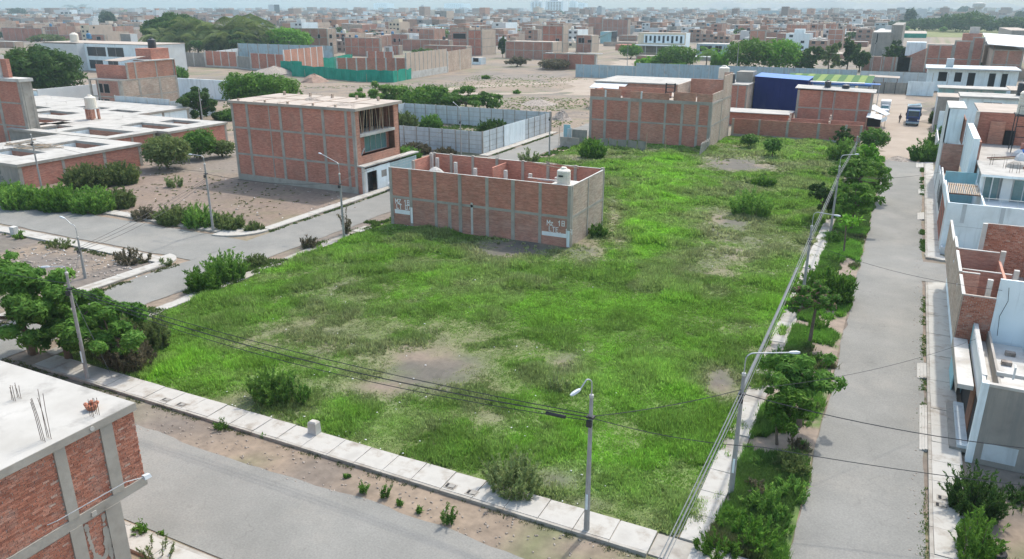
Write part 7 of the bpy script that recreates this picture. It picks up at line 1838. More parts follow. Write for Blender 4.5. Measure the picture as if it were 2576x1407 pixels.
ob('steep_roof', MB().hexa([(X0 - 3, Y0 - 1, h * .4), (X1, Y0 - 1, h), (X1, Y1, h), (X0 - 3, Y1, h * .4)], [(X0 - 3, Y0 - 1, h * .4 + .3), (X1, Y0 - 1, h + .3), (X1, Y1, h + .3), (X0 - 3, Y1, h * .4 + .3)]), M['precast'], P)
r = mid('cream two-storey school-like building with a long gallery of doors and windows', 1605, 1722, 138, 84, 1735, 2, 'cream', 'white_blue', 5, 2, frame=False, name='school', roof='roof_tan')
P, X0, X1, Y0, Y1, h = r
W_ = X1 - X0
opening(P, 'x', Y0, -1, X0 + W_ * .12, X1 - .5, h * .52, h * .92, 'gallery', 'white_blue')
for k in range(9):
    u = X0 + W_ * (.15 + .092 * k)
    ob('gallery_window' if k % 2 else 'gallery_door', MB().box(u, u + W_ * .045, Y0 - .03, Y0 - .015, h * (.62 if k % 2 else .53), h * .86), M['glass'], P)
slab(P, X0 - .6, X1 + .6, Y0 - 6.5, Y0 - .02, h * .40, h * .44, 'precast', 'canopy')
opening(P, 'x', Y0, -1, X0 + W_ * .1, X1 - 1, .6, h * .38, 'dark_ground_floor', 'stucco_grey')
for k in range(5): ob('canopy_post', MB().box(X0 + W_ * k / 4.2, X0 + W_ * k / 4.2 + .25, Y0 - 6.3, Y0 - 6.05, 0, h * .40), M['white'], P)
mid('white row with a turquoise shopfront and dark glazing right of the school', 1752, 1834, 140, 112, 1850, 1, 'precast_dark', 'white_blue', 3, 2, frame=False, name='white_house', roof='roof_white', wins=((1760, 1790, .30, .85, 3), (1798, 1815, .3, .85, 2)))
mid('red and white brick house with small windows above the white row', 1884, 1922, 125, 78, 1926, 2, 'brick_orange', 'brick_tan', 2, 1)
mid('brown brick wing between the red and white house and the plain white block', 1926, 1978, 118, 82, 1982, 2, 'brick_far', 'brick_tan', 2, 1)
r = mid('plain white windowless block with a cream tank above the round trees', 1990, 2035, 105, 74, 2040, 2, 'white_blue', 'white', 1, 1, frame=False, name='white_house', roof='roof_white')
tank('cream tank on the plain white windowless block', (r[1] + r[2]) / 2, r[3] + 6, r[5] + .1, 2.0, 3.0, 'tank_white')
r = mid('blue-grey windowed upper row beside the plain white block', 1938, 1988, 104, 76, 1990, 2, 'precast', 'glass', 2, 1, frame=False, name='white_house', wins=((1942, 1955, .55, .95, 2), (1958, 1985, .55, .92, 3)))
mid('low brown row with orange panels behind the pair of round trees', 2040, 2173, 106, 82, 2180, 1, 'brick_far', 'brick_tan', 7, 1)
r = mid('grey concrete house with a tower wing and slit window', 2192, 2238, 140, 82, 2262, 3, 'stucco_grey', 'concrete', 1, 1, frame=False, name='grey_house', roof='concrete_pale', wins=((2203, 2207, .55, .95, 1), (2228, 2231, .02, .28, 1)))
P, X0, X1, Y0, Y1, h = r
ob('tower_wing', MB().box(X1 - 1, X1 + 4, Y0 + 2, Y1, 0, h * 1.32), M['stucco_grey'], P); ob('white_sign_box', MB().box(X0 + 5, X1 - .5, Y0 + 3, Y0 + 5, h + 1.2, h + 3.2), M['white'], P)
# stepped brick gable at the right and the walls beside it
X1, Y0 = at(2462, 186); h = height(X1, Y0, 97)
P = thing('brick_house', 'large stepped brick gable wall with white-capped edges at the upper right', 'building', (X1, Y0, 0))
RECTS.append((X1 - 70, X1 + 5, Y0 - 3, Y0 + 25))
xa, xb, xc = xat(Y0, 2330, h * .5), xat(Y0, 2396, h * .5), xat(Y0, 2440, h * .5)
frame_wall(P, 'x', Y0, -1, [0, h * .4, h * .78], [xa, (xa + xb) / 2, xb], 'brick', beams=[h * .4], colw=.5)
frame_wall(P, 'x', Y0, -1, [0, h * .4, h * .9], [xb + .02, xc], 'brick', beams=[h * .4], colw=.5)
frame_wall(P, 'x', Y0, -1, [0, h * .4, h], [xc + .02, X1], 'brick', beams=[h * .4], colw=.5)
for (a, b, z) in ((xa, xb, h * .78), (xb, xc, h * .9), (xc, X1, h)): ob('white_coping', MB().box(a, b, Y0 - .1, Y0 + .5, z + .05, z + .4), M['roof_white'], P)
ob('swept_wall', MB().hexa([(xa - 9, Y0 - .02, 0), (xa - .1, Y0 - .02, 0), (xa - .1, Y0 + .3, 0), (xa - 9, Y0 + .3, 0)], [(xa - 9, Y0 - .02, h * .32), (xa - .1, Y0 - .02, h * .7), (xa - .1, Y0 + .3, h * .7), (xa - 9, Y0 + .3, h * .32)]), M['brick_brown'], P)
ob('white_block', MB().box(xa - 7, xa - .5, Y0 + 4, Y0 + 10, h * .45, h * .85), M['white_blue'], P)
plain_wall(P, 'y', X1, 1, Y0 + .3, Y0 + 20, 0, h * .95, 'brick_tan'); slab(P, xa, X1, Y0 + .4, Y0 + 20, h * .74, h * .77, 'roof_tan')
ob('stair_room', MB().box(xc - 3, xc + 3, Y0 + 6, Y0 + 11, h * .9, h * 1.12), M['brick_brown'], P)
ob('tank_block', MB().box(xc - 1, xc + 2, Y0 + 7, Y0 + 10, h * 1.12, h * 1.3), M['concrete_pale'], P)
t = thing('brick_wall', 'long brown brick wall with concrete posts left of the stepped gable', 'wall', (xa - 9, Y0, 0))
frame_wall(t, 'x', Y0 - .3, -1, [0, 5.0], [xat(Y0, 2168, 2), xat(Y0, 2190, 2), xat(Y0, 2222, 2), xat(Y0, 2245, 2), xat(Y0, 2290, 2), xa - 9], 'brick_brown', beams=[], colw=.6)
r = mid('dark brick house under a tilted white roof at the upper right edge', 2492, 2562, 200, 128, 2640, 2, 'brick_brown', 'brick_tan', 2, 2, roof='roof_tan')
P, X0, X1, Y0, Y1, h = r
ob('tilted_roof', MB().hexa([(X0 - 2, Y0 - 2, h + 1.8), (X1 + 6, Y0 - 3, h + .6), (X1 + 8, Y1, h + 2.2), (X0 + 1, Y1, h + 3.2)], [(X0 - 2, Y0 - 2, h + 1.95), (X1 + 6, Y0 - 3, h + .75), (X1 + 8, Y1, h + 2.35), (X0 + 1, Y1, h + 3.35)]), M['white'], P)
for x in (X0, X1): ob('roof_post', MB().box(x, x + .25, Y0, Y0 + .25, h, h + 1.5), M['wood_dark'], P)
mid('grey concrete frame house with an arched roof at the right edge', 2540, 2590, 130, 78, 2650, 2, 'stucco_grey', 'concrete', 2, 1)
# enclosure of brick panels and grey walls beyond the field, and the building site
def panel_line(label, p0, p1, h, n, mat='brick', base=0.6, cat='wall', pm='concrete_pale', colw=.5):
    (x0, y0), (x1, y1) = p0, p1
    L = math.dist(p0, p1); a = math.atan2(y1 - y0, x1 - x0)
    T = thing('panel_wall', label, cat, (x0, y0, 0), a)
    loc = []
    for k in range(n):
        u0, u1 = L * k / n + colw / 2, L * (k + 1) / n - colw / 2
        o = ob('wall_panel', MB().box(u0, u1, 0, .2, base, h), M[mat]); o.parent = T
    for k in range(n + 1):
        u = L * k / n
        o = ob('concrete_column', MB().box(u - colw / 2, u + colw / 2, -.05, .28, 0, h + .12), M[pm]); o.parent = T
    if base:
        o = ob('plinth', MB().box(colw / 2, L - colw / 2, -.09, .3, 0, base), M['concrete'] if pm == 'concrete' else M['concrete_pale']); o.parent = T
    return T
hA = 6.0
panel_line('brick panel wall with grey posts at the left of the far enclosure', at(520, 168), at(598, 172), hA, 4, 'brick')
panel_line('plain grey rendered gap wall in the front of the far enclosure', at(600, 172), at(632, 176), 4.6, 1, 'stucco_grey', base=.3)
panel_line('brick panel wall right of the grey gap in the far enclosure', at(634, 176), at(717, 181), hA, 4, 'brick')
panel_line('reddish panel wall with white posts facing the netting', at(718, 181), at(815, 167), 7.6, 6, 'brick_orange', base=0.0, pm='white')
panel_line('long grey rendered back wall of the far enclosure', at(602, 150), at(840, 160), 7.0, 9, 'precast_dark', base=0.0, pm='concrete')
panel_line('pale grey side wall with dark posts of the far enclosure', at(517, 165), at(602, 151), 5.0, 5, 'precast', base=0.0, pm='stucco_grey')
panel_line('dark grey yard wall left of the far enclosure', at(462, 165), at(518, 168), 5.2, 2, 'stucco_grey', base=0)
panel_line('red panel wall along the front of the building site behind the green netting', at(850, 196), at(1022, 197), 6.4, 7, 'brick', base=0.0, pm='concrete_pale')
panel_line('short red panel wall further back on the building site', at(926, 172), at(990, 173), 6.2, 3, 'brick', base=0)
panel_line('tan panel wall with white posts and pale base running back from the netting corner', at(1024, 200), at(1125, 183), 8.2, 10, 'tan', base=2.2, pm='roof_white', colw=.4)
panel_line('tan brick wall beyond the white-posted one, ending at the hut', at(1127, 182), at(1186, 170), 7.2, 2, 'brick_tan', base=0)
heap('loose red brick stack inside the building site', 905, 192, 34, 3.2, 'brick', 'brick_stack', seed=8)
heap('second red brick stack near the right end of the building site', 990, 195, 36, 3.0, 'brick_orange', 'brick_stack', seed=9)
mid('small open-fronted hut at the end of the tan wall', 1187, 1210, 163, 146, 1222, 1, 'white_blue', 'precast', 1, 1, frame=False, name='hut', roof='roof_tan', wins=((1190, 1204, .4, .95, 1),))
mid('small pink house with a flat red roof left of the far enclosure', 425, 459, 172, 150, 463, 1, 'tan', 'white', 2, 1, frame=False, name='pink_house', roof='tile_red')
# left background
mid('low brown house with a white awning at the left edge above the dense dark tree', -30, 36, 121, 106, 60, 1, 'brick_far', 'brick_tan', 3, 1, roof='roof_white')
mid('flat brown yard house between the panel house and the big white house', 120, 205, 101, 90, 214, 1, 'brick_brown', 'tan', 4, 1)
mid('grey and brick lean-to row above the big white house', 206, 300, 98, 86, 306, 1, 'stucco_grey', 'brick_tan', 1, 1, frame=False, roof='roof_white')
mid('small white cube house left of the umbrella tree', 303, 330, 92, 80, 338, 1, 'white', 'white_blue', 1, 1, frame=False, name='white_house', wins=((312, 320, .3, .7, 1),))
mid('low brown workshop with a red lean-to beyond the dust road mouth', 1600, 1690, 152, 143, 1700, 1, 'brick_brown', 'brick_tan', 3, 1, roof='roof_tan')
mid('red sheet shed beside the dust road', 1548, 1590, 128, 114, 1604, 1, 'brick_orange', 'brick_tan', 1, 1, frame=False, name='shed', roof='tile_red')
mid('dark open canopy row behind the dark round tree', 1710, 1850, 155, 146, 1858, 1, 'stucco_grey', 'precast', 5, 1, frame=False, name='shed', roof='precast')
mid('brown yard house left of the school', 1556, 1602, 104, 90, 1612, 2, 'brick_far', 'tan', 2, 1)
mid('low tan yard row in front of the broad brown house', 1518, 1600, 118, 108, 1606, 1, 'brick_tan', 'tan', 3, 1)
mid('brown walled plot right of the dark climbing trees', 2050, 2165, 150, 138, 2172, 1, 'brick_brown', 'brick_tan', 4, 1)
mid('white front shop row beside the low brown workshop', 1640, 1700, 133, 124, 1712, 1, 'white_blue', 'white', 1, 1, frame=False, name='white_house')
tree('bushy tree beyond the red sheet shed', 1640, 128, 50, 102, 'loose', 'mid', base=.05, leaf=.8, nmax=2000)
tree('small tree before the flat brown yard house at left', 150, 112, 50, 92, 'loose', 'olive', base=.05, leaf=.9, nmax=1500)
tree('grey-green tree at the left edge by the awning house', 20, 100, 60, 78, 'loose', 'blue', base=.05, leaf=1.0, nmax=1500)
tree('dark tree clump behind the long brick panel house', 70, 76, 60, 52, 'loose', 'blue', base=.05, leaf=1.2, nmax=1500)
tree('dark bush row before the tall tan block', 1090, 84, 60, 68, 'loose', 'blue', base=.0, leaf=1.0, nmax=1500)
tree('olive palm-like clump beside the small tall tan block', 1160, 96, 40, 72, 'loose', 'olive', base=.05, leaf=.9, nmax=1300)
r = mid('white three-storey block with six dark front windows at the far left', 137, 180, 52, 25, 196, 3, 'white', 'white_blue', 1, 1, frame=False, name='white_house', roof='roof_white', wins=((153, 160, .62, .78, 1), (163, 171, .62, .78, 1), (174, 180, .62, .78, 1), (155, 162, .32, .48, 1), (165, 173, .32, .48, 1), (176, 183, .32, .48, 1)))
mid('orange-tan plain block left of the white three-storey block', 88, 131, 62, 36, 135, 1, 'brick_tan', 'tan', 1, 1, frame=False)
mid('long brick panel house with white roof sheets at the far left edge', 6, 110, 104, 72, 116, 1, 'brick', 'brick_tan', 6, 1, roof='roof_white')
mid('dark green netted yard house at the left edge', -20, 48, 62, 48, 52, 1, 'precast_dark', 'brick_brown', 1, 1, frame=False)
mid('brown house with two dark windows above the white house tanks', 222, 265, 112, 88, 272, 1, 'brick_brown', 'brick_tan', 2, 1, wins=((226, 233, .5, .85, 1), (244, 254, .45, .8, 1)))
mid('low brown house with a white front near the umbrella tree', 303, 330, 108, 86, 346, 1, 'stucco_grey', 'white', 1, 1, frame=False)
mid('grey brick house with pale frame behind the umbrella tree', 328, 362, 76, 40, 366, 3, 'brick_far', 'brick_tan', 3, 1)
mid('brown brick house with a red shutter left of the dark oval tree', 195, 228, 58, 38, 250, 1, 'brick_brown', 'white', 2, 1, wins=((222, 228, .1, .8, 1),))
tree('dark oval tree beyond the brown houses at left', 275, 78, 42, 27, 'round', 'blue', base=.08, leaf=1.4, nmax=2500)
tree('olive round tree below the dark oval tree', 312, 98, 28, 66, 'round', 'olive', base=.1, leaf=1.1, nmax=1500)
tree('flat olive tree behind the white house tanks', 118, 112, 84, 86, 'umbrella', 'olive', base=.1, leaf=.9, nmax=2500)
tree('dark low tree before the white three-storey block', 152, 64, 64, 46, 'umbrella', 'dark', base=.05, leaf=1.3, nmax=1800)
tree('pair of grey-green trees at the far left', 48, 50, 50, 19, 'round', 'blue', base=.08, leaf=1.5, nmax=1600)
tree('dark tree group behind the white three-storey block', 205, 32, 90, 6, 'loose', 'blue', base=.05, leaf=2.2, nmax=1800)
tree('wide flat green tree left of the umbrella tree', 325, 44, 62, 26, 'umbrella', 'mid', base=.15, leaf=1.6, nmax=1500)
tree('dark tree rising above the roofs near the top left', 530, 26, 42, 1, 'round', 'blue', base=.15, leaf=2.2, nmax=1500)
r = mid('white cube house with flat roofs above the brown rooftops', 874, 929, 53, 29, 945, 2, 'white_blue', 'white', 1, 1, frame=False, name='white_house', roof='roof_white', wins=((876, 879, .3, .8, 1),))
mid('brown shed under a sloping blue-white roof below the white cube house', 884, 905, 78, 52, 925, 1, 'glass', 'brick_orange', 1, 1, frame=False, name='shed', roof='precast')
mid('tan and brown panel house below the sloping blue-white roof', 861, 912, 104, 62, 950, 2, 'brick_tan', 'brick_brown', 3, 2)
tree('grey-green round tree among the brown houses right of the white cube', 992, 92, 46, 52, 'round', 'blue', base=.08, leaf=1.0, nmax=2200)
mid('white three-window house with dark glazing at mid distance', 1142, 1163, 74, 42, 1168, 3, 'white', 'white_blue', 1, 1, frame=False, name='white_house', wins=((1152, 1161, .58, .8, 2), (1145, 1162, .08, .38, 3)))
mid('tall tan block with an open concrete edge left of the white three-window house', 1094, 1124, 68, 28, 1142, 4, 'stucco_grey', 'tan', 1, 1, frame=False, wins=((1098, 1108, .3, .5, 1), (1098, 1108, .62, .85, 1)))
mid('grey tall block with a white door frame near the top middle left', 676, 692, 46, 12, 704, 3, 'precast', 'glass', 1, 1, frame=False)
mid('white shed with a round metal roof at the far middle', 1323, 1372, 50, 34, 1376, 1, 'precast', 'white', 1, 1, frame=False, name='shed', roof='cream')
mid('white long wall house under the round metal roof shed', 1296, 1340, 76, 60, 1347, 1, 'white_blue', 'white', 1, 1, frame=False, name='white_house')
mid('grey blank block with three small arched holes near the top right', 1906, 1958, 52, 27, 1962, 2, 'precast_dark', 'stucco_grey', 1, 1, frame=False, wins=((1922, 1926, .5, .68, 1), (1931, 1934, .5, .68, 1), (1940, 1943, .5, .68, 1)))
mid('glazed grey-green office block on the horizon under the hills', 1790, 1822, 19, 2, 1826, 3, 'turquoise', 'precast', 1, 1, frame=False, wframe='white', wins=((1795, 1818, .2, .4, 4), (1795, 1818, .6, .8, 4)))
# green roofed sports sheds in the right distance
for (xl, xc, yb, yt, lab) in ((2185, 2330, 96, 85, 'long green-walled shed behind the grey concrete house'), (2045, 2110, 86, 78, 'green-netted yard strip left of the long green-walled shed')):
    mid(lab, xl, xc, yb, yt, xc + 8, 1, 'net_green', 'turquoise', 1, 1, frame=False, name='shed', roof='roof_tan')
# far fields and trees of the right distance
M['field'] = tex('yellow_green_field', (0.13, 0.15, 0.05), (0.19, 0.19, 0.075), 0.05, 0.95)
struct('green_field', MB().quad([(*at(2235, 92)[:2], .06), (*at(2620, 98)[:2], .06), (*at(2620, 70)[:2], .06), (*at(2260, 72)[:2], .06)]), M['field'])
for (px, by, wpx, ty, pal, lab) in ((2425, 81, 130, 30, 'dark', 'very broad dark tree mass before the water tower'), (2330, 78, 110, 45, 'dark', 'dark tree row left of the broad dark mass'), (2255, 76, 70, 52, 'blue', 'dark tree at the left end of the tree row'), (2380, 76, 70, 42, 'blue', 'dark tree joining the tree row to the broad mass'), (2490, 79, 40, 54, 'dark', 'round dark tree right of the water tower foot'), (2540, 82, 90, 42, 'dark', 'dark tree group at the right edge'), (2286, 70, 30, 20, 'blue', 'tall thin dark tree above the tree row'), (2422, 45, 34, 15, 'blue', 'palm-like dark tree rising above the broad mass'), (2570, 58, 40, 26, 'blue', 'dark palm-like tree at the right edge'), (2175, 66, 50, 54, 'blue', 'low dark trees right of the far colonnade'), (2127, 66, 24, 56, 'blue', 'small dark tree in the far yard'), (2150, 67, 20, 58, 'blue', 'smaller dark tree in the far yard'), (2072, 68, 18, 50, 'blue', 'dark tree left of the far yard'), (1402, 48, 42, 26, 'blue', 'dark round tree before the pale apartment towers'), (1445, 50, 38, 36, 'blue', 'wide dark tree right of the apartment towers'), (1345, 50, 30, 36, 'blue', 'dark tree right of the round metal roof shed')):
    tree(lab, px, by, wpx, ty, 'round', pal, base=.0, leaf=1.5, nmax=3600)
for (px, by, wpx, ty, lab) in ((2280, 79, 14, 66, 'small round green tree on the yellow field, the left one'), (2372, 82, 20, 68, 'round green tree on the yellow field before the tree row')):
    tree(lab, px, by, wpx, ty, 'round', 'mid', base=.2, leaf=1.0, nmax=900)
# water tower and apartment towers
X, Y = at(2455, 55); h = height(X, Y, 6); rr = 13 / (_f / see(X, Y, 0)[2])
t = thing('water_tower', 'concrete water tower with a wide drum on a fluted stem at the upper right', 'water tower', (X, Y, 0))
ob('stem', MB().tube_z(X, Y, [(rr * .75, 0), (rr * .55, h * .4), (rr * .62, h * .66), (rr * .85, h * .74)], 16), M['concrete_pale'], t)
ob('drum', MB().tube_z(X, Y, [(rr * 1.0, h * .74), (rr * 1.08, h * .78), (rr * 1.08, h * .93), (rr * .9, h * .97), (rr * .2, h)], 18), M['concrete_pale'], t)
def tower(label, xl, xr, yb, yt, floors, wn):
    X1, Y0 = at(xr, yb); h = height(X1, Y0, yt); X0 = xat(Y0, xl, 3)
    P = thing('apartment_tower', label, 'building', (X1, Y0, 0))
    ob('body', MB().box(X0, X1, Y0, Y0 + (X1 - X0) * .7, 0, h), M['white_blue'], P)
    ob('roof_block', MB().box(X0 + (X1 - X0) * .25, X0 + (X1 - X0) * .7, Y0 + 2, Y0 + (X1 - X0) * .5, h, h * 1.08), M['white'], P)
    for k in range(floors):
        for j in range(wn):
            u = X0 + (X1 - X0) * (.1 + .8 * (j + .15) / wn); z = h * (.08 + .88 * k / floors)
            ob('window', MB().box(u, u + (X1 - X0) * .55 / wn, Y0 - .12, Y0 - .02, z, z + h * .5 / floors), M['stucco_grey'], P)
    RECTS.append((X0 - 20, X1 + 20, Y0 - 20, Y0 + 60))
tower('pale slim apartment tower on the skyline, the left one of the main pair', 1334, 1364, 38, 4, 9, 3)
tower('pale broad apartment tower on the skyline, the right one of the main pair', 1372, 1416, 42, 3, 10, 5)
tower('smaller pale tower right of the main pair on the skyline', 1432, 1449, 30, 4, 7, 3)
tower('low pale apartment block on the skyline right of the small tower', 1450, 1472, 28, 8, 5, 4)
tower('tan apartment terrace on the skyline left of the main pair', 1118, 1165, 26, 9, 5, 8)
tower('pale office block on the skyline near the top middle', 940, 975, 24, 4, 5, 6)
for (px, by, ty, lab) in ((1471, 30, -8, 'thin lattice mast right of the pale towers'), (1609, 28, -10, 'thin mast on the skyline before the hills'), (2565 - 275, 30, -2, 'thin mast on the right skyline'), (2565 - 0, 30, -4, 'mast at the far right skyline'), (2363, 28, 6, 'short mast on the skyline left of the pale block')):
    X, Y = at(px, by); h = height(X, Y, max(ty, -6))
    tag(ob('mast', MB().tube([(X, Y, 0), (X, Y, h)], [.8, .3], 4), M['steel']), lab, 'mast')
# hills on the horizon
M['hill'] = tex('dry_hill', (0.20, 0.17, 0.15), (0.28, 0.24, 0.21), 0.004, 0.95)
def hill(px, half, peak_y, seed):
    X, Y = at(px, 24.5); sc = 5200 / math.hypot(X, Y); X, Y = X * sc, Y * sc
    d = see(X, Y, 20)[2]; wid = half / (_f / d); hh = CAM_H + (18.5 - peak_y) / (_f / d) * 1.0 + 4
    g = np.random.default_rng(seed); bm = MB(); n, mth = 28, 9
    ux, uy = _R[0], _R[1]; fx, fy = -uy, ux
    grid = []
    for j in range(mth):
        row = []
        for i in range(n + 1):
            u, v_ = i / n * 2 - 1, j / (mth - 1)
            z = hh * max(0, (1 - abs(u) ** 1.7)) * math.sin(math.pi * v_) ** .8 * (0.8 + .35 * float(fbm(np.array([u * 3.]), np.array([v_ * 2 + seed]), 1.0, 3)[0]))
            row.append((X + ux * u * wid + fx * (v_ - .5) * 420, Y + uy * u * wid + fy * (v_ - .5) * 420, z - .5))
        grid.append(row)
    for j in range(mth - 1):
        for i in range(n): bm.quad([grid[j][i], grid[j][i + 1], grid[j + 1][i + 1], grid[j + 1][i]])
    struct('hill', bm, M['hill'])
hill(1830, 95, 3, 1); hill(1930, 70, 3, 2); hill(2060, 150, -4, 3); hill(2200, 90, 4, 4); hill(2330, 150, -1, 5); hill(2480, 130, 4, 6)

# ================================================================== THE TOWN BEYOND: lots along a street grid
FRONT = [(-200, 120), (0, 92), (110, 98), (215, 108), (345, 100), (360, 64), (640, 60), (700, 66), (760, 128), (860, 136), (1000, 112), (1070, 112), (1180, 120), (1262, 118), (1360, 112), (1440, 122), (1510, 84), (1560, 92), (1600, 82), (1740, 108), (1860, 126), (1985, 128), (2060, 132), (2180, 118), (2230, 70), (2250, 54), (2900, 54)]
fxs, fys = [p[0] for p in FRONT], [p[1] for p in FRONT]
houses = []
hr = random.Random(77)
for by_ in range(170, 4200, 42):
    for row in (0, 1):
        y0 = by_ + row * 19.5
        x = -4400 + hr.uniform(0, 10)
        while x < 900:
            far = math.hypot(x, y0)
            wd = hr.uniform(7, 12.5) * (1 if far < 1500 else 1.9)
            x1 = x + wd
            if (int(x / 9) % 13) == 0 or hr.random() < (.07 if far < 1500 else .15): x = x1 + hr.uniform(0, 6); continue
            sx, sy, d = see((x + x1) / 2, y0, 0)
            if d > 150 and -120 < sx < 2700 and far < 4300:
                if sy < np.interp(sx, fxs, fys) and not any(r[0] < x1 and x < r[1] and r[2] < y0 + 18 and y0 < r[3] for r in RECTS):
                    st = hr.choices((1, 2, 3, 4), (22, 44, 25, 9))[0]
                    houses.append((d, x, x1 - hr.uniform(0, .3), y0, y0 + hr.uniform(13, 19), st, sx, sy))
            x = x1
houses.sort(key=lambda t: t[0])
STY = [('brown brick', 'brick_far', 'brick_tan', 42), ('dark brown brick', 'brick_brown', 'brick_far', 16), ('tan', 'brick_tan', 'tan', 14), ('orange brick', 'brick_orange', 'brick_far', 12), ('white', 'white', 'white_blue', 11), ('grey', 'stucco_grey', 'concrete', 9), ('pale blue', 'white_blue', 'precast', 5), ('cream', 'cream', 'tan', 5)]
LM = [(60, 'the panel house'), (165, 'the six-window block'), (275, 'the dark oval tree'), (440, 'the umbrella tree'), (560, 'the palm grove'), (722, 'the bright spreading tree'), (800, 'the brown tower house'), (905, 'the white cube house'), (992, 'the grey-green round tree'), (1110, 'the tall tan block'), (1212, 'the tall tan house'), (1350, 'the round-roofed shed'), (1398, 'the pale towers'), (1497, 'the rusty-panelled house'), (1560, 'the dust road'), (1665, 'the school'), (1805, 'the turquoise shopfront'), (1932, 'the arched-hole block'), (2012, 'the windowless block'), (2110, 'the orange-panel row'), (2220, 'the grey tower house'), (2330, 'the dark tree row'), (2400, 'the stepped gable'), (2455, 'the water tower'), (2550, 'the right edge trees')]
near, far_ = houses[:270], houses[270:]
WORDS = {1: 'one-storey', 2: 'two-storey', 3: 'three-storey', 4: 'four-storey'}
ORD = ['leftmost'] + [q + '-from-left' for q in ('second third fourth fifth sixth seventh eighth ninth tenth eleventh twelfth thirteenth fourteenth fifteenth'.split())]
recs = []
for (d, x0, x1, y0, y1, st, sx, sy) in near:
    s = hr.choices(STY, [q[3] for q in STY])[0]
    feat = hr.choices(('bare', 'room', 'tank_black', 'tank_blue', 'tank_white', 'shade', 'cols'), (22, 20, 10, 6, 10, 12, 20))[0]
    h = st * hr.uniform(2.7, 3.1)
    P = thing('town_house', 'x', 'building', (x0, y0, 0), 0, 'houses of the town beyond the field')
    nm = len(recs)
    bm = MB()
    plane('x', y0, -1)(bm, x0, x1, -.2, 0, 0, h); ob('front_wall', bm, M[s[1]], P)
    ob('side_wall', MB().box(x1 - .2, x1 - .004, y0 + .201, y1, 0, h - .01), M[s[2]], P)
    ob('side_wall', MB().box(x0 + .004, x0 + .2, y0 + .201, y1, 0, h - .01), M[s[2]], P); ob('back_wall', MB().box(x0 + .21, x1 - .21, y1 - .2, y1 - .01, 0, h - .02), M[s[1]], P)
    slab(P, x0 + .2, x1 - .2, y0 + .2, y1 - .2, h - .5, h - .22, hr.choice(('roof_tan', 'concrete', 'concrete', 'roof_tan', 'roof_white')))
    brickish = s[1].startswith('brick')
    if brickish:
        fm = MB(); n = max(2, round((x1 - x0) / 3.4))
        for k in range(n + 1):
            u = x0 + (x1 - x0) * k / n; fm.box(max(x0 - .01, u - .16), min(x1 + .01, u + .16), y0 - .05, y0 - .002, 0, h + .02)
        for k in range(1, st + 1): fm.box(x0, x1, y0 - .035, y0 - .001, h * k / st - .3, h * k / st - .01)
        for k in range(3):
            v = y0 + .3 + (y1 - y0 - .6) * k / 2; fm.box(x1 + .001, x1 + .05, v - .15, v + .15, 0, h + .01)
        ob('concrete_frame', fm, M['concrete'] if hr.random() < .6 else M['concrete_pale'], P)['kind'] = 'stuff'
    nw = 0 if (brickish and hr.random() < .55) else hr.randint(1, 3)
    for f_ in range(st):
        for k in range(nw):
            if hr.random() < .25: continue
            u = x0 + (x1 - x0) * (k + .3) / nw; z = h * f_ / st + .9
            ob('window', MB().box(u, u + min(1.9, (x1 - x0) / nw * .5), y0 - .06, y0 - .052 if brickish else y0 - .004, z, z + 1.3), M['glass'], P)
    if hr.random() < .4: ob('window', MB().box(x1 + .055, x1 + .065, y0 + 3, y0 + 4.4, h - 2.2, h - 1.0), M['glass'], P)
    wtxt = 'with flat roof'
    if feat == 'room':
        a = hr.uniform(.05, .5); ob('roof_room', MB().box(x0 + (x1 - x0) * a, x0 + (x1 - x0) * (a + .42), y0 + 4, y0 + 9, h - .22, h + 2.2), M[hr.choice((s[1], 'brick_far', 'white'))], P); wtxt = 'with roof room'
    elif feat == 'shade':
        ob('roof_shade', MB().box(x0 + .5, x1 - .5, y0 + 2, y0 + 8, h + 1.9, h + 2.05), M[hr.choice(('roof_white', 'precast', 'roof_tan', 'turquoise'))], P)
        for u in (x0 + .6, x1 - .8): ob('post', MB().box(u, u + .15, y0 + 2.2, y0 + 2.35, h - .22, h + 1.9), M['wood_dark'], P)
        wtxt = 'with roof shade'
    elif feat == 'cols':
        for k in range(3): ob('column_stub', MB().box(x0 + .3 + (x1 - x0 - .9) * k / 2, x0 + .6 + (x1 - x0 - .9) * k / 2, y0 + .3, y0 + .6, h - .2, h + 1.5), M['concrete_pale'], P)
        wtxt = 'with column stubs'
    elif feat.startswith('tank'):
        c = {'tank_black': 'black', 'tank_blue': 'blue', 'tank_white': 'cream'}[feat]; wtxt = 'with %s tank' % c
    lm = min(LM, key=lambda q: abs(q[0] - sx))
    side = 'behind' if abs(lm[0] - sx) < 22 else ('left of' if sx < lm[0] else 'right of')
    recs.append([P, f"{WORDS[st]} {s[0]} house {wtxt} {side} {lm[1]}", sx, feat, ((x0 + x1) / 2, y0 + 4, h - .22)])
re_tank = lambda q: q[:q.index(' with ')] + q[q.index(' tank') + 5:]
by_label = {}
for r in recs: by_label.setdefault(r[1], []).append(r)
for lab, rs_ in by_label.items():
    rs_.sort(key=lambda r: r[2])
    for k, r in enumerate(rs_):
        full = lab if len(rs_) == 1 else lab + ', ' + (('left-hand' if k == 0 else 'right-hand') if len(rs_) == 2 else ORD[k])
        r[0]['label'] = full
        if r[3].startswith('tank'):
            tank(r[3][5:].replace('white', 'cream') + ' tank on the ' + re_tank(full), *r[4], 1.0, 2.2, r[3], group='roof tanks of the town houses')
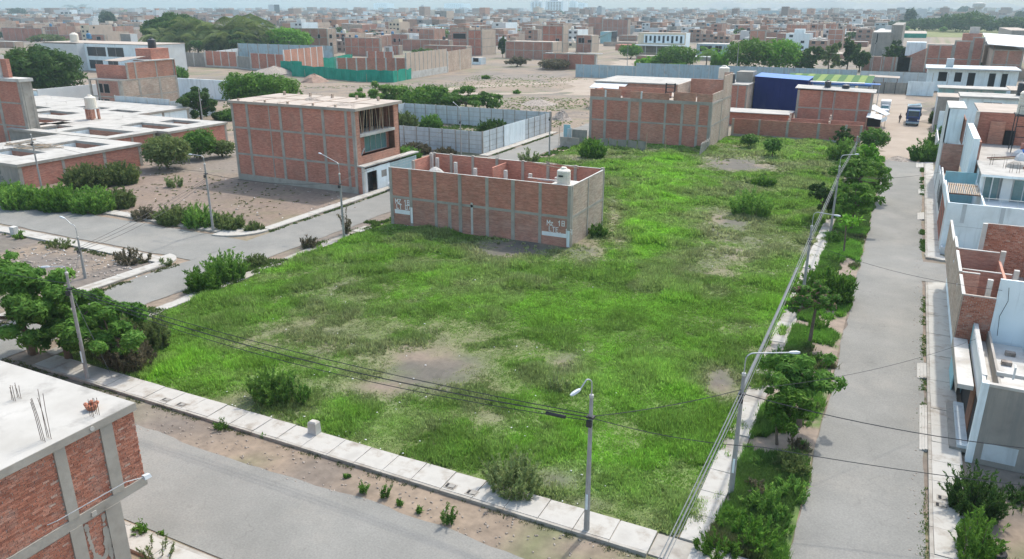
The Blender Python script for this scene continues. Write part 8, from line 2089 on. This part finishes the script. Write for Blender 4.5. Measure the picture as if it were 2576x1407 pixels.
# everything further off: one mass
def city_mass(hs):
    V, Fq, T = [], [], []
    cols_ = np.array([(.33, .24, .19), (.28, .19, .15), (.44, .24, .16), (.60, .62, .62), (.27, .28, .28), (.50, .56, .58), (.60, .52, .42), (.44, .36, .30)])
    wts = np.array([.28, .18, .14, .12, .12, .05, .04, .07]); g = np.random.default_rng(4)
    ci = g.choice(len(cols_), len(hs), p=wts / wts.sum())
    k = 0
    for i, (d, x0, x1, y0, y1, st, sx, sy) in enumerate(hs):
        h = st * g.uniform(2.7, 3.3) * (1 if d < 1500 else 1.15)
        if d > 1200 and g.random() < .03: h = g.uniform(13, 24)
        c = cols_[ci[i]] * g.uniform(.68, .95); roof = (np.array((.42, .39, .35)) if g.random() < .4 else np.array((.27, .235, .205))) * g.uniform(.8, 1.15)
        def box(a0, a1, b0, b1, z0, z1, c, roof):
            nonlocal k
            P_ = [(a0, b0, z0), (a1, b0, z0), (a1, b1, z0), (a0, b1, z0), (a0, b0, z1), (a1, b0, z1), (a1, b1, z1), (a0, b1, z1)]
            for q, cc in (((0, 1, 5, 4), c), ((1, 2, 6, 5), c * 1.04), ((2, 3, 7, 6), c), ((3, 0, 4, 7), c), ((4, 5, 6, 7), roof)):
                V.extend(P_[j] for j in q); Fq.append((k, k + 1, k + 2, k + 3)); T.extend([cc] * 4); k += 4
        box(x0, x1, y0, y1, 0, h, c, roof)
        if d < 1500:
            if g.random() < .5:
                a = g.uniform(0, .5); box(x0 + (x1 - x0) * a, x0 + (x1 - x0) * (a + .45), y0 + 3, y0 + 8, h, h + 2.3, cols_[g.choice(len(cols_))], roof * 1.1)
            for f_ in range(st):
                for w2 in range(2):
                    if g.random() < .45:
                        u = x0 + (x1 - x0) * (.12 + .45 * w2); box(u, u + (x1 - x0) * .22, y0 - .08, y0 - .01, h * f_ / st + .9, h * f_ / st + 2.2, np.array((.05, .06, .07)), np.array((.05, .06, .07)))
    o = tinted('distant_town', np.array(V), np.array(Fq, np.int32), np.array(T), M['citym'])
    tag(o, 'hazy mass of small flat-roofed houses stretching to the horizon', 'town', kind='stuff')
city_mass(far_)
# scattered far trees between the roofs
pts = []
for k in range(260):
    sx = hr.uniform(-40, 2600); sy = 21 + (max(24, np.interp(sx, fxs, fys) - 6) - 21) * hr.random() ** .8; X, Y = at(sx, sy); pts.append((X, Y, hr.uniform(5, 10)))
V_, F_, T_ = [], [], []
for (X, Y, h) in pts:
    g = np.random.default_rng(int(abs(X * 7 + Y))); d = math.hypot(X, Y); lf_ = min(2.5, max(.9, d / 420))
    cl = crown_clumps('round', g); n = 160
    P_, nr, lt_ = leaves_on(cl, n, g); w2 = h * g.uniform(.8, 1.4)
    v, f = leaf_quads(P_ * np.array([w2 / 2, w2 / 2, h * .9]) + np.array([X, Y, h * .1]), nr, lf_ * g.uniform(.7, 1.2, n), g)
    F_.append(f + sum(len(q) for q in V_)); V_.append(v); T_.append(np.repeat(pal_tint(g, n, hr.choice(('dark', 'blue', 'mid')), lt_), 4, 0))
o = tinted('distant_trees', np.concatenate(V_), np.concatenate(F_), np.concatenate(T_), M['leaf'])
tag(o, 'small dark trees scattered among the distant roofs', 'trees', kind='stuff')

# ================================================================== GRASS
def grass(name, label, X, Y, Z, tint, hgt, blades, g, wid=.035):
    n = len(X) * blades
    bx = np.repeat(X, blades) + g.normal(0, .09, n); by = np.repeat(Y, blades) + g.normal(0, .09, n); bz = np.repeat(Z, blades)
    h = np.repeat(hgt, blades) * g.uniform(.55, 1.15, n); a = g.uniform(0, 6.283, n); ln = g.uniform(.15, .75, n) * h
    d = np.repeat(np.hypot(X, Y), blades); w2 = wid * np.clip(d / 38, .9, 3.4) * g.uniform(.7, 1.3, n)
    px, py = -np.sin(a), np.cos(a)
    v = np.stack([np.stack([bx - px * w2, by - py * w2, bz], -1), np.stack([bx + px * w2, by + py * w2, bz], -1), np.stack([bx + np.cos(a) * ln, by + np.sin(a) * ln, bz + h], -1)], 1).reshape(-1, 3)
    f = np.arange(len(v), dtype=np.int32).reshape(-1, 3)
    t = np.repeat(tint, blades, 0) * g.uniform(.75, 1.25, (n, 1))
    o = tinted(name, v, f, np.repeat(t, 3, 0), M['grassm'])
    tag(o, label, 'grass', kind='stuff')
g = np.random.default_rng(99)
nc = 420000
X = g.uniform(-48.3, -5.0, nc); Y = g.uniform(28.7, 143.8, nc)
inb = ((X > -47.7) & (X < -26.7) & (Y > 65.9) & (Y < 75.3)) | ((X > -49) & (X < -27.8) & (Y > 127.8)) | ((X < -48.2 + 0) & False) | ((X > -6.05) & (X < -4.85) & (fbm(X, Y, .55, 3) < .53))
d = np.hypot(X, Y)
keep = (~inb) & (g.random(nc) < np.clip((46 / d) ** 1.25, .12, 1))
X, Y = X[keep], Y[keep]
bare, lush, _ = lot_fields(X, Y)
keep = g.random(len(X)) > np.clip(bare * 1.12, 0, .97)
X, Y, bare, lush = X[keep], Y[keep], bare[keep], lush[keep]
tallf = fbm(X + 40, Y, .42, 5)
hg = (.06 + .34 * np.clip((tallf - .38) / .28, 0, 1) ** 1.4 + .14 * lush) * (1 - .6 * bare) * np.clip(np.hypot(X, Y) / 45, .9, 1.6)
c0, c1, c2 = np.array((.20, .335, .068)), np.array((.29, .575, .062)), np.array((.33, .345, .18))
t = lerp(np.broadcast_to(c0, (len(X), 3)), c1, np.clip(lush * .95 + (fbm(X, Y + 60, .45, 3) - .5) * .8, 0, 1))
t = lerp(t, c2, np.clip((fbm(X - 33, Y, .20, 4) - .54) / .14, 0, .5) * (1 - .7 * lush))
t = lerp(t, c2, np.clip(bare * 1.3, 0, .8))
t = t * g.uniform(.6, 1.35, (len(X), 1)) * (.72 + .56 * fbm(X, Y, .7, 4))[..., None]
grass('lot_grass', 'rough green grass covering the vacant lot', X, Y, lot_z(X, Y) - .02, t, hg, 7, g)
nc = 52000
X = g.uniform(-4.8, -1.55, nc); Y = 28.7 + g.random(nc) ** 1.4 * 104
e = (fbm(X, Y, .5, 3) - .5) * 2.4
keep = (X + e * .5 < -1.75) & (fbm(X, Y, .4, 4) < .64) & (g.random(nc) < np.clip(50 / np.hypot(X, Y), .25, 1))
X, Y = X[keep], Y[keep]
t = lerp(np.broadcast_to(np.array((.09, .165, .04)), (len(X), 3)), np.array((.16, .34, .05)), np.clip((fbm(X, Y, .35, 3) - .4) * 3, 0, 1))
t = lerp(t, np.array((.13, .105, .07)), np.clip((fbm(X + 9, Y, .22, 3) - .56) * 8, 0, .7))
grass('verge_grass', 'tangled green and dry grass on the right street verge', X, Y, np.zeros(len(X)) + .02, t, .22 + .3 * fbm(X, Y, .6, 3), 8, g)
# thin strips and patches of weeds elsewhere
def strip(x0, x1, y0, y1, n, c, h=.18):
    X = g.uniform(x0, x1, n); Y = g.uniform(y0, y1, n); k = fbm(X, Y, .5, 4) > .47
    return X[k], Y[k], np.broadcast_to(np.array(c), (int(k.sum()), 3)), np.full(int(k.sum()), h)
S = [strip(3.45, 3.75, 20, 70, 420, (.10, .16, .04), .10), strip(3.4, 3.78, 79, 126, 500, (.07, .13, .03), .2), strip(-58, -6, 26.45, 26.74, 420, (.10, .12, .05), .08), strip(-100, -62, 56.8, 76, 420, (.14, .15, .07), .12),
     strip(-120, -60, 44.7, 45.4, 500, (.09, .11, .045), .18), strip(-57.3, -56.6, 30, 46, 200, (.09, .11, .045), .15), strip(-50.6, -48.4, 30, 66, 2200, (.085, .14, .035), .28), strip(-57.3, -56.9, 58, 134, 500, (.08, .12, .04), .2),
     strip(-92, -60, 109, 134, 2600, (.075, .15, .03), .3), strip(5.4, 12, 20, 41, 1300, (.07, .13, .03), .25), strip(-48.4, -28, 118, 128, 1500, (.08, .17, .03), .3), strip(-50.2, -48.4, 64, 128, 1500, (.085, .15, .035), .28)]
X, Y, t, hg = (np.concatenate([s[k] for s in S]) for k in range(4))
grass('weed_patches', 'thin weeds growing along kerbs and on bare plots', X, Y, np.zeros(len(X)), t, hg, 7, g)
# weeds of the open field: flat olive patches
sx = g.uniform(560, 1560, 9000); sy = g.uniform(190, 330, 9000)
P_ = np.array([at(a, b) for a, b in zip(sx, sy)])
k = (fbm(P_[:, 0], P_[:, 1], .05, 4) > .53) & (P_[:, 0] < -60)
P_ = P_[k]
t = lerp(np.broadcast_to(np.array((.10, .12, .045)), (len(P_), 3)), np.array((.10, .19, .04)), g.random(len(P_)))
grass('field_weeds', 'low patches of weeds on the open dirt field', P_[:, 0], P_[:, 1], np.zeros(len(P_)), t * 1.25, np.full(len(P_), .13), 8, g, .05)

# ================================================================== HAZE
hm = bpy.data.materials.new('haze'); hm.use_nodes = True
nt = hm.node_tree; nt.nodes.clear()
out = nt.nodes.new('ShaderNodeOutputMaterial'); pv = nt.nodes.new('ShaderNodeVolumePrincipled')
pv.inputs['Color'].default_value = (0.50, 0.66, 0.74, 1); pv.inputs['Density'].default_value = 0.0002; pv.inputs['Anisotropy'].default_value = 0.1
nt.links.new(pv.outputs['Volume'], out.inputs['Volume'])
o = ob('haze', MB().box(-6900, 6900, -6900, 6900, -1.0, 130.0), hm)
o['kind'] = 'stuff'
